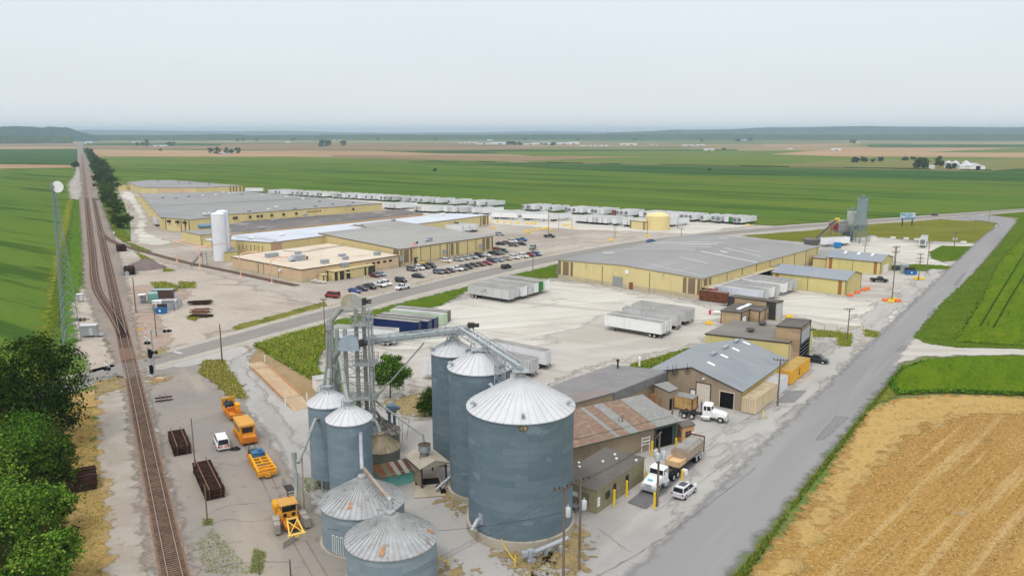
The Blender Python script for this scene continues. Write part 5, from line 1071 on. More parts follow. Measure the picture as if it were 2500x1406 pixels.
mb.tube([(-1.5,.4,8.2),(-1.2,.3,6.6),(-.6,.3,5.2),(.9,-.3,2.6),(1.7,-.4,1.1),(1.9,-.4,.4)],.26,9);mb.tube([(-1.6,.4,8.6),(-1.5,.4,7.6)],.34,9)
mb.build('chute',M_leg,t)
def truss(label,a,b_,w=1.0,h=1.1):
 t=thing('conveyor_bridge',label,'conveyor',a,90,'roof conveyors');d=Vector(b_)-Vector(a);ln_=d.length;u=d.normalized()
 n_=Vector((-u.y,u.x,0)).normalized()*w/2;up=Vector((0,0,h));mb=MB()
 for s_ in (-1,1):
  for zz in (0,1):
   mb.bar(n_*s_+up*zz,d+n_*s_+up*zz,.11)
  k=int(ln_/1.15)
  for i in range(k):
   p0,p1=d*(i/k),d*((i+1)/k);mb.bar(p0+n_*s_+up*(i%2),p1+n_*s_+up*(1-i%2),.065);mb.bar(p0+n_*s_,p0+n_*s_+up,.06)
 mb.build('frame',M_steel,t);mb=MB();mb.bar(up*.6+n_*.1,d+up*.6+n_*.1,.42,.4)
 mb.build('conveyor_casing',mat('pale_casing',V(176,188,192),.6,.1,layers=[L(.4,.4,.6,V(160,172,176),.7)]),t);mb=MB();m_=n_*2.2
 mb.bar(n_*1.6+Vector((0,0,.1)),d+n_*1.6+Vector((0,0,.1)),.7,.06)
 for zz in (.55,1.1):
  mb.bar(m_+Vector((0,0,zz)),d+m_+Vector((0,0,zz)),.055)
 k=int(ln_/1.5)
 for i in range(k+1):
  mb.bar(m_+d*(i/k),m_+d*(i/k)+Vector((0,0,1.1)),.055)
 mb.build('walkway',M_leg,t);return t
apC,apB,apA=Vector((-9.,117.,19.7)),Vector((-4.5,105.7,21.3)),Vector((1.1,95.8,20.7));ca=Vector((TX+2.6,TY-.2,18.6));cb_=G(1150,812,22.3)
cb_=Vector((-7.9,116.2,22.0));cend=G(1146,814,20.6);truss('level catwalk conveyor from the leg tower to the farthest tall bin',ca,cend)
truss('sloping catwalk conveyor running down over the tall bins to the largest one',G(1122,812,20.8),G(1268,908,20.6))
t=thing('conveyor_tower','lattice tower of thin struts rising between the tall bins under the catwalk','tower',(-1.6,101.6,0));mb=MB()
q=[(-.7,-.7),(.7,-.7),(.7,.7),(-.7,.7)]
for x_,y_ in q:
 mb.bar((x_,y_,14),(x_,y_,20.6),.1)
for k in range(6):
 z0_=14+k*1.08
 for i in range(4):
  a,b_=q[i],q[(i+1)%4];mb.bar((*a,z0_),(*b_,z0_+1.08),.06);mb.bar((*b_,z0_),(*a,z0_+1.08),.06);mb.bar((*a,z0_),(*b_,z0_),.06)
mb.build('lattice',M_steel,t);mb=MB()
for x_,y_ in q:
 mb.bar((x_,y_,0),(x_,y_,14),.12)
mb.build('post',M_steel,t)
def legs_on(label,c_,r_,z0_,z1_):
 t=thing('conveyor_support',label,'support frame',(c_.x,c_.y,0),90,'frames holding the roof conveyors');mb=MB()
 for k in range(4):
  a=math.pi/4+k*math.pi/2;mb.bar((r_*math.cos(a),r_*math.sin(a),z0_),(r_*.35*math.cos(a),r_*.35*math.sin(a),z1_),.1);a2=a+math.pi/2
  mb.bar((r_*math.cos(a),r_*math.sin(a),z0_),(r_*.35*math.cos(a2),r_*.35*math.sin(a2),z1_),.06)
 mb.build('strut',M_steel,t);mb=MB();mb.box(-1.1,-1.1,z1_-.1,1.1,1.1,z1_)
 for k in range(4):
  for s_ in ((-1.1,-1.1),(1.1,-1.1),(1.1,1.1),(-1.1,1.1)):
   mb.bar((*s_,z1_),(*s_,z1_+1.1),.05)
 for zz in (.55,1.1):
  for i in range(4):
   s_=((-1.1,-1.1),(1.1,-1.1),(1.1,1.1),(-1.1,1.1));mb.bar((*s_[i],z1_+zz),(*s_[(i+1)%4],z1_+zz),.05)
 mb.build('platform',M_steel,t);mb=MB();mb.tube([(0,0,z1_+.3),(0,0,z0_-.2)],.3,8);mb.build('drop_pipe',M_leg,t)
legs_on('strut frame and platform on the farthest tall bin',apC,1.7,18.5,20.3);legs_on('strut frame standing on the slim tall bin',apB,1.,20.6,20.9)
legs_on('small railed platform on the peak of the largest bin',apA,.8,20.3,20.9);mb=MB()
t=thing('conveyor_motor','dark motor and gearbox at the corner where the catwalk conveyors meet','motor',G(1150,806,21.4))
mb.box(-.5,-.4,.4,.5,.4,1.1);mb.tube([(.5,0,.75),(1.2,0,.75)],.3,8);mb.build('housing',M_dark,t);mb=MB()
for x_ in (-.35,.35):
 mb.box(x_-.08,-.35,0,x_+.08,.35,.42)
mb.build('foot',M_steel,t)
for nm,a_,b_,lab in (('brace',(TX+3.2,TY-.5,9.5),(-13.4,116.8,18.6),'long diagonal strut from the tower up to the catwalk'),):
 for s_ in (0,.9):
  t=thing('diagonal_strut',lab,'strut',Vector(a_)+Vector((0,s_,0)),90,'two parallel struts under the catwalk');mb=MB()
  mb.bar((0,0,0),Vector(b_)-Vector(a_),.13);mb.build('bar',M_leg,t)
for (x,y,z0_,lab) in ((-26,107.6,14.2,'railed collar on the roof of the bin on legs'),(-21.9,101.6,14.1,'railed collar on the roof of the bin before the tower')):
 t=thing('roof_collar',lab,'railing',(x,y,0),90,'railed collars on bin roofs');mb=MB()
 for k in range(10):
  a=k*2*math.pi/10;b2=(k+1)*2*math.pi/10
  for zz in (-.2,.35,.9):
   mb.bar((.95*math.cos(a),.95*math.sin(a),z0_+zz),(.95*math.cos(b2),.95*math.sin(b2),z0_+zz),.05)
  mb.bar((.95*math.cos(a),.95*math.sin(a),z0_-.4),(.95*math.cos(a),.95*math.sin(a),z0_+.9),.05)
 mb.build('rail',M_steel,t);mb=MB();mb.lathe([(.6,z0_+.35),(.6,z0_+.75),(.3,z0_+.8)],14);mb.build('hatch_ring',M_steelw,t)
t=thing('bucket_elevator','small blue-grey bucket elevator beside the brown tufts and dark bush','grain elevator',G(958,1085),90);h_=HT(958,1085,985)
mb=MB()
for x_ in (-.55,.25):
 mb.box(x_,-.25,0,x_+.42,.25,h_-1.2)
mb.build('trunk',mat('slate_blue_steel',V(112,132,148),.5,.2),t);mb=MB();mb.lathe([(.85,h_-1.5),(.95,h_-.6),(.8,h_-.2),(.4,h_)],12)
mb.tube([(.4,0,h_-.7),(1.4,0,h_-.7)],.35,8);mb.build('head',mat('slate_blue_steel',V(112,132,148)),t);mb=MB()
for x_ in (1.2,1.75):
 mb.bar((x_,-.3,.3),(x_,-.3,h_-2),.06)
for k in range(16):
 mb.bar((1.2,-.3,.5+k*.4),(1.75,-.3,.5+k*.4),.04)
mb.bar((1.75,-.3,h_-2),(2.9,-.4,h_-2.6),.08);mb.bar((2.9,-.4,h_-2.6),(2.4,-.3,1.0),.08);mb.build('ladder',M_leg,t);c0=G(1043,1150)
t=thing('truck_shed','open dump shed with pale gabled roof between the bins','shed',(-12.4,109.3,0),150);mb=MB()
for x_ in (-2.4,2.4):
 for y_ in (-1.9,1.9):
  mb.bar((x_,y_,0),(x_,y_,3.4),.18)
mb.bar((-2.4,-1.9,3.3),(2.4,-1.9,3.3),.16);mb.bar((-2.4,1.9,3.3),(2.4,1.9,3.3),.16);mb.bar((2.4,-1.9,2.2),(1.2,-1.9,3.3),.1)
mb.bar((2.4,1.9,2.2),(1.2,1.9,3.3),.1);mb.build('frame',M_dark,t);mb=MB()
for s_ in (-1,1):
 mb.add([(-2.9,s_*2.4,3.3),(2.9,s_*2.4,3.3),(2.9,0,4.15),(-2.9,0,4.15),(-2.9,s_*2.4,3.2),(2.9,s_*2.4,3.2),(2.9,0,4.05),(-2.9,0,4.05)],[(0,1,2,3),(7,6,5,4),(0,4,5,1),(1,5,6,2),(3,7,4,0)])
for x_ in (2.85,):
 mb.face([(x_,-2.3,3.2),(x_,2.3,3.2),(x_,0,4.05)])
mb.build('roof',ribbed('pale_shed_roof',S(206,198,180),.4,layers=[L(.5,.4,.65,S(186,176,156),.8)]),t);mb=MB();mb.box(-2.5,-1.98,.1,2.3,-1.9,3.2)
mb.build('wall',M_brownsid,t);sheet('concrete_apron',[(1012,1218),(1002,1150),(1068,1140),(1086,1212)],.17,M_concw)
sheet('dump_grate',[(1014,1187),(1012,1172),(1070,1168),(1076,1183)],.18,mat('steel_grate',S(70,66,62),.8))
t=thing('small_hopper','small round steel hopper standing on the dump shed roof','hopper',(-12.7,108.9,0));mb=MB()
mb.lathe([(.35,4.3),(.9,4.75),(.9,5.7),(.95,5.72),(.1,5.95)],16,0,ms=[0,0,0,1])
mb.build('shell',[M_steel,mat('hopper_lid',S(110,98,82),.8)],t,smooth=True)
for k in range(4):
 a=math.pi/4+k*math.pi/2;mb=MB();mb.bar((.8*math.cos(a),.8*math.sin(a),3.6),(.8*math.cos(a),.8*math.sin(a),4.9),.08);mb.build('leg',M_dark,t)
t=thing('grain_auger','grey wheeled auger leaning on the slim tall bin by the dump shed','auger',(-9.4,105.8,0),60);mb=MB()
mb.tube([(-1.6,0,.5),(3.4,0,3.6)],.2,8);mb.build('tube',M_steel,t)
for s_ in (-.8,.8):
 mb=MB();mb.disc((-.8,s_,.4),.4,(0,1,0),.22,14);mb.build('wheel',mat('tyre_rubber',(.02,.02,.021),.9),t)
mb=MB();mb.bar((-.8,-.8,.4),(-.8,.8,.4),.1);mb.bar((-.8,-.5,.4),(1.2,0,2.1),.08);mb.bar((-.8,.5,.4),(1.2,0,2.1),.08);mb.build('frame',M_dark,t)
RS=rect((928,1164),2.0,60,5.4,-30,2.6,False)
b=B('lean_to','small lean-to with patchwork rusty roof and teal front beside the tan bin','shed',RS,2.1,mat('teal_sheet',V(104,176,166),.6,layers=[L(.6,.4,.6,V(128,186,178),.7),L(1.5,.58,.68,V(150,120,90),.6)]),M_rbrown,noroof=True)
mb=MB();p=b.poly;e_=(p[1]-p[0]).normalized()*.3;n_=(p[3]-p[0]).normalized()
cols=[mat('rust_sheet',S(156,112,82),.8,layers=[L(2,.4,.6,S(136,94,70),.8)]),mat('faded_sheet',S(180,176,164),.7,layers=[L(2,.5,.7,S(160,120,90),.7)]),mat('green_rust_sheet',S(134,138,112),.7,layers=[L(2,.5,.65,S(160,100,64),.8)]),mat('dark_rust_sheet',S(116,84,70),.8)]
for k in range(9):
 a=p[0]-e_+(p[1]-p[0]+e_*2)*(k/9);c_=p[0]-e_+(p[1]-p[0]+e_*2)*((k+1)/9);z_=.008*(k%2)
 mb.add([Vector((*(a-n_*.5).xy,1.95+z_)),Vector((*(c_-n_*.5).xy,1.95+z_)),Vector((*(c_+n_*2.7).xy,2.75+z_)),Vector((*(a+n_*2.7).xy,2.75+z_))],[(0,1,2,3)],(0,0,2,0,1,3,1,3,1)[k])
mb.build('roof',cols,b.t);RA,RB=36.3,-53.7
GB=gable_bld('shed','large barn with blue-grey metal roof, brown gable end and two truck doors','barn',rect((1811.5,956),3.75,RB,19.6,RA,25.6,False),3.75,6.6,M_brownsid,mat('streaked_metal_roof',S(162,169,173),.5,.1,layers=[L(.12,.4,.65,S(150,158,163),.8),L(.45,.56,.74,S(140,144,146),.5,co='UV',st=(1,.14,1)),L(.7,.5,.72,S(178,184,188),.5,co='UV',st=(2,.1,1))],bump=(L(1.0,0,1,(0,0,0),co='UV',st=(1,0,0),kind='wave',det=0),.03)),0,over=.3,trim=M_dark)
mb=MB();GB.plate(mb,3,.3,GB.ln(3)-.3,.1,3.7,.03)
mb.build('side_wall',mat('mustard_siding',V(200,178,104),.6,layers=[L(.3,.4,.65,V(186,166,98),.7),stain(V(160,140,90),.6)]),GB.t)
t=lambda px:GB.at(px,0,1);GB.door(0,t(1733),t(1700),3.9,M_door,M_dark);GB.door(0,t(1791),t(1757.5),3.1,M_black,M_door)
GB.door(0,t(1697.5),t(1686),2.3,M_wht,M_dark);mb=MB();GB.plate(mb,0,t(1719),t(1714),4.75,5.0,.4);mb.build('lamp',M_wht,GB.t)
for px in (1632,1644,1652,1680):
 mb=MB();e_,n_=GB.norm(0);q=GB.poly[0]+e_*GB.at(px,0,6);zt=GB.zr-GB.gsl*abs((q-GB.ridge[0]).dot(GB.e))
 mb.bar(q+n_*.3+Vector((0,0,zt-.9)),q+n_*.3+Vector((0,0,zt+.9)),.09)
 for k in range(12):
  a,b2=k*math.pi/6,(k+1)*math.pi/6
  if px>1640:
   mb.bar(q+n_*.35+e_*(.5*math.cos(a))+Vector((0,0,zt-.6+.5*math.sin(a))),q+n_*.35+e_*(.5*math.cos(b2))+Vector((0,0,zt-.6+.5*math.sin(b2))),.07)
 mb.build('cable_reel',M_dark,GB.t)
for k,f_ in enumerate((.14,.4,.64,.88)):
 m_=GB.ridge[0].lerp(GB.ridge[1],f_);d=(GB.ridge[1]-GB.ridge[0]).normalized()
 if k:
  mb=MB();a,c_=m_-d*1.2,m_+d*1.2;mb.bar(Vector((*a.xy,GB.zr+.42)),Vector((*c_.xy,GB.zr+.42)),.7,.34)
  mb.bar(Vector((*a.xy,GB.zr+.2)),Vector((*c_.xy,GB.zr+.2)),.5,.2);mb.build('ridge_vent',M_steelw,GB.t)
 mb=MB()
 for s_ in (-1,):
  ee=-GB.e;m2=m_+d*1.8
  for w0,w1 in ((.8,2.3),):
   p0,p1=m2+ee*w0,m2+ee*w1;zz=lambda w_:GB.zr-GB.gsl*w_+.19
   mb.face([Vector((*(p0-d*.45).xy,zz(w0))),Vector((*(p1-d*.45).xy,zz(w1))),Vector((*(p1+d*.45).xy,zz(w1))),Vector((*(p0+d*.45).xy,zz(w0)))])
 o=mb.build('skylight',M_wht,GB.t)
 if o.data.polygons[0].normal.z<0:
  o.data.flip_normals()
q5=quad((1925,838.5),(1722.5,816),(1793,784),z=5)
FB=B('workshop','flat roofed yellow building behind the barn with two round roof fans','building',[q5[0],q5[1],q5[2],q5[2]+q5[0]-q5[1]],5,M_yel2,M_rbrown,trim=M_dark,thick=.25)
FB.door(3,FB.ln(3)-9,FB.ln(3)-.9,4.2,M_door,M_steelw)
for px,py in ((1832,809),(1861,793)):
 q=FB.roofpt(px,py);mb=MB();mb.lathe([(.55,q.z),(.5,q.z+.35),(.95,q.z+.4),(1.0,q.z+.65),(.9,q.z+.7),(.85,q.z+.45)],16,0,(q.x,q.y))
 mb.build('roof_fan',M_rcharc,FB.t)
q5=quad((1955.3,801.5),(1896,796.5),(1922.7,777.5),z=8.2)
TBX=B('tall_bay','tall brown bay with open truck door beside the dark pickup','building',[q5[0],q5[1],q5[2],q5[2]+q5[0]-q5[1]],8.2,M_brownbld,M_rcharc,trim=M_dark,thick=.2)
f=TBX.ln(3);TBX.wall_part('corner_trim',3,[(.02,.5),(f-.5,f-.02)],.1,8.1,M_dark,.1);TBX.wall_part('door_opening',3,[(.8,f-.8)],.05,4.6,M_black,.04)
TBX.wall_part('door',3,[(.8,f-.8)],4.6,7.2,mat('grey_curtain_door',V(168,174,178),.5),.12);mb=MB()
for k in range(5):
 TBX.plate(mb,3,.8,f-.8,.8+k*.85,.86+k*.85,.09)
mb.build('door_bar',M_steelw,TBX.t)
BB=B('brown_store','weathered brown building with stepped flat roof in front of the dark drive-through','building',quad((1760,760),(1811,764.4),(1829.5,755.8),(1855,761),(1883.3,748),(1835,739),(1792,742.5),z=3.4),3.4,M_brownbld,M_rcharc,trim=M_dark,thick=.2)
mb=MB()
for i in range(5):
 e_,n_=BB.norm(i)
 for t_ in (.02,BB.ln(i)-.2):
  BB.plate(mb,i,t_,t_+.18,.05,3.4,.06)
BB.plate(mb,3,BB.ln(3)*.45,BB.ln(3)*.49,.05,3.4,.06);mb.build('corner_trim',M_dark,BB.t);BB.door(1,.3,BB.ln(1)*.6,2.3,M_wht,M_dark)
for px,py in ((1809,753),(1825,746.5)):
 q=BB.roofpt(px,py);T=Matrix.Translation(q)@Matrix.Rotation(rad(90-36),4,'Z');mb=MB();mb.box(-2,-.5,0,2,.5,.3,0,T);mb.build('skylight',M_wht,BB.t)
DC=B('drive_through','long narrow dark-roofed drive-through shed with white open end','building',quad((1895,739.5),(1912,735),(1796,720.5),(1777,724.5),z=4.9),4.9,M_brownbld,M_rcharc,trim=M_dark,thick=.2)
f=DC.ln(3);DC.wall_part('corner_trim',3,[(.02,2.0),(f-2.6,f-.02)],.05,4.9,M_dark,.06,one=False)
DC.wall_part('door',0,[(.3,DC.ln(0)-.3)],.05,4.5,mat('white_strip_curtain',V(196,202,208),.6,layers=[L(1.2,.4,.6,V(160,166,172),.8,co='UV',st=(3,.05,1))]),.05)
SHs=quad((1457.6,1197),(1573,1118),(1478,1094),z=3.45)
SH=B('scale_house','olive scale house with charcoal flat roof beside the loaded truck','building',[SHs[0],SHs[1],SHs[2],SHs[2]+SHs[0]-SHs[1]],3.45,M_scale,M_rcharc,trim=M_scale,thick=.12)
def tt(px):
 return SH.at(px,0,1.5)
mb=MB();SH.plate(mb,0,tt(1478),tt(1488.5),1.3,2.3,.06);mb.build('window',M_glass,SH.t)
for a,c_ in ((1497,1503.5),(1527,1534)):
 SH.wall_part('door_glass',0,[(tt(a),tt(c_))],.6,2.7,M_glass,.06)
mb=MB()
for z_ in (1.05,1.5,1.95):
 SH.plate(mb,0,.15,.75,z_,z_+.36,.06)
mb.build('notice',M_wht,SH.t);mb=MB();e_,n_=SH.norm(3);l3=SH.ln(3);SH.plate(mb,3,l3-2.4,l3-1.2,.8,2.7,.06)
mb.build('door',mat('olive_door',V(120,112,92),.6),SH.t);mb=MB();SH.plate(mb,3,l3-3.9,l3-2.9,1.7,2.4,.08);mb.build('notice',M_wht,SH.t)
for px,py in ((1501,1111),(1505,1121),(1472,1128),(1415,1141),(1553,1125),(1413,1131)):
 q=SH.roofpt(px,py,3.57);mb=MB();mb.lathe([(.16,q.z),(.16,q.z+.2),(.22,q.z+.22),(0,q.z+.32)],10,0,(q.x,q.y));mb.build('roof_vent',M_wht,SH.t)
mb=MB();a=SH.poly[0]+e_*(l3-2.6) if False else SH.poly[3]+e_*(l3-2.6)
st_=thing('door_steps','grey grated steps with handrails at the scale house door','stairs',SH.c+a,math.degrees(math.atan2(n_.x,n_.y)));mb=MB()
mb.box(.15,-1.6,.75,1.3,.2,.8)
for k in range(4):
 mb.box(.15+.0,-1.6-.28*(k+1),.6-.16*k,1.3,-1.6-.28*k,.64-.16*k)
mb.build('tread',M_steelw,st_);mb=MB()
for x_ in (.15,1.3):
 mb.bar((x_,.2,1.8),(x_,-1.6,1.8),.05);mb.bar((x_,-1.6,1.8),(x_,-2.8,.95),.05)
 for y_,z0_ in ((.2,0),(-.7,0),(-1.6,0),(-2.7,0)):
  mb.bar((x_,y_,z0_),(x_,y_,1.8 if y_>-2 else 1.0),.05)
mb.build('handrail',M_steelw,st_);e0_,e1_=G(1376,1094,4.),G(1653,1026,4.);r1_=G(1583,962,5.6);u=(e1_-e0_).normalized();dep=(r1_-e1_)
dep=dep-u*dep.dot(u);dp=Vector((dep.x,dep.y,0));PSH=[e0_,e1_,e1_+dp,e0_+dp]
M_rr=mat('brown_tile_sheet_roof',S(158,138,122),.8,layers=[L(2.2,.38,.62,S(146,112,96),.75,co='UV',st=(.5,1.2,1)),L(1.2,.5,.65,S(184,168,140),.6,co='UV',st=(.5,1,1)),L(.2,.6,.7,S(160,158,150),.8)],bump=(L(1.0,0,1,(0,0,0),co='UV',st=(1,0,0),kind='wave',det=0),.04))
M_rg2=mat('grey_tile_sheet_roof',S(168,168,164),.75,layers=[L(2.4,.4,.6,S(148,150,148),.7,co='UV',st=(.5,1.2,1)),L(.6,.5,.7,S(182,180,172),.5)],bump=(L(1.0,0,1,(0,0,0),co='UV',st=(1,0,0),kind='wave',det=0),.04))
BS=B('machine_shed','brown metal shed with patchy rust-red roof and dark open portal end','shed',PSH,4,M_brownsid,M_rr,noroof=True,tops=None)
p=BS.poly;lw=BS.ln(0);ul=(p[1]-p[0]).normalized();zrid=5.7;segs=[(0,.42,0),(.42,.455,1),(.455,.54,0),(.54,.625,1),(.625,.79,0),(.79,1.0,1)]
dn=(p[3]-p[0])
def rpt(f_,g_,dz=0):
 q=p[0]+(p[1]-p[0])*f_+dn*g_;return Vector((q.x,q.y,4.0+(zrid-4.0)*g_+dz))
mb=MB()
for a,c_,m_ in segs:
 f0,f1=a-(.02 if a==0 else 0),c_+(.012 if c_==1 else 0)
 for g0_,g1__ in ((-.07,.14),(.14,1.0)):
  dz=.03 if m_ else 0.;mb.add([rpt(f0,g0_,dz+.1),rpt(f1,g0_,dz+.1),rpt(f1,g1__,dz+.1),rpt(f0,g1__,dz+.1)],[(0,1,2,3)],m_)
mb.bar(rpt(-.02,-.07,.02),rpt(1.012,-.07,.02),.08,.16,2);mb.bar(rpt(1.012,-.07,.02),rpt(1.012,1.,.02),.08,.16,2)
mb.bar(rpt(-.02,.14,.13),rpt(1.012,.14,.13),.07,.05,2);mb.build('roof',[M_rr,M_rg2,mat('dark_green_trim',V(66,84,70),.6)],BS.t);mb=MB()
mb.face([p[1]+Vector((0,0,4)),p[2]+Vector((0,0,4)),p[2]+Vector((0,0,zrid))])
mb.face([p[2]+Vector((0,0,4)),p[3]+Vector((0,0,4)),p[3]+Vector((0,0,zrid)),p[2]+Vector((0,0,zrid))]);mb.build('gable',M_brownsid,BS.t)
BS.wall_part('portal',0,[(lw*.80,lw*.955)],.05,3.3,M_black,.05)
BS.wall_part('portal_frame',0,[(lw*.785,lw*.80),(lw*.955,lw*.995)],.05,3.9,MATS['dark_green_trim'],.12,one=False)
BS.wall_part('portal_header',0,[(lw*.80,lw*.955)],3.3,3.9,MATS['dark_green_trim'],.12)
BS.wall_part('portal',1,[(.4,BS.ln(1)*.55)],.05,3.3,M_black,.05);mb=MB();t0_=BS.at(1566,0,1)
for z_ in (1.2,1.75,2.3):
 BS.plate(mb,0,t0_,t0_+1.6,z_,z_+.18,.1)
for d_ in (0,1.6):
 BS.plate(mb,0,t0_+d_-.06,t0_+d_+.06,.1,2.6,.1)
mb.build('door_frame',M_wht,BS.t);mb=MB();q=rpt(.60,.32,.1);mb.bar(q,q+Vector((0,0,1.2)),.08)
for k in range(10):
 a,b2=k*math.pi/5,(k+1)*math.pi/5
 mb.bar(q+Vector((-.35+.35*math.cos(a),0,.35+.35*math.sin(a))),q+Vector((-.35+.35*math.cos(b2),0,.35+.35*math.sin(b2))),.06)
mb.build('roof_bracket',M_dark,BS.t);mb=MB();q=rpt(.33,1.02,.1)
mb.lathe([(.12,q.z-.5),(.12,q.z+.5),(.4,q.z+.5),(.4,q.z+.75),(0,q.z+.85)],12,0,(q.x,q.y));mb.build('roof_vent',M_steelw,BS.t)
W2=B('machine_shed','wide low grey roofed wing with reddish patch behind the brown shed','shed',quad((1400,986),(1497,959.5),(1629,907),(1494,893),(1340,948),z=4.8),4.8,M_brownsid,mat('grey_roof_red_patch',S(156,156,156),.75,layers=[L(.2,.4,.65,S(146,146,148),.8),L(.045,.5,.6,S(168,138,122),.75,off=4.2),L(3,.5,.65,S(140,130,124),.5,co='UV',st=(.3,1,1))]),trim=mat('grey_fascia',V(112,112,112),.6,layers=[L(.8,.4,.65,V(132,132,130),.7)]),thick=.2)
mb=MB();W2.plate(mb,1,.1,W2.ln(1)-.1,3.3,4.95,.3);mb.build('fascia',MATS['grey_fascia'],W2.t)
for px,py in ((1561,893),(1508,898)):
 q=W2.roofpt(px,py);mb=MB();mb.lathe([(.18,q.z),(.18,q.z+1.3),(.32,q.z+1.35),(.32,q.z+1.7),(.1,q.z+1.8)],10,0,(q.x,q.y))
 mb.build('roof_vent',M_wht if px>1550 else M_dark,W2.t)
LT=B('lean_to','small grey roofed lean-to at the corner between wing and barn','shed',quad((1634,957),(1655,950),(1629,933),(1598,940),z=3.6),3.6,M_brownsid,M_rg2,thick=.15)
mb=MB();LT.plate(mb,0,.2,LT.ln(0)-.2,.05,2.2,.05);mb.build('opening',M_black,LT.t)
CB=B('cabin','tan ticket cabin with dark windows beside the green portal','cabin',quad((1666,1044),(1695.5,1037),(1684,1025),(1653,1031),z=3.0),3.0,mat('tan_board',V(200,158,112),.8,layers=[L(.5,.4,.65,V(186,146,104),.7)]),M_rcharc,thick=.12)
mb=MB();CB.plate(mb,0,CB.ln(0)*.28,CB.ln(0)*.74,1.2,2.2,.06);mb.build('window',M_glass,CB.t);mb=MB()
CB.plate(mb,0,CB.ln(0)*.78,CB.ln(0)*1.0,1.3,1.9,.12);mb.build('notice',M_wht,CB.t);mb=MB();CB.plate(mb,3,CB.ln(3)*.2,CB.ln(3)*.8,1.2,2.2,.06)
mb.build('window',M_glass,CB.t);RUB=mat('tyre_rubber',(.02,.02,.021),.9);RIM=mat('wheel_rim',V(196,196,194),.4,.4)
CHR=mat('dark_chassis',V(56,54,54),.7);GLS=mat('car_glass',(.018,.022,.027),.12,spec=.6);LAMP=mat('headlamp_glass',V(226,226,220),.2)
TAIL=mat('tail_lamp_red',V(150,22,20),.3)
def paint(name,c):
 return mat(name+'_car_paint',c,.35,.1,coat=.6,spec=.5)
def loft(mb,secs,m=0):
 """secs: (x, zbottom, ztop, halfwidth)"""
 k=10;vs=[]
 for x,zb,zt,hw in secs:
  h=zt-zb
  vs+=[(x,-hw*.9,zb),(x,-hw,zb+h*.22),(x,-hw,zb+h*.72),(x,-hw*.95,zb+h*.9),(x,-hw*.8,zt),(x,hw*.8,zt),(x,hw*.95,zb+h*.9),(x,hw,zb+h*.72),(x,hw,zb+h*.22),(x,hw*.9,zb)]
 fs=[]
 for i in range(len(secs)-1):
  fs+=[(i*k+(j+1)%k,i*k+j,(i+1)*k+j,(i+1)*k+(j+1)%k) for j in range(k)]
 fs+=[tuple(range(k)),tuple(range(len(vs)-1,len(vs)-k-1,-1))];mb.add(vs,fs,m)
def wheel(t,x,y,r,w=.24,dual=False,rim=True,name='wheel'):
 mb=MB();s_=1 if y>0 else -1;mb.disc((x,y,r),r,(0,1,0),w,14,0)
 if dual:
  mb.disc((x,y-s_*(w+.06),r),r,(0,1,0),w,14,0)
 o=mb.build(name,RUB,t,smooth=True)
 if rim:
  mb=MB();mb.disc((x,y+s_*(w/2+.008),r),r*.6,(0,1,0),.03,12,0);mb.build('rim',RIM,o)
 return o
CARS={}
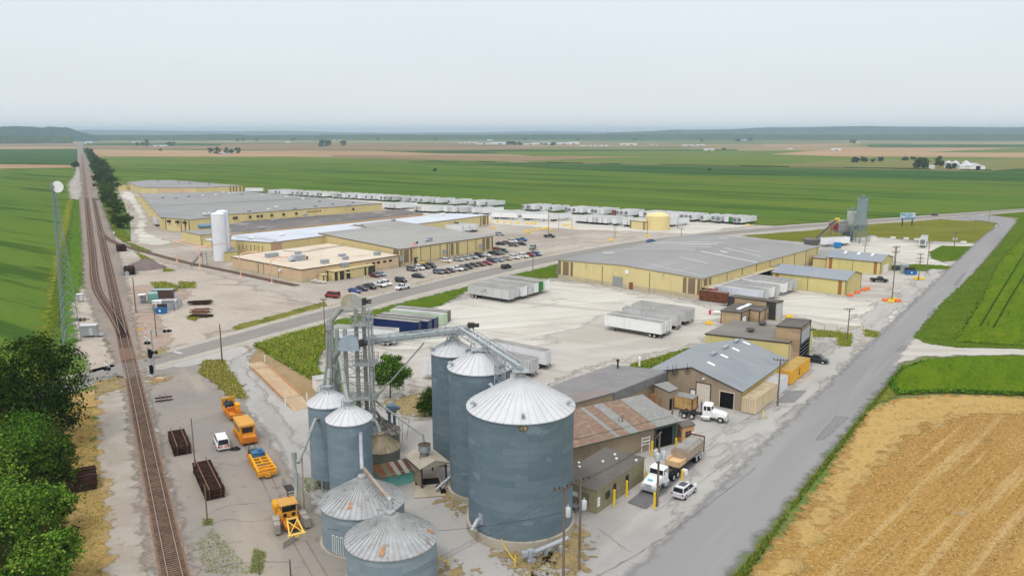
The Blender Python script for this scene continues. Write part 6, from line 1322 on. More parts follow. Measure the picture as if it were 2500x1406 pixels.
def car(kind,pname,col,near=False):
 key=(kind,pname,near)
 if key in CARS:
  return CARS[key],False
 pm=paint(pname,col)
 t=thing('pickup_truck' if kind=='pickup' else 'parked_van' if kind=='van' else 'parked_car','','pickup truck' if kind=='pickup' else 'van' if kind=='van' else 'car')
 if kind=='sedan':
  Ln,Wd=4.75,1.84
  secs=[(-2.37,.42,.92,.78),(-2.2,.3,1.0,.88),(-1.5,.24,1.02,.92),(0,.22,.98,.92),(1.0,.22,.97,.91),(1.9,.26,.86,.87),(2.25,.3,.74,.78),(2.37,.38,.64,.68)]
  cab=((-1.95,-.78,1.15,.78),(-1.15,-.62,.35,.62),.96,1.46);wx,r=(-1.42,1.42),.34
 elif kind=='suv':
  Ln,Wd=4.7,1.92
  secs=[(-2.33,.45,1.05,.82),(-2.2,.34,1.12,.92),(-1.4,.28,1.12,.95),(.3,.26,1.08,.95),(1.1,.28,1.06,.94),(1.95,.32,.96,.9),(2.25,.36,.84,.82),(2.34,.46,.74,.72)]
  cab=((-2.25,-.84,1.2,.84),(-1.95,-.7,.45,.7),1.06,1.74);wx,r=(-1.4,1.4),.37
 elif kind=='van':
  Ln,Wd=5.3,1.98
  secs=[(-2.62,.42,1.15,.9),(-2.5,.34,1.2,.98),(-1.,.3,1.2,.99),(1.2,.3,1.12,.98),(2.,.32,1.02,.93),(2.5,.36,.9,.84),(2.62,.46,.78,.74)]
  cab=((-2.6,-.9,1.75,.88),(-2.45,-.78,.95,.76),1.13,2.0);wx,r=(-1.6,1.6),.37
 else :
  Ln,Wd=5.8,1.98;secs=[(-.6,.45,1.16,.97),(.4,.42,1.16,.98),(1.2,.42,1.16,.97),(2.2,.44,1.1,.95),(2.7,.46,1.02,.9),(2.86,.55,.92,.82)]
  cab=((-.55,-.86,1.5,.86),(-.4,-.72,.85,.72),1.14,1.86);wx,r=(-1.75,1.75),.41
 mb=MB();loft(mb,secs)
 if kind=='pickup':
  mb.box(-2.88,-.97,.5,-.6,-.86,1.16);mb.box(-2.88,.86,.5,-.6,.97,1.16);mb.box(-2.9,-.97,.5,-2.78,.97,1.14);mb.box(-2.78,-.86,.5,-.6,.86,.66)
 b_,t_,z0,z1=cab;mb.frus((t_[0]-.02,t_[1]-.02,t_[2]+.02,t_[3]+.02),(t_[0]+.18,t_[1]+.12,t_[2]-.22,t_[3]-.12),z1-.03,z1+.05)
 for s_ in (-1,1):
  yb,yt=s_*b_[3],s_*t_[3];mb.bar((b_[0],yb,z0),(t_[0],yt,z1),.1,.07);mb.bar((b_[2],yb,z0),(t_[2],yt,z1),.09,.06)
  for f_ in ((.52,) if kind!='van' else (.35,.7)):
   mb.bar((b_[0]+(b_[2]-b_[0])*f_,yb,z0),(t_[0]+(t_[2]-t_[0])*f_,yt,z1),.09,.05)
 mb.build('body',pm,t,smooth=True);mb=MB();mb.frus((b_[0]+.02,b_[1]+.03,b_[2]-.02,b_[3]-.03),(t_[0]+.02,t_[1]+.03,t_[2]-.02,t_[3]-.03),z0-.02,z1)
 mb.build('window',GLS,t)
 for x_ in wx:
  for s_ in (-1,1):
   wheel(t,x_,s_*(Wd/2-.1),r,.24,rim=near)
 mb=MB();x_=secs[-1][0]
 for s_ in (-1,1):
  mb.box(x_-.22,s_*.6-.17,.72 if kind=='sedan' else .82,x_-.02+.03,s_*.6+.17,.84 if kind=='sedan' else .98)
 mb.build('headlight',LAMP,t);mb=MB();x_=-Ln/2+.02 if kind!='pickup' else -2.88
 for s_ in (-1,1):
  mb.box(x_-.04,s_*.78-.12,.82,x_+.12,s_*.78+.12,1.02)
 mb.build('tail_light',TAIL,t);CARS[key]=t;return t,True
def put_car(kind,pname,col,loc,a,label,group=None,near=False):
 t,fresh=car(kind,pname,col,near)
 if not fresh:
  return copy_tree(t,None,loc,a,label,group)
 t.location=loc;t.rotation_euler=(0,0,rad(90-a));t['label']=label
 if group:
  t['group']=group
 return t
PC=dict(white=V(226,226,224),silver=V(170,174,176),grey=V(104,108,110),black=(.012,.012,.014),red=V(146,28,34),darkred=V(92,28,34),blue=V(40,86,150),navy=V(34,44,80),gold=V(166,156,136),green=V(22,34,32),brown=V(78,68,58),steel=V(126,142,156),cobalt=V(34,58,138),sage=V(120,138,126))
GZ=.15
def CP(zx,zy):
 q=G(780+zx*.224,560+zy*.224);q.z=GZ;return q
LOT='cars in the lot along the highway'
lot=[('van','red',140,745,-62,'red minivan standing alone at the corner of the gravel lot'),('sedan','cobalt',385,692,128,'bright blue sedan, nearest of the short row before the entrance block'),('sedan','black',465,667,128,'black sedan squeezed between the bright blue sedan and a pickup'),('pickup','green',550,648,128,'dark green pickup between the black sedan and the white pickup'),('pickup','white',655,628,128,'white crew pickup fourth in the short row before the entrance block'),('suv','white',728,612,128,'white hatchback at the far end of the short row, beside the white pickup'),('suv','black',890,578,125,'black car parked alone between the short row and the black coupe'),('sedan','black',1075,528,112,'black coupe parked alone by the two thin posts'),('sedan','darkred',600,522,128,'dark red sedan at the corner of the entrance block'),('sedan','steel',668,510,128,'blue silver sedan behind the dark red one at the entrance block'),('suv','grey',1010,455,128,'grey crossover left of the flagpole row'),('suv','white',1090,440,128,'white crossover beside the flagpole'),('suv','black',1150,430,128,'black crossover second right of the flagpole'),('suv','black',1215,418,128,'black jeep like car right end of the flagpole row'),('suv','grey',1300,487,128,'grey crossover at the left end of the roadside row'),('sedan','darkred',1368,480,128,'dark red car second in the roadside row'),('sedan','navy',1425,468,128,'navy sedan left of the long white pickup'),('pickup','white',1492,455,112,'long white crew pickup in the roadside row'),('sedan','brown',1566,444,128,'brown grey sedan right of the long white pickup'),('pickup','black',1605,430,120,'black pickup in the middle of the roadside row'),('sedan','green',1682,408,128,'dark green sedan left of two red cars in the roadside row'),('sedan','darkred',1757,400,128,'left of the two red sedans side by side in the roadside row'),('sedan','red',1827,388,128,'right of the two red sedans side by side in the roadside row'),('suv','navy',1880,364,128,'navy crossover right of the two red sedans'),('sedan','steel',1957,352,128,'pale blue silver sedan between navy crossover and gold sedan'),('sedan','gold',2042,338,128,'gold beige sedan in the right half of the roadside row'),('suv','white',2127,324,128,'white crossover just right of the gold sedan'),('suv','white',2222,310,128,'white crossover left of the red pickup by the pole'),('pickup','red',2280,298,120,'red pickup left of the tall roadside pole'),('suv','blue',2365,290,128,'bright blue crossover at the right end of the roadside row'),('suv','white',1385,362,122,'white crossover behind the two yellow barrier blocks by the wall'),('sedan','silver',1515,346,128,'silver sedan at the left end of the row along the warehouse wall'),('sedan','silver',1592,332,128,'silver sedan second in the row along the warehouse wall'),('pickup','silver',1662,322,125,'silver pickup in the row along the warehouse wall'),('suv','black',1742,305,128,'big black crossover in the row along the warehouse wall'),('sedan','white',1817,297,128,'white sedan in the row along the warehouse wall'),('pickup','black',1905,281,110,'black pickup at the right corner of the warehouse'),('sedan','grey',1968,272,128,'dark grey sedan just right of the corner pickup'),('suv','black',2003,255,120,'black boxy car at the right end behind the dark grey sedan'),('sedan','red',1935,232,128,'red car half hidden behind the warehouse corner'),('sedan','black',1975,172,100,'black sedan, left of the loose cluster in the rear lot'),('sedan','darkred',2035,162,110,'dark red car in the loose cluster in the rear lot'),('suv','white',2105,146,110,'white jeep like car in the loose cluster of the rear lot'),('suv','grey',2115,188,108,'dark grey crossover, nearest of the loose rear cluster'),('sedan','black',2203,174,105,'black sedan, right end of the loose rear cluster'),('pickup','blue',2205,132,105,'blue pickup at the back of the loose rear cluster'),('suv','sage',2322,216,205,'pale green car facing the camera alone in the rear lot'),('suv','silver',1965,68,95,'silver car alone at the far side of the rear lot'),('pickup','green',2508,92,100,'dark green pickup alone by the yellow barrier blocks'),]
for kind,col,zx,zy,a,lab in lot:
 put_car(kind,col,PC[col],CP(zx,zy),a+RN.uniform(-3,3),lab,LOT)
for kind,col,px,py,a,lab in (('pickup','white',983,707,218,'white pickup driving on the highway towards the crossing'),('suv','black',1236,656,38,'black crossover driving on the highway beside the grass strip'),('sedan','blue',1590,592,60,'blue car on the highway just beyond the big warehouse roof'),('sedan','darkred',2281,527,70,'dark car on the distant highway beyond the billboard'),('pickup','black',2146,689,105,'black pickup between the yellow sheds and the barrier ringed pole')):
 q=G(px,py);q.z=.16 if a<210 else .16;put_car(kind,col,PC[col],q,a,lab)
q=G(1990,885);put_car('pickup','navyblack',V(26,34,48),q+Vector((0,0,.09)),122,'dark blue crew pickup leaving the tall open bay',near=True)
q=G(1671,1208)
sv=put_car('suv','bright_silver',V(206,208,210),q+Vector((0,0,.09)),38,'silver crossover with dark roof glass beside the yellow post',near=True)
mb=MB();mb.box(-1.3,-.5,1.79,.1,.5,1.805);mb.build('sunroof',GLS,sv);q=G(541,1090)
vn=put_car('van','fleet_white',V(230,232,234),q+Vector((0,0,.1)),-28,'white van with orange chevrons on its tail beside the track panels',near=True)
mb=MB()
for s_ in (-1,1):
 for k in range(3):
  y0,y1=s_*(.12+k*.27),s_*(.26+k*.27);mb.add([(-2.66,y0,.66),(-2.66,y1,.66),(-2.66,y1+s_*.12,1.1),(-2.66,y0+s_*.12,1.1)],[(0,1,2,3)])
mb.build('chevron',mat('orange_red_tape',V(214,96,66),.5),vn);mb=MB();mb.box(-.6,-.2,2.05,.2,.1,2.13);mb.build('roof_vent',M_wht,vn);mb=MB()
for s_ in (-1,1):
 mb.add([(-2.655,s_*.1,1.2),(-2.655,s_*.78,1.2),(-2.52,s_*.7,1.85),(-2.52,s_*.1,1.85)],[(0,1,2,3)])
mb.build('rear_window',GLS,vn)
def trailer_mat(name,c,c2,k=.5):
 return mat(name,V(*c),.6,.05,layers=[L(.2,.4,.65,V(*c2),.7),L(.7,.52,.72,V(*[x*.84 for x in c2]),k,co='UV',st=(1.5,.12,1)),],bump=(L(.5,0,1,(0,0,0),co='UV',st=(1,0,0),kind='wave',det=0),.02))
TM=dict(white=trailer_mat('white_trailer_skin',(226,227,228),(214,216,217)),grey=trailer_mat('greyed_trailer_skin',(196,196,194),(182,182,180),.8),bright=trailer_mat('bright_trailer_skin',(236,237,238),(228,229,230)),green=trailer_mat('green_trailer_skin',(52,128,70),(44,116,62)),blue=trailer_mat('navy_container_skin',(22,40,84),(18,34,74)),pale=trailer_mat('pale_green_container_skin',(196,216,184),(182,204,172)),olive=trailer_mat('olive_container_skin',(96,104,88),(86,92,78)),maroon=trailer_mat('maroon_skin',(120,58,52),(108,52,46)),red=trailer_mat('red_container_skin',(176,72,58),(164,66,54)),lblue=trailer_mat('pale_blue_trailer_skin',(206,212,222),(192,200,212)),cream=trailer_mat('cream_container_skin',(214,196,160),(200,178,142),.9),yellow=trailer_mat('yellow_container_skin',(226,170,52),(214,158,48)))
TROOF=mat('trailer_roof',S(206,206,204),.6,layers=[L(.2,.4,.65,S(188,188,186),.8),L(.5,.55,.7,S(160,158,154),.6,st=(1,.3,1))])
TROOFG=mat('dull_trailer_roof',S(172,170,165),.7,layers=[L(.2,.4,.65,S(150,148,144),.8),L(.6,.5,.7,S(186,184,178),.5)])
REEF=mat('refrigeration_unit_grey',V(116,120,124),.6);DOORM=mat('trailer_door_seam',V(150,152,152),.6);RUST=mat('rusty_frame',V(112,78,60),.8);TR={}
def trailer(skin,end='door',Ln=16.0,wheels=True,roof=None,h=2.85,z0=1.15,near=False,name='box_trailer'):
 """box trailer; +x end is the rear (doors, axles), -x end the nose"""
 key=(skin,end,Ln,wheels,near,h)
 if key in TR:
  return TR[key],False
 t=thing(name,'','trailer' if wheels else 'container');m=TM[skin];mb=MB();hw=1.3;mb.box(-Ln/2,-hw,z0,Ln/2,hw,z0+h-.04)
 for x_ in (-Ln/2,Ln/2-.14):
  mb.box(x_-.03,-hw-.03,z0,x_+.17,hw+.03,z0+h)
 mb.box(-Ln/2,-hw-.02,z0+h-.16,Ln/2,-hw,z0+h);mb.box(-Ln/2,hw,z0+h-.16,Ln/2,hw+.02,z0+h);mb.build('box',m,t);mb=MB()
 mb.box(-Ln/2+.05,-hw+.03,z0+h-.05,Ln/2-.05,hw-.03,z0+h+.015)
 if near:
  for k in range(int(Ln/.6)):
   mb.box(-Ln/2+.3+k*.6,-hw+.03,z0+h+.01,-Ln/2+.36+k*.6,hw-.03,z0+h+.03)
 mb.build('roof',roof or TROOF,t)
 if end=='reefer':
  mb=MB();mb.frus((-Ln/2-.55,-.95,-Ln/2-.03,.95),(-Ln/2-.4,-.9,-Ln/2-.03,.9),z0+.75,z0+h-.25);mb.box(-Ln/2-.58,-.7,z0+.95,-Ln/2-.5,.7,z0+1.55)
  mb.build('refrigeration_unit',REEF,t)
 mb=MB()
 for y_ in (-.42,.42):
  mb.box(Ln/2+.0,y_-.03 if y_>0 else y_-.03,z0+.05,Ln/2+.06,y_+.03,z0+h-.15)
 mb.box(Ln/2,-.04,z0+.05,Ln/2+.045,.04,z0+h-.1)
 if not wheels:
  for y_ in (-.85,.85):
   mb.box(Ln/2,y_-.03,z0+.05,Ln/2+.06,y_+.03,z0+h-.15)
 mb.build('door_bars',DOORM,t)
 if wheels:
  mb=MB()
  for y_ in (-.5,.5):
   mb.box(-Ln/2+.5,y_-.08,z0-.3,Ln/2-.1,y_+.08,z0)
  for k in range(6):
   mb.box(-Ln/2+1.5+k*2.5,-1.2,z0-.14,-Ln/2+1.6+k*2.5,1.2,z0)
  mb.bar((Ln/2-.05,-1.1,.55),(Ln/2-.05,1.1,.55),.1,.14)
  for y_ in (-.5,.5):
   mb.bar((Ln/2-.05,y_,.55),(Ln/2-.05,y_,z0),.1)
  mb.build('chassis',CHR,t);mb=MB()
  for y_ in (-.85,.85):
   mb.bar((-Ln/2+3,y_,.12),(-Ln/2+3,y_,z0),.16);mb.box(-Ln/2+2.8,y_-.15,.02,-Ln/2+3.2,y_+.15,.12)
  mb.bar((-Ln/2+3,-.85,.7),(-Ln/2+3,.85,.7),.07);mb.build('landing_gear',CHR,t)
  for x_ in (Ln/2-3.1,Ln/2-1.85):
   if near:
    for s_ in (-1,1):
     wheel(t,x_,s_*1.1,.5,.26,True)
   else :
    mb=MB()
    for s_ in (-1,1):
     mb.disc((x_,s_*1.05,.5),.5,(0,1,0),.5,12);mb.disc((x_,s_*1.31,.5),.26,(0,1,0),.03,10,1)
    mb.build('axle',[RUB,RIM],t)
 TR[key]=t;return t,True
def put_tr(loc,a,label,group,cat=None,**k):
 t,fresh=trailer(**k)
 if not fresh:
  t=copy_tree(t,None,loc,a,label,group)
 else :
  t.location=loc;t.rotation_euler=(0,0,rad(90-a));t['label']=label;t['group']=group
 if cat:
  t['category']=cat
 return t
ORD=['first','second','third','fourth','fifth','sixth','seventh','eighth','ninth','tenth','eleventh','twelfth','thirteenth','fourteenth','fifteenth','sixteenth','seventeenth','eighteenth','nineteenth','twentieth']
ORD+=[p+' '+o for p in ('twenty','thirty','forty','fifty','sixty','seventy') for o in ['']+ORD[:9]]
ORD=[{'twenty ':'twentieth','thirty ':'thirtieth','forty ':'fortieth','fifty ':'fiftieth','sixty ':'sixtieth','seventy ':'seventieth'}.get(o,o.replace(' ','-')) for o in dict.fromkeys(ORD)]
def near_end(px,py,a,Ln=16.):
 """centre of a trailer whose near, left bottom corner stands at the pixel; it stretches away along azimuth a"""
 d=az(a);n_=az(a+90);return G(px,py)+d*Ln/2+n_*1.3+Vector((0,0,.1))
r1=[(600+.256*x,280+.256*(766+(x-210)*.0585)) for x in (210,240,285,330,375,450,495,530,585,650,685,715,820,870,895,925,985,1040,1075,1110,1150,1190,1250,1290,1325,1370,1465,1500,1555,1620,1670,1760,1800,1935,1970,2100,2165,2210,2275)]
n1=len(r1)
r1+=[(1200+.256*x,280+.256*(919+(x-295)*.0645)) for x in (295,335,370,465,555,690,740,785,830,905,945,990,1030,1145,1185,1225,1275,1408,1445,1490,1530,1575,1620,1660,1700,1745,1795,1840,1885,1985,2085,2140,2205,2252,2305,2342)]
GR1='white trailers in the row along the green field'
for i,(px,py) in enumerate(r1):
 d=.0;sk=RN.choice(['white','white','bright','white','grey']);en=RN.choice(['reefer','reefer','door'])
 lab='%s trailer, %s from the left in the row along the green field';a=47+RN.uniform(-1.2,1.2)
 if abs(px-(1200+.256*2252))<1:
  sk,en='green','door'
 if abs(px-(1200+.256*1145))<1:
  sk,en='maroon','door'
 cn={'green':'only green','maroon':'only maroon','white':'white','bright':'bright white','grey':'greyish'}[sk]
 lab=(cn+' box '+('reefer ' if en=='reefer' else '')+'trailer, '+ORD[i]+' from left in the row along the green field') if sk not in ('green','maroon') else (cn+' trailer in the long row along the green field')
 c=near_end(px,py,a);c+=az(a)*RN.uniform(-1.2,1.2);put_tr(c,a if en=='reefer' else a+180,lab,GR1,skin=sk,end=en)
r2=[(600+.256*x,280+.256*y) for x,y in ((1312,903),(1345,905),(1378,907),(1428,910),(1597,932),(1640,935),(1672,937),(1716,938),(1745,940),(1768,941),(1890,941),(1928,943),(1962,945),(2038,949),(2155,953),(2250,958))]
r2+=[(1200+.256*x,280+.256*y) for x,y in ((66,988),(105,992),(330,1000),(552,1018),(792,1034),(832,1037),(868,1040),(920,1044),(960,1047),(1012,1050),(1060,1054),(1145,1060),(1250,1069),(1300,1073),(1345,1076),(1380,1079),(1425,1082),(1680,1070))]
GR2='white trailers in the second row of the trailer yard'
for i,(px,py) in enumerate(r2):
 sk=RN.choice(['white','white','bright','white','grey']);a=47+RN.uniform(-1.2,1.2);c=near_end(px,py,a)
 cn={'white':'white','bright':'bright white','grey':'greyish'}[sk]
 put_tr(c,a+180,cn+' box trailer, '+ORD[i]+' from left in the second row behind the yellow barriers',GR2,skin=sk,end='door')
for i,(x0,y0,a) in enumerate(((1276,537.5,112),(1202,534.5,110))):
 put_tr(G(x0,y0)+az(a)*8+Vector((0,0,.1)),a+180,('white trailer standing side-on in front of the second row','white trailer side-on just right of the white roof')[i],GR2,skin='bright',end='door')
put_tr(G(622,471)+Vector((0,0,.1)),100,'lone white trailer at the field edge behind the wide grey roof',GR1,skin='white',end='door')
def side_row(p0,a_long,a_row,n,gaps,skins,labels,group,reverse=False,near=True,**k):
 """trailers side by side: p0 = bottom corner of the nearest at its right end, a_long points from that end along the trailer"""
 o=G(*p0);s_=0
 for i in range(n):
  c=o+az(a_row)*(s_+1.3)+az(a_long)*(8+(RN.uniform(-.7,.7) if i else 0))+Vector((0,0,.1))
  put_tr(c,a_long if not reverse else a_long+180,labels[i],group,skin=skins[i],near=near,**k);s_+=2.6+gaps[i%len(gaps)]
GA='trailers parked by the grass verge'
side_row((1243,742),-53,37,7,(.5,.6,.45,.7,.5,.45),['grey','grey','white','grey','white','green','bright'],['streaky grey trailer with faded emblem, nearest of the seven by the grass verge','grey trailer second from the camera in the group of seven by the verge','white trailer third from camera in the group of seven by the verge','grey trailer in the very middle of the seven by the verge','white trailer just before the green one by the verge','green trailer in the group by the grass verge','pale trailer beyond the green one by the grass verge'],GA,roof=TROOFG)
GB_='five grey white trailers in the middle of the yard'
side_row((1613.5,829),-53,36.5,2,(.7,),['bright','white'],['white trailer nearest the camera of the five in the white yard','white trailer second from camera of the five in the yard'],GB_,reverse=True,roof=TROOFG)
side_row((1652,808),-53,36.5,1,(.9,),['grey'],['grey streaked trailer, middle one of the five in the yard'],GB_,reverse=True,roof=TROOFG)
side_row((1673,797),-53,36.5,2,(.3,),['grey','grey'],['grey trailer fourth from camera of the five in the yard','grey trailer farthest from camera of the five in the yard'],GB_,reverse=True,roof=TROOFG)
GC_='containers and trailers behind the leg tower'
put_tr(G(890,845)+Vector((0,2.5,.1)),105,'dirty white trailer right behind the leg tower',GC_,skin='white',near=True,roof=TROOFG,Ln=16.)
for p,sk,lab in (((1020,816.5),'blue','navy container nearest the tower, first of three'),((1044,814),'blue','navy container in the middle of three'),((1059,807),'blue','navy container farthest right of three'),((1081.5,796),'pale','pale green container beside the navy ones'),((1090,789),'olive','dull olive container beyond the pale green one')):
 o=G(*p)
 put_tr(o+az(-68)*8.+az(22)*1.3+Vector((0,0,.1)),-68+180,lab,GC_,skin=sk,near=True,wheels=False,z0=.15,roof=TROOFG if sk!='pale' else None,name='shipping_container')
GD='trailers backed up to the warehouse dock';e_,n_=W.norm(3);an=math.degrees(math.atan2(n_.x,n_.y))
dk=[(1848,'lblue','pale blue white trailer, first at the dock beside the red container'),(1852,'grey','grey trailer second at the dock'),(1872,'white','white trailer third at the dock'),(1884,'grey','grey trailer fourth at the dock'),(1906,'bright','bright white trailer fifth at the dock'),(1917,'grey','grey trailer sixth at the dock'),(1928,'grey','last grey trailer at the dock beside the lemon shed')]
for i,(px,sk,lab) in enumerate(dk):
 s_=W.ln(3)-(5.5+i*4.0+(1.5 if i>3 else 0));c=W.poly[3]+e_*s_+W.c+n_*8.5;put_tr(Vector((c.x,c.y,.1)),an+180,lab,GD,skin=sk,near=True)
s_=W.ln(3)-2.2;c=W.poly[3]+e_*s_+W.c+n_*1.8
put_tr(Vector((c.x,c.y,.1)),an+180,'short red box container on a stand at the warehouse corner',GD,skin='red',Ln=3.4,wheels=False,z0=1.1,h=2.6,name='dock_container')
q=rect((1774,742),.1,-53,9,37,2.2,False);t=thing('scrap_bin','rusty brown ribbed bin at the end of the drive-through','bin',(q[0]+q[2])/2,127);mb=MB()
mb.box(-4.2,-1.1,.2,4.2,1.1,3.3)
for k in range(12):
 for s_ in (-1.16,1.16):
  mb.box(-4.2+k*.74,s_-.07,.2,-4.05+k*.74,s_+.07,3.3)
mb.build('body',mat('rusty_brown_steel',V(118,76,54),.8,layers=[L(.8,.4,.65,V(96,60,44),.8)]),t);mb=MB()
for k in range(12):
 mb.box(-4.2+k*.74,-1.1,3.3,-3.9+k*.74,1.1,3.36)
mb.build('cover_slat',mat('grey_slat',S(180,180,180),.7),t);GE='trailers half hidden behind the tall bins'
put_tr(G(1232,915)+Vector((0,3,.1)),128,'grey trailer half hidden by the slim bin, left of two',GE,skin='grey',near=True,roof=TROOFG)
put_tr(G(1255,900)+Vector((1.2,4.5,.1)),128,'trailer with open dark rear beyond the slim bin, right of two',GE,skin='white',near=True,roof=TROOFG)
put_tr(G(1075,935)+Vector((0,2,.1)),112,'pale trailer end peeping out left of the farthest tall bin',GE,skin='white',near=True,Ln=8.)
put_tr(G(2040,602)+Vector((0,1,.1)),70,'white trailer parked at the foot of the concrete plant','trailers by the concrete plant',skin='bright',near=True,Ln=14.)
put_tr(G(2262,603)+Vector((0,3,.1)),30,'white trailer with grey nose alone on the pale yard by the road','trailers by the concrete plant',skin='bright',end='reefer',near=True)
put_tr(G(384,551)+Vector((0,0,.1)),150,'grey trailer beside the tall yellow block','trailers about the plant',skin='lblue',near=False,Ln=12.)
put_tr(G(288,497)+Vector((0,0,.1)),-40,'small grey trailer among the trackside trees','trailers about the plant',skin='grey',near=False,Ln=8.)
for i in range(3):
 put_tr(G(1100+17*i,569-2*i)+Vector((0,1,.1)),125,('white trailer at the white-roof dock, left of three','white trailer at the white-roof dock, middle of three','white trailer at the white-roof dock, right of three')[i],'trailers at the white-roof dock',skin='white')
def small_mark(parent,x,y,z,w,h,m):
 mb=MB();mb.box(x-w/2,y-.02,z-h/2,x+w/2,y+.0,z+h/2);mb.box(x-w*.2,y-.02,z-h*.95,x+w*.2,y,z-h*.75)
 for k in (-1,1):
  mb.box(x+k*w*1.1-w*.35,y-.02,z-h*.9,x+k*w*1.1+w*.35,y,z-h*.7)
 mb.build('emblem',m,parent)
FADE=mat('faded_print',V(150,152,152),.7)
for o in list(COL.objects):
 if o.get('label','').startswith('streaky grey trailer'):
  small_mark(o,1.2,1.345,2.9,1.2,.8,FADE);small_mark(o,1.2,-1.325,2.9,1.2,.8,FADE)
GG='containers along the barn'
def cont(px,py,a,Ln,sk,lab,h=2.75):
 o=G(px,py)
 return put_tr(o+az(a)*Ln/2+az(a-90)*1.3+Vector((0,0,.09)),a+180,lab,GG,skin=sk,Ln=Ln,wheels=False,z0=.12,near=True,h=h,roof=mat('cream_container_roof',S(206,190,160),.8,layers=[L(.6,.4,.65,S(186,168,136),.8)]) if sk=='cream' else mat('yellow_container_roof',S(206,176,110),.8,layers=[L(.6,.4,.65,S(190,160,100),.8)]) if sk=='yellow' else None,name='shipping_container')
yc=cont(1931.5,941,36.3,12.2,'yellow','yellow container beside the dark pickup and tall bay')
cont(1897,970,36.3,6.,'white','small white container behind the lone pole by the barn')
cont(1844,1014,36.3,11.6,'cream','rust stained cream container nearest the open barn door');mb=MB();mb.box(1.0,1.33,1.0,1.3,1.36,2.2)
mb.box(.7,1.33,1.9,1.3,1.36,2.2);mb.box(.7,1.33,1.0,1.3,1.36,1.25);mb.build('emblem',mat('black_emblem',V(40,36,30),.7),yc)
t=thing('roll_off_container','worn tan roll-off container with rusty end under the lean-to','container',G(1655,995)+Vector((0,0,.1)),126);mb=MB()
mb.box(-3.2,-1.2,.25,3.2,1.2,2.5)
for k in range(9):
 for s_ in (-1.24,1.24):
  mb.box(-3.2+k*.78,s_-.05,.25,-3.1+k*.78,s_+.05,2.5)
mb.build('body',mat('tan_worn_steel',V(196,164,112),.8,layers=[L(.7,.4,.6,V(176,140,92),.8),L(1.4,.58,.7,V(120,80,54),.8)]),t);mb=MB()
mb.box(-3.3,-1.25,2.5,3.3,1.25,2.6);mb.build('lid',M_rg2,t);mb=MB();mb.bar((-3.1,-.8,.12),(3.3,-.8,.12),.2);mb.bar((-3.1,.8,.12),(3.3,.8,.12),.2)
for y_ in (-1.2,1.2):
 mb.bar((3.25,y_,.2),(3.25,y_,2.5),.2)
mb.build('skid',RUST,t)
for i,(px,py) in enumerate(((1600,983),(1623,992))):
 t=thing('wooden_crate',('brown wooden bin under the lean-to, left of two','brown wooden bin under the lean-to, right of two')[i],'crate',G(px,py)+Vector((0,0,.09)),126,'wooden bins under the lean-to')
 mb=MB();mb.box(-.8,-.8,.1,.8,.8,1.6)
 for k in range(4):
  mb.box(-.84,-.84,.2+k*.36,.84,.84,.45+k*.36)
 mb.build('boards',mat('weathered_board',V(166,124,84),.85,layers=[L(1,.4,.6,V(140,102,70),.7)]),t);mb=MB()
 for y_ in (-.6,0,.6):
  mb.box(-.8,y_-.08,0,.8,y_+.08,.1)
 mb.build('skid',RUST,t)
CABW=mat('white_truck_paint',V(234,236,236),.3,coat=.6,spec=.5,layers=[L(1,.5,.7,V(220,222,222),.4)])
ALU=mat('polished_aluminium',V(200,204,206),.3,.6)
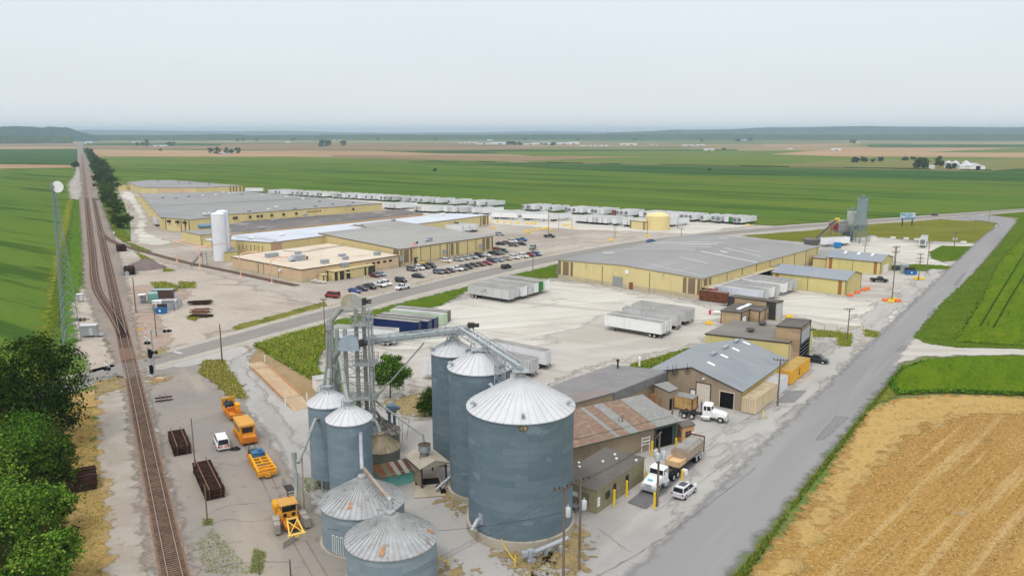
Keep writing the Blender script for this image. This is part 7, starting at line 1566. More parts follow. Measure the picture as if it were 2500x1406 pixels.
def tractor(label,loc,a):
 t=thing('semi_truck',label,'truck',loc,a);mb=MB()
 loft(mb,[(1.5,.75,2.0,1.08),(2.4,.75,1.9,1.05),(3.3,.78,1.72,.98),(3.85,.8,1.58,.88),(4.0,.9,1.4,.8)]);mb.build('hood',CABW,t,smooth=True);mb=MB()
 mb.box(-.1,-1.15,.9,1.55,1.15,1.95);mb.frus((-.1,-1.13,1.5,1.13),(.0,-1.02,1.1,1.02),2.75,2.95)
 for s_ in (-1,1):
  mb.bar((-.05,s_*1.1,1.9),(.0,s_*1.05,2.78),.16,.12);mb.bar((1.5,s_*1.1,1.9),(1.2,s_*1.05,2.78),.1,.1)
  mb.bar((.6,s_*1.12,1.9),(.55,s_*1.07,2.78),.1,.06)
 mb.box(-.12,-1.12,1.9,0,1.12,2.8);cb2=mb.build('cab',CABW,t,smooth=True);mb=MB();mb.frus((0,-1.08,1.47,1.08),(0,-1.02,1.18,1.02),1.95,2.78)
 mb.build('windscreen',GLS,t);mb=MB();mb.box(3.98,-.55,.85,4.07,.55,1.4);mb.build('grille',ALU,t);mb=MB();mb.box(3.75,-1.2,.45,4.2,1.2,.82)
 mb.build('bumper',ALU,t)
 for s_ in (-1,1):
  mb=MB();mb.box(3.6,s_*.86-.18,1.0,3.95,s_*.86+.18,1.3);mb.build('headlight',LAMP,t);mb=MB();mb.tube([(-.3,s_*1.0,.65),(1.2,s_*1.0,.65)],.32,12)
  mb.box(.1,s_*1.2-.2,.35,1.2,s_*1.2+.2,.42);mb.build('fuel_tank',ALU,t);mb=MB();mb.bar((1.4,s_*1.2,2.5),(1.45,s_*1.5,2.5),.05)
  mb.box(1.35,s_*1.48-.12,1.9,1.45,s_*1.48+.12,2.6);mb.build('mirror',CABW,t)
  pts=[(3.0+.68*math.cos(q),s_*1.0,.55+.62*math.sin(q)) for q in [math.pi*k/6 for k in range(7)]];mb=MB()
  for k in range(6):
   mb.bar(pts[k],pts[k+1],.42 if True else 0,.07)
  mb.build('fender',CABW,t)
 mb=MB();mb.tube([(-.4,-.85,.9),(-.4,-.85,3.3),(-.55,-.85,3.5)],.09,8);mb.build('exhaust_stack',CHR,t);mb=MB()
 for s_ in (-1,1):
  mb.box(-4.3,s_*.45-.06,.75,3.6,s_*.45+.06,1.0)
 for k in range(6):
  mb.box(-4.2+k*.75,-.45,.78,-4.05+k*.75,.45,.95)
 mb.build('chassis',CHR,t);mb=MB();mb.lathe([(.5,1.05),(.5,1.15)],16,0,(-2.6,0));mb.box(-3.5,-.4,.98,-2.2,.4,1.08)
 mb.build('fifth_wheel',mat('greased_steel',V(60,58,56),.5),t)
 for s_ in (-1,1):
  wheel(t,3.0,s_*1.02,.52,.3)
  for x_ in (-1.95,-3.3):
   wheel(t,x_,s_*1.12,.52,.27,True)
  mb=MB();mb.box(-4.25,s_*.95-.3,.2,-4.2,s_*.95+.3,1.0);mb.build('mudflap',CHR,t)
 return t
tr1=tractor('white bobtail tractor unit parked before the barn doors',G(1718,1023)+Vector((0,0,.1)),112)
tr2=tractor('white tractor with pale blue nose badge on the truck scale',G(1607,1196)+Vector((.6,1.8,.19)),216);mb=MB()
mb.box(3.05,-.42,1.8,3.5,.42,1.83,0,Matrix.Rotation(.12,4,'Y')@Matrix.Translation((-.22,0,.38)))
mb.build('badge',mat('pale_blue_badge',V(110,190,206),.5),tr2);q=tr2.location-az(216)*8.3
t=thing('dump_trailer','tan covered dump trailer behind the white tractor on the scale','trailer',(q.x,q.y,.19),216)
M_tand=mat('dusty_tan_steel',V(170,156,140),.8,layers=[L(.5,.4,.65,V(156,140,124),.8),stain(V(136,116,98),.6)]);mb=MB()
prof=[(-1.1,1.2),(1.1,1.2),(1.25,1.5),(1.25,2.75),(.8,3.2),(-.8,3.2),(-1.25,2.75),(-1.25,1.5)];vs=[(x_,y_,z_) for x_ in (-4.2,2.0) for y_,z_ in prof]
mb.add(vs,[tuple(range(8)),tuple(range(15,7,-1))]+[((i+1)%8,i,i+8,(i+1)%8+8) for i in range(8)])
for k in range(9):
 for s_ in (-1.28,1.28):
  mb.box(-4.2+k*.76,s_-.04,1.5,-4.12+k*.76,s_+.04,2.75)
mb.build('box',M_tand,t);mb=MB()
for s_ in (-1,1):
 mb.add([(-4.15,s_*.82,3.22),(1.95,s_*.82,3.22),(1.95,s_*1.27,2.77),(-4.15,s_*1.27,2.77)],[(0,1,2,3)])
mb.box(-4.15,-.8,3.2,1.95,.8,3.25);mb.build('tarpaulin',mat('grey_tarpaulin',S(176,172,166),.8,layers=[L(.5,.4,.6,S(156,152,148),.8)]),t);mb=MB()
mb.box(2.05,-1.1,1.25,4.4,-1.0,2.1);mb.box(2.05,1.0,1.25,4.4,1.1,2.1);mb.box(4.3,-1.1,1.25,4.4,1.1,2.1);mb.box(2.05,-1.0,1.25,4.3,1.0,1.75)
for k in range(5):
 for s_ in (-1.14,1.14):
  mb.box(2.2+k*.5,s_-.05,1.25,2.28+k*.5,s_+.05,2.1)
mb.build('front_hopper',mat('tan_hopper_board',V(214,184,140),.8),t);mb=MB();mb.bar((-4.25,-1.35,.9),(-4.25,-1.35,3.4),.16)
mb.bar((-4.25,1.35,.9),(-4.25,1.35,3.4),.16);mb.bar((-4.25,-1.4,3.45),(-4.25,1.4,3.45),.2)
for s_ in (-1,1):
 mb.box(-4.6,s_*.5-.08,.8,4.4,s_*.5+.08,1.2)
mb.build('frame',mat('brown_rusty_frame',V(110,82,66),.8),t)
for s_ in (-1,1):
 for x_ in (-3.2,-1.9):
  wheel(t,x_,s_*1.1,.52,.27,True)
 mb=MB();mb.box(-4.0,s_*1.12-.3,1.05,-1.2,s_*1.12+.3,1.1);mb.build('fender',M_steelw,t)
YEL=mat('machine_yellow',V(220,164,62),.75,layers=[L(.6,.4,.65,V(220,152,40),.7),L(1.5,.55,.68,V(170,116,44),.6)])
YEL2=mat('machine_yellow_roof',S(232,180,104),.75,layers=[L(.6,.4,.65,S(232,172,84),.6)])
ORG=mat('machine_orange',V(206,138,60),.8,layers=[L(.8,.4,.65,V(190,100,36),.8)])
ENG=mat('dark_engine',V(44,52,60),.6,layers=[L(2,.5,.6,V(90,100,108),.8)])
BLU=mat('blue_engine_block',V(64,116,160),.5,layers=[L(2,.45,.6,V(40,70,100),.8)])
SID=[G(*p) for p in ((517,900),(545,960),(568,1010),(605,1080),(650,1168),(712,1290),(800,1440))]
def rail_wheels(t,xs,r=.42,y=.76):
 for x_ in xs:
  for s_ in (-1,1):
   mb=MB();mb.disc((x_,s_*y,r),r,(0,1,0),.14,14);mb.build('wheel',RUST,t)
t=thing('rail_machine','yellow track machine with dark exposed engine, farthest of the line','rail machine',G(568,1016),148);rail_wheels(t,(-1.9,2.0))
mb=MB();mb.box(-3,-1.15,.6,3,1.15,.95);mb.box(-.6,-1.2,.95,3,-1.05,1.5)
for k in range(6):
 mb.box(-.5+k*.6,.2,1.,-.3+k*.6,1.1,1.5+.2*(k%2))
mb.box(-.4,-.9,.95,-.1,1.0,1.7);mb.bar((3,-1.0,1.2),(3,1.0,1.2),.25)
for k in range(5):
 mb.bar((-.4+k*.8,-1.15,.95),(-.4+k*.8,-1.15,1.7),.07)
mb.bar((-.4,-1.15,1.7),(3,-1.15,1.7),.07);mb.build('frame',ORG,t);mb=MB();mb.box(-2.9,-1.0,.95,-1.0,1.0,1.3);mb.box(-3.,-1.15,.95,-2.85,1.15,2.6)
for y_ in (-1.1,1.1):
 mb.bar((-2.9,y_,1),(-2.9,y_,2.65),.14);mb.bar((-.9,y_,1),(-.9,y_,1.9),.1)
mb.bar((-2.9,-1.15,2.65),(-2.9,1.15,2.65),.3,.2)
for k in range(5):
 mb.bar((-2.9,-1+k*.5,2.7),(-2.9,-1+k*.5,2.95),.08)
mb.build('cab_frame',YEL,t);mb=MB();mb.box(-2.7,-.9,1.3,-1.,.7,2.1);mb.tube([(-2.3,-.4,2.1),(-2.3,-.4,2.5)],.15,8)
mb.tube([(-1.6,.2,2.1),(-1.2,.2,2.35)],.2,8);mb.build('engine',ENG,t);mb=MB();mb.box(-.8,.55,.95,1.0,1.25,2.3);mb.build('control_box',YEL,t)
t=thing('rail_machine','big yellow track machine with long roofed cab and dark end window','rail machine',G(600,1072),150);rail_wheels(t,(-2.4,2.2))
mb=MB();mb.box(-3.6,-1.2,.6,3.4,1.2,1.0)
for k in range(7):
 mb.box(-3.4+k,-1.35,.3,-3.1+k,1.35,.8)
mb.build('frame',ORG,t);mb=MB();mb.box(-3.3,-1.2,1.0,1.9,1.2,3.0);mb.build('cab',YEL,t);mb=MB()
mb.frus((-1.3,-1.35,2.15,1.35),(-1.2,-1.25,2.05,1.25),3.0,3.25);mb.frus((-3.5,-1.25,-1.35,1.25),(-3.4,-1.2,-1.4,1.2),3.0,3.08);mb.build('roof',YEL2,t)
mb=MB();mb.box(1.9,-.85,1.8,1.94,.85,2.7);mb.build('window',M_glass,t);mb=MB()
for k in range(3):
 mb.box(-2.8+k*1.5,-1.24,1.9,-1.7+k*1.5,-1.2,2.6)
mb.build('side_window',M_glass,t);mb=MB();mb.box(1.95,-1.1,1.0,3.4,1.1,1.5);mb.bar((3.3,-1.1,1),(3.3,-1.1,2.4),.08)
mb.bar((3.3,1.1,1),(3.3,1.1,2.4),.08);mb.build('end_platform',ORG,t)
t=thing('rail_machine','long open framed yellow track machine with blue engine','rail machine',G(637,1142),150);rail_wheels(t,(-2.6,3.0));mb=MB()
for s_ in (-1,1):
 mb.bar((-2.2,s_*1.1,1.5),(4.4,s_*1.25,1.2),.3,.4)
 for k in range(6):
  mb.bar((-2+k*1.2,s_*1.2,.3),(-2+k*1.2,s_*1.2,1.3),.2,.3)
for k in range(5):
 mb.bar((-.6+k*1.2,-1.1,1.4),(-.6+k*1.2,1.1,1.4),.3,.25)
mb.bar((4.4,-1.4,.9),(4.4,1.4,.9),.5,.5);mb.bar((-.6,0,1.4),(1.8,0,1.4),.2);mb.box(3.9,-.4,.4,4.8,.4,1.0);mb.build('frame',YEL,t);mb=MB()
mb.box(-4.2,-1.2,.6,-2.0,1.2,1.3);mb.box(2.6,-.9,1.0,3.6,.9,1.35);mb.build('deck',ORG,t);mb=MB();mb.box(-2.3,-.9,1.2,-.8,.9,2.2)
mb.tube([(-2.0,.3,2.2),(-1.,.3,2.3)],.3,10);mb.build('engine',BLU,t);mb=MB();mb.box(-4.0,-1.,1.3,-2.5,-.1,2.3);mb.box(-3.6,.2,1.3,-2.6,1.0,1.9)
mb.tube([(-3,-1.1,1.3),(-3,-1.1,2.9)],.08,6);mb.build('hydraulic_pack',mat('grey_green_pack',V(120,130,116),.6,layers=[L(2,.4,.6,V(70,74,66),.9)]),t)
t=thing('ballast_regulator','yellow ballast regulator with square cab and front plough wings','rail machine',G(706,1283),152)
rail_wheels(t,(-2.0,1.2),.45);mb=MB();mb.box(-3.2,-.9,.7,2.4,.9,1.1);mb.box(-1.5,-1.2,1.1,.6,1.2,1.5);mb.build('frame',ORG,t);mb=MB()
mb.box(-1.4,-1.0,1.5,.5,1.0,2.2)
for x_ in (-1.35,.45):
 for y_ in (-.95,.95):
  mb.bar((x_,y_,2.2),(x_,y_,3.2),.12)
mb.build('cab',YEL,t);mb=MB();mb.box(-1.33,-.93,2.2,.43,.93,3.15)
for s_ in (-.55,.55):
 mb.box(.5,s_-.22,1.55,.52,s_+.22,2.05)
mb.build('window',M_glass,t);mb=MB();mb.frus((-1.6,-1.2,.75,1.2),(-1.5,-1.1,.65,1.1),3.2,3.35);mb.build('roof',YEL2,t);mb=MB()
mb.box(-4.2,-1.3,.9,-2.2,.6,1.9);mb.frus((-4.2,-1.3,-2.2,.6),(-4.0,-1.1,-2.4,.4),1.9,2.2);mb.build('broom_housing',YEL,t)
for s_ in (-1,1):
 mb=MB();T=Matrix.Translation((1.0,s_*1.75,.7))@Matrix.Rotation(s_*.12,4,'Z');mb.box(-1.3,-.35,-.3,1.3,.35,.9,0,T);mb.box(-1.3,-.42,.9,.2,.42,1.1,0,T)
 mb.build('wing_box',mat('worn_grey_steel',V(164,156,146),.7,layers=[L(.8,.4,.65,V(140,130,120),.8)]),t)
mb=MB()
for s_ in (-1,1):
 mb.bar((2.0,s_*.6,1.9),(4.4,s_*.9,.9),.16);mb.bar((2.2,s_*.65,.6),(2.2,s_*.65,2.0),.16)
mb.bar((2.0,-.7,1.95),(2.0,.7,1.95),.2);mb.bar((4.4,-1.1,.8),(4.4,1.1,.8),.35,.4);mb.bar((2.3,-.6,1.8),(4.2,.8,.95),.1)
mb.bar((2.3,.6,1.8),(4.2,-.8,.95),.1);mb.build('plough_frame',mat('pale_machine_yellow',V(236,196,96),.5),t)
for s_ in (-1,1):
 mb=MB()
 mb.add([(4.4,s_*.2,.1),(4.4,s_*.2,.95),(5.6,s_*2.0,.95),(5.6,s_*2.0,.05),(4.5,s_*.15,.1),(4.5,s_*.15,.95),(5.75,s_*2.0,.95),(5.75,s_*2.0,.05)],[(0,1,2,3),(7,6,5,4),(1,5,6,2),(2,6,7,3),(0,4,5,1)])
 mb.build('plough_blade',MATS['worn_grey_steel'],t)
mb=MB();mb.box(1.2,-.5,1.1,2.0,.5,1.7);mb.tube([(1.3,-.3,1.7),(1.9,.3,1.75)],.2,8);mb.build('engine',ENG,t)
t=thing('tarp_heap','crumpled black tarp heap beside the white van','tarp',G(574,1098)+Vector((0,0,.1)));mb=MB()
for k in range(9):
 a=k*.7
 mb.frus((.5*math.cos(a)-.35,.4*math.sin(a)-.3,.5*math.cos(a)+.35,.4*math.sin(a)+.3),(.4*math.cos(a)-.1,.3*math.sin(a)-.12,.4*math.cos(a)+.16,.3*math.sin(a)+.1),0,.18+.12*(k%3))
mb.build('tarp',mat('black_tarp',(.014,.014,.015),.5),t);RAILM=mat('rail_steel',V(150,120,100),.45,.3,layers=[L(.5,.4,.6,V(120,88,70),.8)])
RAILT=mat('polished_rail_top',S(176,166,158),.35,.5)
TIE=mat('creosoted_tie',S(122,103,90),.95,layers=[L(.6,.4,.6,S(146,124,106),.8),L(3,.5,.7,S(92,76,66),.6)])
def dense(pts,step):
 q=wpoly(pts)
 for _ in range(3):
  n=[q[0]]
  for i in range(len(q)-1):
   n+=[q[i].lerp(q[i+1],.25),q[i].lerp(q[i+1],.75)]
  q=n+[q[-1]]
 out=[q[0]];acc=0.
 for i in range(len(q)-1):
  d=(q[i+1]-q[i]).length;u=(q[i+1]-q[i]).normalized()
  while acc+step<=d or False:
   acc+=step;out.append(q[i]+u*acc)
  acc-=d
 return out
def track(label,pts,z,ties=True,near_step=.52,far=(0,),gauge=1.5,group='railway tracks',maxnear=260.):
 t=thing('railway_track',label,'railway track',(0,0,0),90,group);q=dense(pts,near_step);rp_=q[::6]+[q[-1]]
 def off(k,i,lst):
  a,b_=lst[max(i-1,0)],lst[min(i+1,len(lst)-1)];d=(b_-a).normalized();return lst[i]+Vector((-d.y,d.x,0))*k
 for s_ in (-1,1):
  mb=MB();L0=[off(s_*gauge/2,i,rp_) for i in range(len(rp_))]
  for i in range(len(L0)-1):
   a,b_=L0[i],L0[i+1];mb.bar((a.x,a.y,z+.12),(b_.x,b_.y,z+.12),.13,.16);mb.bar((a.x,a.y,z+.207),(b_.x,b_.y,z+.207),.075,.012,1)
  mb.build('rail',[RAILM,RAILT],t,uv=False)
 if ties:
  proto=None;mb=MB();n_=0
  for i in range(0,len(q)-1):
   d=(q[i+1]-q[i]).normalized();p=q[i]
   if p.length>700 or p.y<70:
    continue
   if -86>p.x>-101 and ties==2 and 165<p.y<182:
    continue
   n_+=1;ang=math.atan2(d.y,d.x)+RN.uniform(-.02,.02)
   if n_<=100:
    if proto is None:
     m1=MB();m1.box(-.13,-1.3,0,.13,1.3,.1);o=m1.build('tie',TIE,t);proto=o
    else :
     o=proto.copy();COL.objects.link(o);o.parent=t;KIDS[t.name].append(o)
    o.location=(p.x,p.y,z-.04);o.rotation_euler=(0,0,ang)
   else :
    T=Matrix.Translation((p.x,p.y,z-.04))@Matrix.Rotation(ang,4,'Z');mb.box(-.13,-1.3,0,.13,1.3,.1,0,T)
  if mb.v:
   mb.build('tie',TIE,t,uv=False)['kind']='stuff'
 return t
MAIN=[(436,1440),(423,1390),(324.5,921),(304.6,837),(279,722),(257,620),(245.6,565),(214.8,420),(205,378),(199,350),(197,341)]
LEFT=[(303,826),(296,806),(270,762),(246,726),(236,706),(229,668),(226.6,620),(219,565),(204.5,420),(200,378),(196.5,350),(195.5,342)]
track('main railway track running from the crossing to the horizon',MAIN,.19,2)
track('left passing track that joins the main line before the crossing',LEFT,.19)
track('curved spur track along the plant buildings',[(246,566),(251,574),(264,585),(283,595),(314,605),(369.5,620),(434,637),(471,646),(560,663),(665,687),(728,699)],.17)
track('old siding sunk in the paving under the yellow machines',[(517,900),(545,960),(568,1010),(605,1080),(650,1168),(712,1290),(800,1440)],-.06,False)
mq=dense([(436,1440),(423,1390),(324.5,921),(304.6,837),(279,722),(257,620),(245.6,565)],3)
def side(lst,k):
 o=[]
 for i in range(len(lst)):
  d=(lst[min(i+1,len(lst)-1)]-lst[max(i-1,0)]).normalized();o.append(lst[i]+Vector((-d.y,d.x,0))*k)
 return o
ribbon('track_bed',side(mq,1.6),side(mq,-1.6),.145,M_bed);mq=dense([(236,706),(229,668),(226.6,620),(219,565),(204.5,420),(200,378)],6)
ribbon('track_bed',side(mq,1.6),side(mq,-1.6),.145,M_bed);mq=dense([(246,566),(264,585),(314,605),(434,637),(560,663),(728,699)],3)
ribbon('track_bed',side(mq,1.7),side(mq,-1.7),.125,M_ballast)
sheet('crossing_panel',[(306,927),(340,919),(329,880),(300,887)],.2,mat('crossing_concrete',S(184,188,190),.85))
PAN=mat('rusty_brown_rail',V(124,92,78),.7,.2);DKT=mat('old_dark_tie',S(82,62,54),.95,layers=[L(1,.4,.6,S(56,42,38),.8),L(4,.5,.7,S(108,82,70),.5)])
def panels(label,near,a,Ln,levels,group):
 t=thing('track_panel_stack',label,'track panels',G(*near)+az(a)*Ln/2+Vector((0,0,.1)),a,group)
 for k in range(levels):
  z=k*.42;mb=MB();n_=int(Ln/.52)
  for i in range(n_):
   x_=-Ln/2+.2+i*.52;mb.box(x_-.12,-1.3+RN.uniform(-.05,.05),z,x_+.12,1.3+RN.uniform(-.05,.05),z+.2)
  mb.build('tie_layer',DKT,t)
  for y_ in (-.75,.75):
   mb=MB();ex=.6 if k==levels-1 else 0;mb.box(-Ln/2,y_-.06,z+.2,Ln/2+ex,y_+.06,z+.38);mb.build('rail',PAN,t)
 return t
GP='stacked track panels';panels('longer stack of dark track panels, nearest the camera',(527,1220),-30,11.8,4,GP)
panels('shorter stack of dark track panels behind the longer one',(447,1112),-29,8.6,4,GP)
def tie_pile(label,px,py,a,Ln,w,h,group='piles of old ties'):
 t=thing('tie_pile',label,'timber pile',G(px,py)+Vector((0,0,.1)),a,group);mb=MB();n_=int(h/.24)
 for k in range(n_):
  m_=int(w/.27)
  for i in range(m_):
   if RN.random()<.12+.3*(k==n_-1):
    continue
   j=RN.uniform(-.2,.2);y_=-w/2+i*.27
   for s0 in np.arange(-Ln/2,Ln/2-1,2.65):
    mb.box(s0+j,y_,k*.24,s0+2.55+j,y_+.24,k*.24+.22)
 mb.build('timber',DKT,t)
tie_pile('dark tie pile farther up the line, by the spur switch',296,612,-30,8,3.6,2.4)
tie_pile('dark tie pile beside the gravel heap, behind a signal',316,668,-28,8,3.6,2.6)
tie_pile('dark tie pile at the edge of the big trees',188,1190,62,5.4,4.2,2.2)
t=thing('gravel_heap','brown grey heap of crushed stone by the tie pile','gravel heap',G(352,655));v,f,n_=[],[],26;rg=np.random.default_rng(3)
for j in range(n_):
 for i in range(n_):
  x_,y_=-9+18*i/(n_-1),-8+16*j/(n_-1);d_=math.hypot(x_/8.2,y_/7)
  v.append((x_,y_,max(0,3.9*(1-d_))+(rg.uniform(-.16,.16) if d_<.95 else -.1)+.3*math.sin(x_*.7)*max(0,1-d_)))
idx=np.arange(n_*n_).reshape(n_,n_)
np_mesh('stone',v,np.stack([idx[:-1,:-1],idx[:-1,1:],idx[1:,1:],idx[1:,:-1]],-1).reshape(-1,4),[mat('dark_crushed_stone',S(140,126,124),.95,layers=[L(.3,.4,.6,S(124,110,110),.8),L(3,.4,.7,S(160,146,140),.6)],bump=(L(4,0,1,(0,0,0)),.2))],None,t)
g=G(172,836);t=thing('lattice_mast','tall blue-grey lattice mast with white dish beside the field','mast',g,70);mh=HT(172,836,448);mb=MB()
MM=mat('mast_steel',V(128,146,152),.5,.3)
def rad_at(z):
 return 2.15*(1-z/mh)+.32
C3=[(math.cos(k*2*math.pi/3),math.sin(k*2*math.pi/3)) for k in range(3)]
for k in range(3):
 mb.bar((C3[k][0]*rad_at(0),C3[k][1]*rad_at(0),0),(C3[k][0]*rad_at(mh),C3[k][1]*rad_at(mh),mh),.17)
mb.build('leg',MM,t);mb=MB();z=0.
while z<mh-1:
 st=max(1.1,rad_at(z)*1.25);z2=min(mh,z+st)
 for k in range(3):
  a,b_=C3[k],C3[(k+1)%3];r0,r1_=rad_at(z),rad_at(z2);mb.bar((a[0]*r0,a[1]*r0,z),(b_[0]*r1_,b_[1]*r1_,z2),.075)
  mb.bar((b_[0]*r0,b_[1]*r0,z),(a[0]*r1_,a[1]*r1_,z2),.075)
 z=z2
mb.build('bracing',MM,t);mb=MB();ds=Vector((-.25,-.9,.05)).normalized();u_=ds.cross(Vector((0,0,1))).normalized();w_=u_.cross(ds)
c_=Vector((.9,-.3,mh-.8));rings=[(0.05,-.5),(.7,-.38),(1.1,-.2),(1.35,0)]
vs=[c_+ds*d_+(u_*math.cos(q)+w_*math.sin(q))*r_ for r_,d_ in rings for q in [2*math.pi*j/20 for j in range(20)]]
mb.add(vs,[(i*20+j,i*20+(j+1)%20,(i+1)*20+(j+1)%20,(i+1)*20+j) for i in range(3) for j in range(20)]+[tuple(range(60,80))])
mb.build('dish',M_wht,t,smooth=True);mb=MB();mb.bar((0,0,mh),(0,0,mh+.9),.08)
for k in range(3):
 mb.bar((C3[k][0]*.9,C3[k][1]*.9,mh-1.6),(C3[k][0]*.9,C3[k][1]*.9,mh+.3),.1);mb.bar((0,0,mh-.6),(C3[k][0]*.9,C3[k][1]*.9,mh-.6),.06)
mb.build('antenna',MM,t)
def hut(label,px,py,a,Ln,w,h,door=True,step=False,name='equipment_hut'):
 t=thing(name,label,'equipment cabinet',G(px,py)+Vector((0,0,.1)),a);mb=MB();mb.box(-Ln/2,-w/2,.5,Ln/2,w/2,.5+h)
 mb.build('wall',mat('grey_cabinet',V(166,166,164),.5,layers=[L(.5,.4,.6,V(152,152,152),.6)]),t);mb=MB()
 for s_ in (-1,1):
  mb.add([(-Ln/2-.15,s_*(w/2+.15),.5+h),(Ln/2+.15,s_*(w/2+.15),.5+h),(Ln/2+.15,0,.75+h),(-Ln/2-.15,0,.75+h)],[(0,1,2,3) if s_<0 else (3,2,1,0)])
 for x_ in (-Ln/2-.15,Ln/2+.15):
  mb.face([(x_,-w/2-.15,.5+h),(x_,w/2+.15,.5+h),(x_,0,.75+h)])
 mb.build('roof',mat('white_metal_roof',S(232,234,236),.5),t);mb=MB()
 for x_ in (-Ln/2+.2,Ln/2-.2):
  for y_ in (-w/2+.2,w/2-.2):
   mb.box(x_-.12,y_-.12,-.1,x_+.12,y_+.12,.5)
 mb.build('foot',M_concw,t)
 if door:
  mb=MB();mb.box(Ln*.05,-w/2-.04,.6,Ln*.05+.8,-w/2,2.4 if h>2 else .4+h);mb.build('door',mat('cabinet_door',V(196,200,204),.5),t)
 if step:
  mb=MB();mb.box(Ln/2,-w/2,.4,Ln/2+1.2,w/2,.5);mb.bar((Ln/2+1.2,-w/2,.5),(Ln/2+3.2,-w/2-.6,0),.2,.1);mb.bar((Ln/2+1.2,0,.5),(Ln/2+3.2,-.6,0),.2,.1)
  mb.bar((Ln/2+1.2,-w/2,1.5),(Ln/2+3.2,-w/2-.6,1),.06)
  for x_ in (.1,1.2):
   for y_ in (-w/2,w/2):
    mb.bar((Ln/2+x_,y_,.5),(Ln/2+x_,y_,1.5),.06)
  mb.build('steps',M_steel,t)
 return t
hut('grey signal hut with white roof and steps by the lattice mast',221,822,80,3.6,2.4,2.5,step=True)
hut('small grey signal cabinet with white top farther up the line',197,738,75,1.6,1.4,1.9)
t=thing('scrap_heap','dark heap of scrap iron beside the signal hut','scrap heap',G(199,784)+Vector((0,0,.1)));mb=MB()
for k in range(26):
 a=Vector((RN.uniform(-1.4,1.4),RN.uniform(-1,1),RN.uniform(0,.5)))
 mb.bar(a,a+Vector((RN.uniform(-1.2,1.2),RN.uniform(-1.2,1.2),RN.uniform(0,.5))),.12,.16)
mb.build('scrap',DKT,t);BLK=mat('signal_black',(.01,.01,.011),.5)
def lights(mb,x,y,z,n,ax,m=0):
 for k in range(n):
  c_=Vector((x,y,z))+ax*(k-(n-1)/2)*.75;mb.disc(c_,.36,(.25,-1,.1),.08,14,m);mb.disc(c_+Vector((.04,-.2,0)),.17,(.25,-1,.1),.3,10,m)
t=thing('railway_signal','double headed black railway signal beside the crossing','railway signal',G(373,921),90);sh_=HT(373,921,852);mb=MB()
mb.tube([(0,0,0),(0,0,sh_)],.1,8);mb.box(-.4,-.4,0,.4,.4,.3);mb.build('mast',M_steel,t)
for z in (sh_-.9,sh_-4.3):
 mb=MB();pr=[(.45*math.cos(q),(.45*math.sin(q)+(.55 if math.sin(q)>0 else -.55))) for q in [2*math.pi*k/20 for k in range(20)]]
 vs=[(x_,y_,z+w_) for y_ in (-.34,-.28) for x_,w_ in pr]
 mb.add(vs,[tuple(range(20)),tuple(range(39,19,-1))]+[((i+1)%20,i,i+20,(i+1)%20+20) for i in range(20)])
 for k in (-1,0,1):
  mb.tube([(0,-.75,z+k*.5),(0,-.3,z+k*.5)],.17,8)
 mb.build('signal_head',BLK,t)
def gate(label,px,py,top,cant=False):
 t=thing('crossing_gate',label,'crossing signal',G(px,py)+Vector((0,0,.1)),90,'level crossing signals');h_=HT(px,py,top);mb=MB()
 mb.tube([(0,0,0),(0,0,h_*.62)],.11,8);mb.box(-.5,-.35,.6,.3,.35,1.4);mb.build('mast',M_steel,t);mb=MB();n_=8
 for k in range(n_):
  mb.bar((-.35,.2,1.2+(h_-1.2)*k/n_),(-.35,.2,1.2+(h_-1.2)*(k+1)/n_),.14-.01*k,.06,k%2)
 mb.build('barrier_arm',[mat('red_stripe',V(150,60,50),.6),M_wht],t);mb=MB();lights(mb,0,-.2,h_*.42,2,Vector((1,.1,0)));mb.build('light',BLK,t)
 mb=MB()
 for s_ in (-1,1):
  mb.bar((-.6,-.15,h_*.56-s_*.5),(.6,-.15,h_*.56+s_*.5),.18,.05)
 mb.build('crossbuck',M_wht,t);return t,h_
gate('raised crossing gate with black lamps right of the track',364,872,790)
gate('raised crossing gate with black lamps left of the track',266,932,858)
t=thing('signal_gantry','grey cantilever with black flashing lamps over the highway','crossing signal',G(377,905)+Vector((0,0,.1)),90,'level crossing signals')
h_=HT(377,905,806);mb=MB();mb.tube([(0,0,0),(0,0,h_)],.17,8);mb.build('mast',M_steel,t);mb=MB()
for z in (0,.6):
 mb.bar((0,0,h_-z),(3.4,1.2,h_-.4-z*.4),.09)
for k in range(5):
 mb.bar((.68*k,.24*k,h_-.08*k),(.68*(k+1),.24*(k+1),h_-.6+.0*k),.05)
mb.build('arm',M_steel,t);mb=MB();lights(mb,2.9,.9,h_-.5,2,Vector((1,.2,0)));mb.box(3.6,1.0,h_-.7,3.9,1.3,h_-.3)
lights(mb,.4,-.2,h_*.45,2,Vector((1,.2,0)));mb.build('light',BLK,t)
def simple_sign(label,px,py,top,w,h,m,cat='sign',name='road_sign',round_=False):
 t=thing(name,label,cat,G(px,py)+Vector((0,0,.1)),90);z=HT(px,py,top);mb=MB();mb.bar((0,0,0),(0,0,z),.08);mb.build('post',M_steel,t);mb=MB()
 if round_:
  mb.disc((0,-.08,z),w/2,(0,-1,0),.06,18)
 else :
  mb.box(-w/2,-.1,z-h,w/2,-.05,z)
 mb.build('panel',m,t)
simple_sign('small yellow trackside sign right of the track',342,811,802,1.1,.5,mat('yellow_sign',V(226,170,60),.6))
simple_sign('round grey signal disc in front of the tie pile',314,708,668,1.5,1.5,M_steelw,'railway signal','railway_signal',True)
simple_sign('white switch target up the line by the trees',279,580,568,.9,.7,M_wht,'railway signal','switch_stand',True)
WOOD=mat('pole_wood',V(128,112,98),.9,layers=[L(1,.4,.6,V(104,92,80),.7,st=(4,4,.2))]);TRF=mat('transformer_grey',V(190,196,200),.5,.1)
GPOL='wooden utility poles'
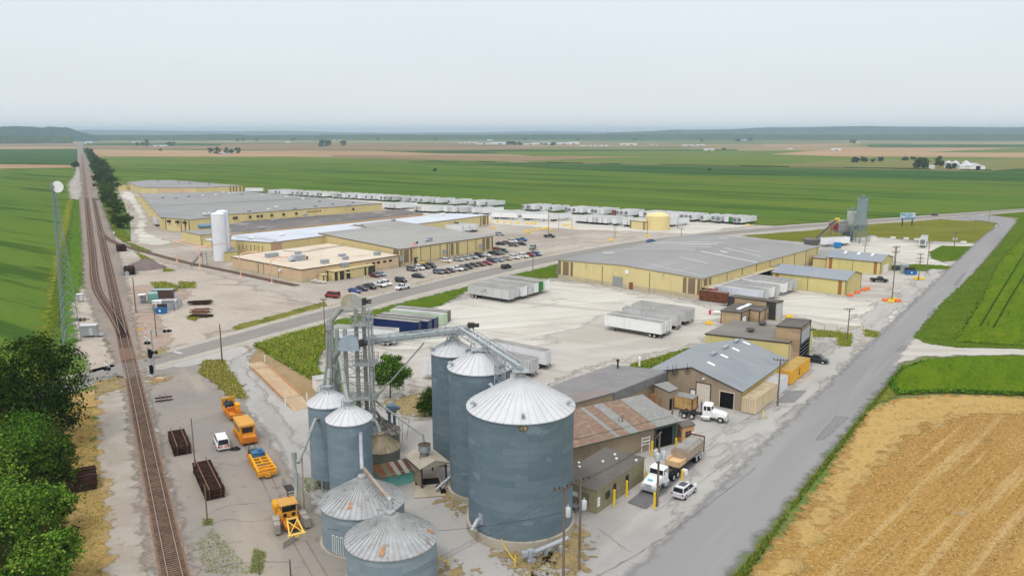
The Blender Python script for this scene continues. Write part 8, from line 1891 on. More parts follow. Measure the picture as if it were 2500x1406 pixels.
def pole(label,px,py,top,arms=(1,),a=90,tr=0,r=.17,group=GPOL,ins=True,aw=1.3):
 t=thing('utility_pole',label,'utility pole',G(px,py)+Vector((0,0,.08)),a,group);h=HT(px,py,top);mb=MB();mb.tube([(0,0,-.2),(0,0,h)],r,8,0,r*.65)
 mb.build('pole',WOOD,t,smooth=True)
 for k,z in enumerate(arms):
  mb=MB();y_=.18;mb.bar((-aw,y_,h-.3-k*z),(aw,y_,h-.3-k*z),.12,.14);mb.bar((-aw*.6,y_,h-.34-k*z),(0,.1,h-1.0-k*z),.05)
  mb.bar((aw*.6,y_,h-.34-k*z),(0,.1,h-1.0-k*z),.05);o=mb.build('crossarm',WOOD,t);mb=MB()
  for x_ in (-aw*.92,-aw*.4,aw*.4,aw*.92):
   mb.tube([(x_,y_,h-.24-k*z),(x_,y_,h+.0-k*z)],.06,6)
  mb.build('insulator',BLK,o)
 for k in range(tr):
  ang=k*2*math.pi/max(tr,3)+math.pi;cx_,cy_=(.62*math.cos(ang),.62*math.sin(ang)) if tr>1 else (.45,-.1);mb=MB();zt=h-2.6
  mb.lathe([(.3,zt-1.1),(.33,zt-1.0),(.33,zt-.1),(.26,zt),(.08,zt+.05),(.07,zt+.3),(0,zt+.32)],12,0,(cx_,cy_))
  mb.build('transformer',TRF,t,smooth=True)
 return t,h
PT={};PT['a']=pole('utility pole with one transformer before the largest bin, left of two',1375,1418,1188,(1,),60,1)
PT['b']=pole('utility pole with one transformer before the largest bin, right of two',1414,1391,1172,(1,),60,1)
PT['c']=pole('pole with three big grey transformers beside the truck scale',1604,1236,1058,(1.2,),30,3,.2)
pole('pole with T shaped arm beside the white container and barn',1898,991,877,(1,),110)
pole('grey pole beside the roll-off container and lean-to',1641,1012,972,(),90)
pole('pole at the weedy rubble corner of the white yard',2068,834,753,(1,),85)
pole('tall pole ringed by orange and yellow barriers',2177,736,601,(1,1.6),80)
pole('pole with three crossarms by the two orange blocks',2242,684,619,(1,1.4,1.4),85,0,.18)
pole('plain tall pole behind the pole with three crossarms',2262,668,590,(1,),95);pole('pole at the gable of the rear lemon shed',2182,655,602,(),90)
pole('short pole rising behind the rear lemon shed',2111,616,596,(1,),90)
pole('pole with transformer cluster on the grass triangle',2329,609,567,(1,),90,2)
pole('thin pole on the far grass near the bend of the road',2414,543,497,(),90,0,.12)
pole('thin pole in the grass field right of the billboard',2379,562,535,(),90,0,.1)
pole('roadside pole at the grass verge by the highway corner',794,827,730,(1,),90,0,.15,aw=.8)
pole('plain grey pole standing in the weed patch by the crossing',543,888,792,(),90,0,.2)
pole('plain grey pole right of the crossing lamps',382,822,742,(),90,0,.17)
pole('dark leaning pole at the fenced yard of the railway',332,764,678,(),90,0,.2)
pole('tall pole on the verge in front of the big warehouse',1301,681,610,(1,),100,0,.15)
pole('pole with small yellow footing in the trailer yard',1339,571,512,(),90,0,.14)
pole('thin light pole beside the trailers, right of the yellow barriers',1364,563,527,(),90,0,.11)
pole('light pole on a yellow base left of the second row',1396,556,532,(),90,0,.12)
pole('pair of close poles by the grass patch, left one',1499,581,553,(),90,0,.13)
pole('pair of close poles by the grass patch, right one',1503,581,554,(),90,0,.13)
pole('pole on a yellow footing before the round tank',1580,577,533,(),90,0,.13)
pole('light pole right of the round yellow tank',1654,560,529,(),90,0,.13)
pole('T shaped pole where the yard meets the highway',1663,577,557,(1,),100,0,.16,aw=1.6)
pole('light pole among the white trailers of the second row',1118,522,494,(),90,0,.14)
pole('tall lamp pole rising from the far warehouse roof',489,462,414,(),90,0,.12)
for i,(px,py,top,lab) in enumerate(((507,1280,1185,'dark leaning post at the end of the longer panel stack'),(478,1160,1022,'dark thin post between the two panel stacks'),(634,1404,1352,'weathered stub post in the weeds at the bottom edge'),(710,1410,1366,'dark stub post near the bottom edge'))):
 pole(lab,px,py,top,(),90,0,.12,'old posts in the paved yard')
def wire(label,a,b_,sag=.8,r=.012,group='overhead wires'):
 t=thing('power_line',label,'power line',a,90,group);mb=MB();d=Vector(b_)-Vector(a)
 pts=[d*(k/10)+Vector((0,0,-sag*4*(k/10)*(1-k/10))) for k in range(11)];mb.tube(pts,r,4);mb.build('wire',BLK,t,uv=False)
def tip(k,dx,dz=0.):
 t,h=PT[k];a=t.rotation_euler.z;return t.location+Vector((math.cos(a)*dx,math.sin(a)*dx,h-.1+dz))
for i,x_ in enumerate((-1.15,-.5,.5,1.15)):
 lab=('first','second','third','fourth')[i]
 wire(lab+' wire from the right pole by the largest bin to the transformer pole',tip('b',x_),tip('c',x_*.8),.6)
 wire(lab+' short wire between the two poles by the largest bin',tip('a',x_),tip('b',x_),.1)
 wire(lab+' wire leaving the left pole towards the bottom left',tip('a',x_),tip('a',x_)+Vector((-16,-16,-1.5)),.4)
wire('slack service cable sagging in front of the largest bin',tip('a',0,-3),Vector((-22,88,3.5)),1.2,.02)
wire('guy wire from the transformer pole to the scale house',tip('c',0,-4.6),SH.c+SH.poly[1]+Vector((0,0,2.2)),.2)
wire('thin cable from the leaning pole to the weed patch pole',G(334,764)+Vector((0,0,7)),G(543,888)+Vector((0,0,8)),1.5)
t=thing('flagpole','white flagpole with striped flag before the pale grey warehouse','flagpole',G(1023,648)+Vector((0,0,.1)),90);h_=HT(1023,648,588)
mb=MB();mb.tube([(0,0,0),(0,0,h_)],.09,8,0,.05);mb.build('pole',M_wht,t);mb=MB();fw,fh=2.6,1.5
for i in range(8):
 x0,x1=-fw*i/8,-fw*(i+1)/8;y0,y1=.18*math.sin(i*.9),.18*math.sin((i+1)*.9);d0,d1=-.12*i,-.12*(i+1)
 for s_ in range(13):
  z0,z1=h_-.2-fh*s_/13,h_-.2-fh*(s_+1)/13;m_=2 if (s_<7 and i<3) else s_%2
  mb.face([(x0-.05,y0,z0+d0),(x1-.05,y1,z0+d1),(x1-.05,y1,z1+d1),(x0-.05,y0,z1+d0)],m_)
mb.build('flag',[mat('flag_red',V(190,62,72),.7),M_wht,mat('flag_blue',V(60,66,104),.7)],t)
BY=mat('barrier_yellow',V(240,196,66),.7,layers=[L(1,.5,.7,V(222,176,60),.7)])
BO=mat('barrier_orange',V(228,120,66),.7,layers=[L(1,.5,.7,V(236,160,100),.7)]);BW=mat('barrier_white',V(222,218,210),.8);BP={}
def barrier(px,py,a,m,label,group,Ln=1.9):
 k=(m.name,Ln)
 if k not in BP:
  t=thing('barrier_block',label,'barrier',(0,0,0),a,group);mb=MB();mb.frus((-Ln/2,-.42,Ln/2,.42),(-Ln/2+.04,-.3,Ln/2-.04,.3),.12,.85)
  for x_ in (-Ln*.3,Ln*.3):
   mb.box(x_-.2,-.42,0,x_+.2,.42,.12)
  mb.build('block',m,t);mb=MB()
  for x_ in (-Ln*.25,Ln*.25):
   mb.bar((x_-.12,0,.88),(x_+.12,0,.88),.06)
  mb.build('lifting_loop',M_steel,t);BP[k]=t
 else :
  t=copy_tree(BP[k],None,None,a,label,group)
 t.location=G(px,py)+Vector((0,0,.12));return t
g_='yellow barrier blocks in the trailer yard'
for i,(px,py,lab) in enumerate(((1198,543,'leftmost yellow block of the line by the white roof corner'),(1215,543,'second yellow block from left in the line before the trailers'),(1232,544.5,'third yellow block from left in the line before the trailers'),(1248,545,'fourth yellow block from left in the line before the trailers'),(1264,546,'fifth, palest yellow block in the line before the trailers'),(1287,547.5,'sixth yellow block, left of the double block'),(1299,547,'left half of the double yellow block'),(1305,548,'right half of the double yellow block'),(1284,567,'leftmost yellow block of the cluster on the dirt'),(1291,570,'nearest yellow block of the cluster on the dirt'),(1300,564,'third yellow block of the slanting line on the dirt'),(1312,563,'fourth yellow block of the slanting line on the dirt'),(1326,561,'yellow block left of the pole footing'),(1334,559,'yellow block touching the pole footing on its left'),(1345,564,'yellow block touching the pole footing on its right'),(1378,552,'yellow block left of the light pole base'),(1386,550,'small yellow block behind the light pole base'),(1397,558,'yellow block at the foot of the light pole'),(1492,588,'yellow block alone by the grass patch'),(1581,578,'yellow block at the pole before the round tank'),(1358,540,'yellow block under the side-on trailers'),(1206,558,'yellow block with rubble at the white-roof dock'),(1825,551,'yellow block at the right end of the field row'),(1085,641,'left yellow block before the white crossover'),(1097,642,'right yellow block before the white crossover'),(1031,646,'yellow block behind the flagpole'))):
 barrier(px,py,100 if i not in (9,14) else 60,BY,lab,g_)
g_='orange and yellow blocks by the lemon sheds'
for px,py,m,lab in ((2161,736,BO,'orange block left of the ringed pole'),(2175,739,BY,'yellow block in front of the ringed pole'),(2181,734,BY,'yellow block behind the ringed pole'),(2192,738,BO,'orange block right of the ringed pole'),(2075,724,BO,'orange block at the near corner of the long lemon shed'),(2093,717,BO,'orange block second along the lemon shed gable'),(2109,711,BO,'orange block third along the lemon shed gable'),(2116,708,BO,'orange block farthest along the lemon shed gable'),(2236,683,BY,'orange yellow block left of the pole with three crossarms'),(2250,684,BY,'orange yellow block right of the pole with three crossarms'),(1926,777,BY,'yellow block beside the drive-through end'),(1731,793,BY,'yellow block alone on the white yard by the brown store')):
 barrier(px,py,80,m,lab,g_)
g_='white concrete blocks along the pale yard'
for px,py,lab in ((2180,583,'white block on the grass edge, left of three'),(2212,585,'white block on the grass edge, middle of three'),(2238,587,'white block on the grass edge, right of three'),(2352,594,'white block by the entrance of the pale yard')):
 barrier(px,py,90,BW,lab,g_,2.4)
YP=mat('safety_yellow',V(236,196,40),.5)
def bollard(px,py,top,label,group,m=YP,r=.13):
 t=thing('bollard',label,'bollard',G(px,py)+Vector((0,0,.09)),90,group);h=HT(px,py,top);mb=MB();mb.lathe([(r,0),(r,h-.05),(r*.6,h),(0,h+.02)],10)
 mb.build('post',m,t,smooth=True);mb=MB();mb.lathe([(r*1.9,-.02),(r*1.9,.06)],10);mb.build('base',M_concw,t);return t,h
g_='yellow posts about the scale house'
for px,py,top,lab in ((1499,1236,1196,'yellow post by the first tall scale house window'),(1529.5,1213,1174,'yellow post with dial by the second tall window'),(1577,1176,1140,'yellow post at the far corner of the scale house'),(1597,1243,1203,'yellow post at the near end of the truck scale'),(1664,1185,1147,'yellow post with white box beside the silver crossover'),(1591,1114,1078,'yellow post left of the green portal'),(1650,1097,1070,'yellow post right of the green portal')):
 bollard(px,py,top,lab,g_,r=.16)
t,h=bollard(1632.5,998,971,'yellow post beside the wooden bins',g_)
for i,px in enumerate((1983,2013,2044,2075,2107)):
 bollard(px,809,795,('wooden post of the weedy strip, first from left','wooden post of the weedy strip, second from left','wooden post of the weedy strip, middle','wooden post of the weedy strip, fourth from left','wooden post of the weedy strip, rightmost')[i],'posts along the weedy strip',mat('pale_wood',V(206,170,112),.85))
for px,py,top,lab in ((1914,776,767,'pale yellow bollard left of the block at the drive-through'),(1898,784,774,'pale yellow bollard at the near corner of the drive-through'),(890,684,675,'yellow bollard before the red sedan, left'),(902,682,673,'yellow bollard before the red sedan, right'),(1863,1024,1003,'yellow bollard pair by the cream container')):
 bollard(px,py,top,lab,'bollards about the yards',mat('pale_safety_yellow',V(226,204,120),.6))
for i,(a_,b_) in enumerate((((1225,1342),(1258,1384)),((1072,1380),(1094,1384)))):
 t=thing('guard_rail',('yellow pipe guard rail at the foot of the largest bin','yellow pipe guard rail beside the nearest low bin')[i],'guard rail',G(*a_),90,'yellow pipe rails')
 d=G(*b_)-G(*a_);mb=MB()
 for k in (0,1):
  mb.tube([d*k,d*k+Vector((0,0,1.5))],.07,8)
 mb.build('post',YP,t);mb=MB();mb.tube([Vector((0,0,1.0)),d+Vector((0,0,.7))],.05,6);mb.build('rail',YP,t)
def dumpster(label,px,py,a,w=2.2,h=1.4,m=None):
 t=thing('dumpster',label,'dumpster',G(px,py)+Vector((0,0,.1)),a,'blue dumpsters');mb=MB()
 mb.frus((-w/2,-.7,w/2,.7),(-w/2-.15,-.85,w/2+.15,.85),.15,h)
 for s_ in (-1,1):
  mb.box(s_*w/2-.2,-.75,h*.5,s_*w/2+.2,-.6,h*.75)
 mb.build('bin',m or mat('dumpster_blue',V(46,112,172),.6,layers=[L(1,.4,.6,V(40,96,150),.7)]),t);mb=MB();mb.box(-w/2-.1,-.2,h,w/2+.1,.85,h+.08)
 mb.box(-w/2-.1,.8,h,w/2+.1,.88,h+.9);mb.build('lid',M_dark,t);mb=MB();mb.disc((0,-.8,h*.55),.3,(0,-1,.1),.06,14);mb.build('emblem',M_wht,t)
dumpster('blue dumpster with open lid in front of the fenced rail yard',394,766,92,2.6,1.7)
dumpster('blue dumpster behind the black pickup and lemon sheds',2223,671,92,3.6,1.5)
t=thing('waste_tank','bright blue tote at the foot of the concrete plant trailer','tank',G(2040,604)+Vector((0,-2,.1)),60);mb=MB()
mb.frus((-1.2,-1,1.2,1),(-1.3,-1.1,1.3,1.1),.2,2.4);mb.build('body',mat('bright_blue',V(40,130,186),.5),t);mb=MB();mb.box(-1.2,-1,0,1.2,1,.2)
mb.build('skid',M_dark,t)
for lab,px,py,a,Ln,w,h,m,roof in (('teal container in the fenced rail yard',369,740,-28,4.5,2.6,2.7,V(110,160,150),V(150,190,178)),('dark brown container with pale roof in the fenced rail yard',395,730,85,6.2,2.5,2.6,V(92,70,66),V(176,190,196))):
 t=thing('shipping_container',lab,'container',G(px,py)+az(0)*1.5+Vector((0,0,.1)),a,'containers of the rail yard');mb=MB()
 mb.box(-Ln/2,-w/2,.15,Ln/2,w/2,h)
 for k in range(int(Ln/.5)):
  for s_ in (-1,1):
   mb.box(-Ln/2+k*.5,s_*w/2-.03,.2,-Ln/2+k*.5+.2,s_*w/2+.03,h-.1)
 mb.build('box',mat(lab[:5]+'_container_paint',m,.6,layers=[L(.6,.4,.6,tuple(x*.85 for x in m),.7)]),t);mb=MB()
 mb.box(-Ln/2-.03,-w/2-.03,h,Ln/2+.03,w/2+.03,h+.08);mb.build('roof',mat(lab[:5]+'_container_roof',tuple(x*.7 for x in roof),.6),t)
t=thing('fence','grey chain-link fence around the small rail yard','fence',G(335,764),90);cor=[G(335,764),G(374,764),G(426,760),G(444,748),G(425,728)]
mb=MB();mp_=MB()
for a_,b_ in zip(cor,cor[1:]):
 d=b_-a_;n_=max(1,int(d.length/2.4))
 for k in range(n_+1):
  p=a_+d*(k/n_)-cor[0];mp_.bar(p,p+Vector((0,0,2.1)),.09)
 for z in (.1,1.05,2.05):
  mp_.bar(a_-cor[0]+Vector((0,0,z)),b_-cor[0]+Vector((0,0,z)),.05)
 m_=int(d.length/.28)
 for k in range(m_):
  p=a_+d*(k/m_)-cor[0];mb.bar(p+Vector((0,0,.1)),p+Vector((0,0,2.05)),.07,.03)
mp_.build('frame',M_steel,t);mb.build('mesh',mat('fence_grey',V(168,172,170),.6),t)
for i,(px,py,w,h,m,lab) in enumerate(((348,741,1.8,2.6,M_wht,'white topped open shelter in the rail yard'),(384,744,2.4,1.1,M_wht,'white tank cube in the rail yard'),(412,756,3.2,2.6,M_steelw,'grey panel crate at the rail yard fence'),(417,740,3,.8,M_wht,'low pale crate at the back of the rail yard'))):
 t=thing('storage_crate',lab,'crate',G(px,py)+Vector((0,0,.1)),80,'crates in the rail yard');mb=MB()
 if i==0:
  for x_ in (-.8,.8):
   for y_ in (-.8,.8):
    mb.bar((x_,y_,0),(x_,y_,h),.12)
  mb.box(-.8,-.8,1,.8,.8,1.1);mb.box(-.8,.7,0,.8,.8,h)
 else :
  mb.frus((-w/2,-.8,w/2,.8),(-w/2+.05,-.75,w/2-.05,.75),.15,h)
 mb.build('body',M_steelw if i==0 else m,t);mb=MB();mb.box(-w/2-.1,-1,h,w/2+.1,1,h+.1);mb.build('lid',m,t)
RUS=mat('rusty_scrap',V(128,92,68),.85,layers=[L(1,.4,.6,V(96,66,50),.8)])
for i,(px,py,Ln,n_,lab) in enumerate(((490,744,6.5,9,'pile of dark rails and beams, farthest of three scrap piles'),(490,764,5.5,8,'rusty brown rolled scrap pile, middle of three'),(492,774,6,7,'low flat dark scrap pile, nearest of three'))):
 t=thing('scrap_pile',lab,'scrap pile',G(px,py)+Vector((0,0,.1)),82+i*5,'scrap piles on the dirt');mb=MB()
 for k in range(n_*2):
  z=.1+.9*RN.random()*(1 if i<2 else .4);y_=RN.uniform(-1.2,1.2);l_=Ln*RN.uniform(.3,.55)
  mb.bar((-l_+RN.uniform(-.5,.5),y_,z),(l_,y_+RN.uniform(-.6,.6),z+RN.uniform(-.1,.2)),.2,.2)
 mb.build('beams',RUS if i==1 else DKT,t)
t=thing('loose_rails','short length of rail and ties lying left of the paved yard','track panels',G(400,975)+Vector((0,0,.12)),-25)
for k in range(2):
 mb=MB();mb.bar((-2.2,-.5+k,.3),(2.4,-.3+k,.3),.12,.16);mb.build('rail',PAN,t)
for k in range(2):
 mb=MB();mb.box(-1.4+k*2,-1.5,0,-1.1+k*2,1.5,.2);mb.build('tie',DKT,t)
t=thing('concrete_planter','broken concrete block with weeds beside the double signal','concrete block',G(392,930)+Vector((0,0,.1)),100);mb=MB()
mb.frus((-1,-.6,1,.6),(-.95,-.55,.95,.55),0,.6);mb.build('block',mat('tan_concrete',V(182,156,126),.9),t);a0,a1=G(601,889),G(716,1004)
u=(a1-a0).normalized();n_=Vector((u.y,-u.x,0))
if n_.x<0:
 n_=-n_
t=thing('truck_scale','long tan concrete truck scale deck with side rails by the weedy bank','truck scale',a0,90);Ln=(a1-a0).length;wq=3.4;mb=MB()
zp=[(0,.12),(.18,.6),(.82,.6),(1.,.12)]
for (f0,z0),(f1,z1) in zip(zp,zp[1:]):
 p=[u*Ln*f0,u*Ln*f1,u*Ln*f1+n_*wq,u*Ln*f0+n_*wq];zs=[z0,z1,z1,z0];top=[Vector((q.x,q.y,z_)) for q,z_ in zip(p,zs)]
 bot=[Vector((q.x,q.y,0)) for q in p];mb.add(top+bot,[(0,1,2,3),(0,4,5,1),(1,5,6,2),(2,6,7,3),(3,7,4,0)])
mb.build('deck',mat('tan_concrete_deck',S(212,188,154),.9,layers=[L(.3,.4,.6,S(196,172,140),.8),L(.8,.58,.7,S(168,150,126),.6)]),t)
for s_ in (0,wq):
 mb=MB();mb.bar(u*Ln*.18+n_*s_+Vector((0,0,.72)),u*Ln*.82+n_*s_+Vector((0,0,.72)),.14,.22)
 mb.build('side_rail',mat('rusty_side_rail',V(196,132,92),.7),t)
mb=MB()
for f_ in (.18,.82):
 mb.bar(u*Ln*f_+Vector((0,0,.605)),u*Ln*f_+n_*wq+Vector((0,0,.605)),.12,.02)
mb.build('joint',M_dark,t)
for f_,s_ in ((.1,-.4),(.9,-.4),(0.02,wq+.5),(.88,wq+.5)):
 mb=MB();mb.bar(u*Ln*f_+n_*s_,u*Ln*f_+n_*s_+Vector((0,0,1.7)),.16);mb.build('marker_post',M_wht,t)
t=thing('scale_shed','small white shed beside the truck scale behind the bin on legs','shed',G(790,950),60);mb=MB();mb.box(-1.8,-1.4,0,1.8,1.4,2.5)
mb.build('wall',M_wht,t);mb=MB();mb.box(-1.9,-1.5,2.5,1.9,1.5,2.62);mb.build('roof',TROOF,t)
sheet('truck_scale_plate',[(1532,1228),(1577,1244),(1712,1122),(1672,1112)],.17,mat('steel_scale_plate',S(128,128,128),.7,layers=[L(.5,.4,.6,S(112,112,114),.7),L(.2,.6,.68,S(120,140,152),.6)]))
t=thing('driver_station','white ticket box on the yellow post by the silver crossover','sign',G(1664,1185)+Vector((.35,-.1,.1)),40);mb=MB()
z=HT(1664,1185,1148);mb.box(-.1,-.35,z-.6,.25,.35,z+.1);mb.build('box',M_wht,t);mb=MB();mb.box(-.35,-.06,z-.3,-.1,.06,z-.2)
mb.build('bracket',M_steel,t)
for i,(px,py) in enumerate(((766,690),(778,692),(790,693),(774,687))):
 t=thing('picnic_table',('picnic table, leftmost of the group by the guard hut','picnic table in the middle front by the guard hut','picnic table, rightmost of the group by the guard hut','picnic table at the back of the group by the guard hut')[i],'table',G(px,py)+Vector((0,0,.1)),60,'picnic tables by the guard hut')
 mb=MB();mb.box(-1,-.4,.7,1,.4,.78);mb.build('tabletop',BW,t)
 for s_ in (-1,1):
  mb=MB();mb.box(-1,s_*.75-.14,.42,1,s_*.75+.14,.48);mb.build('seat',BW,t);mb=MB();mb.bar((s_*.7,-.8,0),(s_*.7,.2,.7),.08)
  mb.bar((s_*.7,.8,0),(s_*.7,-.2,.7),.08);mb.build('leg',M_dark,t)
CG=mat('plant_grey_green',V(130,144,145),.5,.1,layers=[L(.3,.4,.6,V(118,132,134),.7),stain(V(120,132,132),.6)])
CL=mat('plant_pale_grey',V(182,188,180),.5,.1,layers=[L(.3,.4,.6,V(170,176,168),.7)])
def plant_silo(label,px,py,top,r,zb,m,ladder,square=False):
 t=thing('cement_silo',label,'silo',G(px,py),70,'silos of the concrete plant');h=HT(px,py,top);mb=MB();n_=4 if square else 20
 mb.lathe([(.5,zb-3.2),(r,zb),(r,h-1.6)],n_);mb.build('shell',m,t,smooth= not square)
 for k in range(4):
  a=math.pi/4+k*math.pi/2;mb=MB();c_=Vector((r*.95*math.cos(a),r*.95*math.sin(a),0));mb.bar(c_,c_+Vector((0,0,zb+.3)),.28);a2=a+math.pi/2
  c2=Vector((r*.95*math.cos(a2),r*.95*math.sin(a2),0));mb.bar(c_+Vector((0,0,zb*.45)),c2+Vector((0,0,zb)),.12)
  mb.bar(c2+Vector((0,0,zb*.45)),c_+Vector((0,0,zb)),.12);mb.bar(c_+Vector((0,0,zb*.45)),c2+Vector((0,0,zb*.45)),.14);mb.build('leg',CG,t)
 mb=MB()
 for k in range(12):
  a,b2=k*math.pi/6,(k+1)*math.pi/6;p0,p1=Vector((r*math.cos(a),r*math.sin(a),h-1.6)),Vector((r*math.cos(b2),r*math.sin(b2),h-1.6))
  mb.bar(p0,p0+Vector((0,0,1.2)),.07);mb.bar(p0+Vector((0,0,1.2)),p1+Vector((0,0,1.2)),.07)
 mb.box(-.6,-.6,h-1.6,.6,.6,h);mb.box(.2,.5,h-1.6,1.2,1.3,h+.3);mb.build('top_filter',CG,t)
 if ladder:
  mb=MB();x_=r+.5
  for y_ in (-.3,.3):
   mb.bar((x_,y_,1),(x_,y_,h-.4),.08)
  for k in range(int(h/.6)):
   mb.bar((x_,-.3,1+k*.6),(x_,.3,1+k*.6),.05)
  for z in (h*.35,h*.7):
   mb.box(r,-1,z,r+1.5,1,z+.1);mb.bar((r+1.5,-1,z),(r+1.5,-1,z+1.1),.07);mb.bar((r+1.5,1,z),(r+1.5,1,z+1.1),.07)
   mb.bar((r+1.5,-1,z+1.1),(r+1.5,1,z+1.1),.07)
  mb.build('ladder',CG,t)
 return t
plant_silo('tallest grey-green silo of the concrete plant with side ladder',2098,594,478,3.0,8.6,CG,True,True)
plant_silo('shorter pale silo of the concrete plant',2076,589,508,2.35,8.2,CL,False)
t=thing('aggregate_conveyor','long inclined conveyor with yellow head rising to the concrete plant','conveyor',G(1984,598),90)
a_,b_=Vector((0,0,.6)),G(2040,590)-G(1984,598);b_.z=HT(2040,590,541);mb=MB();d=b_-a_;nn=Vector((-d.y,d.x,0)).normalized()*.6
for s_ in (-1,1):
 for z in (0,1.):
  mb.bar(a_+nn*s_+Vector((0,0,z)),b_+nn*s_+Vector((0,0,z)),.16)
 for k in range(14):
  mb.bar(a_+d*(k/14)+nn*s_+Vector((0,0,k%2)),a_+d*((k+1)/14)+nn*s_+Vector((0,0,(k+1)%2)),.09)
for f_ in (.45,.75):
 p=a_+d*f_
 for s_ in (-2.2,2.2):
  mb.bar(p+nn*s_*.6,Vector((p.x,p.y,0))+nn*s_*1.6,.16)
mb.build('frame',mat('conveyor_tan',V(150,144,120),.6),t);mb=MB();mb.bar(a_+Vector((0,0,1.1)),b_+Vector((0,0,1.1)),1.1,.12);mb.build('belt',M_dark,t)
mb=MB();mb.box(b_.x-.9,b_.y-.8,b_.z-.6,b_.x+.9,b_.y+.8,b_.z+1.6);mb.build('head',BY,t);mb=MB();mb.frus((-3,-2,1.6,2),(-4,-3,2.4,3),.2,2.8)
mb.build('feed_hopper',mat('dusty_steel',V(120,116,112),.8),t)
t=thing('batch_plant','grey batching hopper with red trimmed bins below the two silos','concrete plant',G(2048,588),70);mb=MB()
mb.frus((-2.2,-2,2.6,2),(-3.6,-2.8,4,2.8),4.2,7.2);mb.frus((-3.6,-2.8,4,2.8),(-3.6,-2.8,4,2.8),7.2,9.6)
mb.build('hopper',mat('dusty_grey_steel',V(140,140,140),.8,layers=[L(.4,.4,.6,V(172,170,168),.8)]),t);mb=MB()
for x_ in (-3,3.4):
 for y_ in (-2.4,2.4):
  mb.bar((x_,y_,0),(x_,y_,7.2),.25)
mb.bar((-3,-2.4,0),(3.4,-2.4,5),.16);mb.build('frame',CG,t);mb=MB();mb.box(-3.9,-2.9,5.4,-3.65,2.9,8.4);mb.box(4.05,-2.9,5.4,4.3,2.9,8.4)
mb.build('side_panel',mat('red_trim',V(150,66,60),.7),t);mb=MB();mb.box(1.6,-3.2,.3,5.8,-.4,4.4)
mb.tube([(5,-2,4.4),(7.5,-2.5,6.5),(9.5,-3,4.6)],.4,10);mb.build('mixer_housing',mat('dark_plant_grey',V(84,92,94),.6),t)
for i,(px,py,w,h,lab) in enumerate(((2013,594,5,2.2,'low grey bin wall at the conveyor foot of the concrete plant'),(2128,590,3,2.6,'small pale cabinet at the foot of the tallest plant silo'))):
 t=thing('storage_bin',lab,'bin',G(px,py),80);mb=MB();mb.box(-w/2,-1.2,0,w/2,1.2,h);mb.build('wall',M_concw if i==0 else BW,t);mb=MB()
 mb.box(-w/2-.1,-1.3,h,w/2+.1,1.3,h+.15);mb.build('cap',M_steelw,t)
t=thing('billboard','blue and white billboard on two dark posts by the distant highway','billboard',G(2214,552),78);bh=HT(2214,552,520);mb=MB()
mb.box(-4.6,-.2,bh-3.4,4.6,.2,bh);mb.build('panel',mat('billboard_white',V(206,216,224),.6,layers=[L(.35,.45,.55,V(150,186,208),.9)]),t);mb=MB()
mb.box(-4.2,-.24,bh-1.4,-1.6,-.2,bh-.4);mb.box(-4.5,-.235,bh-3.3,4.5,-.2,bh-2.5);mb.box(-1,-.24,bh-.9,3.6,-.2,bh-.6)
mb.box(-1,-.24,bh-1.7,2.4,-.2,bh-1.4);mb.build('print',mat('billboard_blue',V(110,156,190),.6),t)
for x_ in (-3,3):
 mb=MB();mb.bar((x_,0,0),(x_,0,bh-3.4),.45);mb.build('post',mat('brown_post',V(84,64,54),.7),t)
mb=MB();mb.bar((-4.6,-.8,bh-3.5),(4.6,-.8,bh-3.5),.8,.08);mb.build('catwalk',M_dark,t)
t=thing('electrical_cabinet','grey electrical cabinet in the fenced patch by the rear lemon shed','cabinet',G(2207,668)+Vector((0,0,.1)),80);mb=MB()
mb.box(-1.1,-.7,.2,1.1,.7,3.2);mb.build('body',M_steelw,t);mb=MB();mb.box(-1.2,-.8,0,1.2,.8,.2);mb.build('base',M_concw,t)
t=thing('transformer','green pad transformer in the patch behind the blue dumpster','transformer',G(2190,661)+Vector((0,0,.1)),80);mb=MB()
mb.box(-1.6,-1,.2,1.6,1,1.9)
for k in range(8):
 mb.box(-1.4+k*.38,-1.15,.4,-1.25+k*.38,-1,1.7)
mb.build('tank',mat('transformer_green',V(72,88,84),.6),t);mb=MB();mb.box(-1.8,-1.2,0,1.8,1.2,.2);mb.build('base',M_concw,t)
t=thing('gas_tank','white propane tank with red sign by the brown store','tank',G(1752,769)+Vector((0,0,.1)),100);mb=MB()
mb.tube([(-1.2,0,.7),(-1,0,.7),(1,0,.7),(1.2,0,.7)],.45,12);mb.build('vessel',M_wht,t,smooth=True);mb=MB();mb.box(-2.4,-.3,0,-1.8,.3,1.2)
mb.build('red_sign',mat('red_sign',V(196,70,60),.6),t)
TG=[mat('leaf_deep',V(22,37,9),.8),mat('leaf_dark',V(33,52,15),.8),mat('leaf_mid',V(48,70,22),.8),mat('leaf_olive',V(70,90,32),.8)]
TB=[mat('leaf_bush_dark',V(42,70,26),.8),mat('leaf_bush',V(66,100,38),.8),mat('leaf_bush_light',V(96,128,54),.8),mat('leaf_bush_pale',V(126,148,76),.8)]
TF=[mat('far_leaf_dark',V(44,64,38),.9),mat('far_leaf',V(58,80,44),.9),mat('far_leaf_light',V(78,98,54),.9)]
def gb(px,py):
 q=G(px,py);return q
def crown_blobs(h,w,n,seed,low=.3):
 r=np.random.default_rng(seed);out=[(0,0,h*(low+1)/2,w*.36,w*.36,h*(1-low)*.42)]
 for k in range(n):
  a=r.uniform(0,6.28);d=w*r.uniform(.2,.36);z=h*r.uniform(low+.12,.86);s_=w*r.uniform(.15,.26)
  out.append((d*math.cos(a),d*math.sin(a),z,s_,s_,s_*.85))
 return out
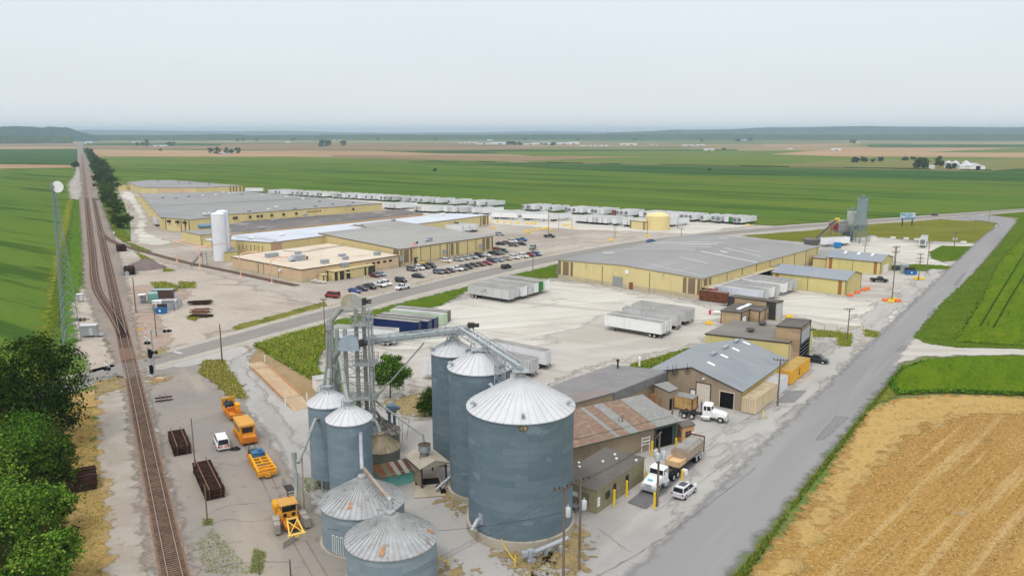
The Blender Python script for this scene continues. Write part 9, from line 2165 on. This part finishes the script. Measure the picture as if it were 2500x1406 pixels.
bl=[(0,0,11,5.6,5.2,5.4),(-5.2,-1,11.5,4.2,4,4.6),(4.2,-.5,11,3.8,3.6,4.6),(-1.5,1.5,15.2,4,3.6,2.9),(3.0,1,14.3,3.2,3,2.8),(-4.4,1,14.2,3.2,3,2.8),(4.5,-1,7.2,3.4,3.2,3.2),(-4,-2,7,4.4,4,3.4),(0,-3.5,8,4.6,3.6,3.6),(-8.2,0,12.6,3,3,3.2),(-8.5,-1,8,3.4,3,3.4)]
tree('broadleaf_tree','biggest dark green tree left of the level crossing',G(100,1085)+Vector((0,0,.1)),18,bl,21000,.5,TG,'trees at the left edge',.55,4,8,300)
for i,(px,py,h,w,n,lab,mats) in enumerate(((60,1150,9.5,11,8000,'olive green tree just below the biggest dark one',TB[:3]),(128,1200,8,8,6000,'dense dark bushy tree beside the edge tie pile',TG[1:]+[TB[1]]),(10,1215,10,10,7500,'pale tipped bushy tree at the left frame edge',TB),(95,1310,8,9,7500,'bright bushy tree in the middle of the leafy bank',TB),(20,1370,9.5,11,8500,'nearest bright bushy tree in the bottom left corner',TB),(118,1440,6.5,8,6500,'low bush at the bottom edge beside the dry verge',TB),(-60,1290,10,11,5000,'tree mostly cut by the left frame edge',TB))):
 tree('leafy_tree',lab,G(px,py)+Vector((0,0,.1)),h,crown_blobs(h,w,9,20+i,.12),n,.42,mats,'trees at the left edge',.22,40+i,6,n//45)
tree('young_tree','feathery green tree between the leg tower and the tall bins',G(953,972)+Vector((0,0,.1)),8.8,[(0,0,5.4,2.2,2.2,2.6),(-.5,0,7.4,1.2,1.2,1.4),(1.2,.2,7.0,1.2,1.2,1.3),(-2.1,0,5.6,1.3,1.3,1.6),(2.3,0,4.8,1.5,1.4,1.7),(-1.8,-.3,3.6,1.3,1.3,1.2),(1.4,-.4,3.2,1.4,1.3,1.1)],10500,.36,TB[:3],None,.16,71,7,190)
tree('bush','dark glossy bush left of the farthest tall bin',G(1046,1016)+Vector((0,0,.1)),5,[(0,0,2.6,1.7,1.6,2.2),(.5,0,4.1,1.1,1.1,1.1),(-.7,0,1.6,1.2,1.1,1.3),(.9,0,1.7,1.1,1.1,1.4)],6500,.32,TG[1:]+[TB[0]],None,.12,72,4,110,cat='bush')
rowt=[(298,558,522,40,'nearest round tree of the trackside row by the spur switch'),(280,530,488,46,'second trackside tree, widest dark crown by the gravel road'),(270,505,470,40,'third trackside tree, dark crown behind the small grey trailer'),(262,485,444,36,'fourth trackside tree with grey green crown'),(276,462,424,32,'fifth tree, standing right of the trackside row'),(252,460,418,34,'sixth trackside tree counted from the camera'),(248,442,400,34,'seventh trackside tree, tall and dark'),(262,438,402,28,'eighth tree, right side of the trackside row'),(238,424,388,30,'ninth trackside tree counted from the camera'),(246,414,384,26,'tenth trackside tree on the right side'),(230,404,376,24,'eleventh trackside tree counted from the camera'),(224,392,370,18,'twelfth trackside tree counted from the camera'),(218,382,365,14,'thirteenth trackside tree counted from the camera'),(213,375,361,12,'farthest small tree of the trackside row'),(186,408,394,14,'lone dark bush left of the tracks by the white riprap')]
for i,(px,py,top,w,lab) in enumerate(rowt):
 q=G(px,py);h=HT(px,py,top);wm=w*q.y/F*1.12
 tree('trackside_tree',lab,q,h,crown_blobs(h,wm*1.15,9,100+i,.0),4200 if i<6 else 2600,.7 if i<3 else 1. if i<8 else 1.9,[TG[1],TG[2],TG[3],TB[0]] if i!=3 else [TG[2],TF[2],TB[1]],'row of trees along the railway',.25,120+i,3,60)
far=[(337,356,347,12),(349,357,346,10),(359,359,341,12),(358,352,339,9),(412,357,345,11),(421,357,346,12),(391,369,363,8),(516,377,359,14),(530,377,358,16),(553,377,361,12),(566,377,363,12),(581,377,361,14),(789,359,341,20),(803,358,342,15),(838,359,343,15),(580,346,338,11),(593,346,338,9),(627,346,338,8),(717,345,337,11),(922,344,336,9),(1063,344,337,10),(1242,355,347,14),(1255,356,346,16),(1268,355,347,12),(1282,344,337,8),(1333,355,349,8),(1350,356,348,12),(1412,345,337,8),(1549,344,337,11),(1714,347,339,9),(1803,346,338,14),(1830,345,336,18),(1768,367,362,8),(2081,350,342,14),(2087,397,385,20),(2108,396,383,18),(2131,396,388,12),(2148,394,385,16),(2207,392,386,14),(2212,391,384,12),(2229,391,383,12),(2236,411,398,16),(2250,413,383,30),(2254,413,387,22),(2291,412,379,20),(2315,413,397,13),(2330,412,397,12),(1061,419,413,8),(1732,418,413,8),(182,343,334,9),(208,343,335,14)]
farl=['small','dark','round','grey green','low','slender','broad']
for i,(px,py,top,w) in enumerate(far):
 q=G(px,py);h=max(4,HT(px,py,top));wm=w*q.y/F*1.1
 zone='far left by the railway' if px<240 else 'at the pale farmstead left of the railway trees' if px<440 else 'of the farm grove above the far warehouse' if px<600 else 'on the open plain, centre left' if px<1000 else 'by the distant white works' if px<1430 else 'on the open plain, centre right' if px<1900 else 'of the field hedge, right' if px<2235 else 'beside the white farm bins at right'
 k=sum(1 for f_ in far[:i] if (f_[0]<240,f_[0]<440,f_[0]<600,f_[0]<1000,f_[0]<1430,f_[0]<1900,f_[0]<2235)==(px<240,px<440,px<600,px<1000,px<1430,px<1900,px<2235))
 tree('far_tree',farl[i%7]+' far tree, '+ORD[k]+' '+zone,q,h,crown_blobs(h,wm,6,300+i,.05),700 if q.y>1500 else 1500,max(.8,wm*.14),TF,'lone trees and groves on the plain',.3,330+i,2,40)
FW=mat('farm_white',V(228,230,230),.6,layers=[L(.05,.4,.6,V(212,214,214),.6)]);FR=mat('farm_roof',S(226,230,232),.6)
farms=[(330,349,16,3),(386,358,22,3),(405,357,16,3),(540,377,18,3),(554,376,12,4),(607,341,8,2),(702,349,8,3),(815,343,8,2),(828,343,8,2),(215,350,20,4),(1130,350,20,2),(1152,350,22,3),(1182,353,34,5),(1220,353,40,5),(1196,344,14,3),(1295,354,30,3),(1322,353,42,6),(1378,353,36,4),(1401,353,24,6),(1425,357,16,2),(1448,358,18,4),(1475,358,20,3),(1524,355,18,4),(1542,355,26,4),(1597,355,20,3),(1682,357,28,3),(1710,356,20,3),(1732,368,24,4),(1679,339,12,2),(1815,344,20,3),(1930,365,12,3),(2042,368,22,5),(2073,339,14,2),(2095,349,8,2),(2106,339,22,2),(2156,339,8,2),(2177,339,20,2),(2275,412,13,8),(2350,413,14,11)]
for i,(px,py,w,hpx) in enumerate(farms):
 q=G(px,py);wm=w*q.y/F;h=hpx*q.y/F*.95
 zone='near the railway' if px<480 else 'at the grove above the far warehouse' if px<600 else 'on the open plain' if px<1100 else 'of the white works' if px<1500 else 'on the right half of the plain' if px<2200 else 'beside the farm bins'
 t=thing('far_building','white far building, '+ORD[i]+' from left, '+zone,'farm building',q,90+RN.uniform(-15,15),'farm buildings on the plain')
 dp_=max(6,min(wm*.5,22));mb=MB();mb.box(-wm/2,0,0,wm/2,dp_,h*.7);mb.build('wall',FW,t);mb=MB()
 A=[(-wm/2-.5,-.5,h*.7),(wm/2+.5,-.5,h*.7),(wm/2+.5,dp_/2,h*1.05),(-wm/2-.5,dp_/2,h*1.05),(wm/2+.5,dp_+.5,h*.7),(-wm/2-.5,dp_+.5,h*.7)]
 mb.add(A,[(0,1,2,3),(3,2,4,5),(1,4,2),(0,3,5)]);mb.build('roof',FR if i%4 else TROOFG,t)
 if w>16:
  mb=MB();mb.box(-wm*.1,-.2,0,wm*.1,0,h*.5);mb.build('door',M_dark,t)
q=G(2384,414)
gable_bld('shed','white gabled farm shed with dark door at the farm bins','barn',[q+Vector((-9,0,0)),q+Vector((12,0,0)),q+Vector((12,24,0)),q+Vector((-9,24,0))],5,8,FW,FR,0).door(0,8,14,4.5,M_black)
for i,px in enumerate((2320,2337,2363)):
 q=G(px,412)
 grain_bin('grain_bin',('white far farm bin behind the trees, left of three','white far farm bin behind the trees, middle of three','white far farm bin, right of three beside the gabled shed')[i],q.x,q.y+6,5.2,8.,11,FW,FR,12,0,seg=24,group='white bins of the far farm')
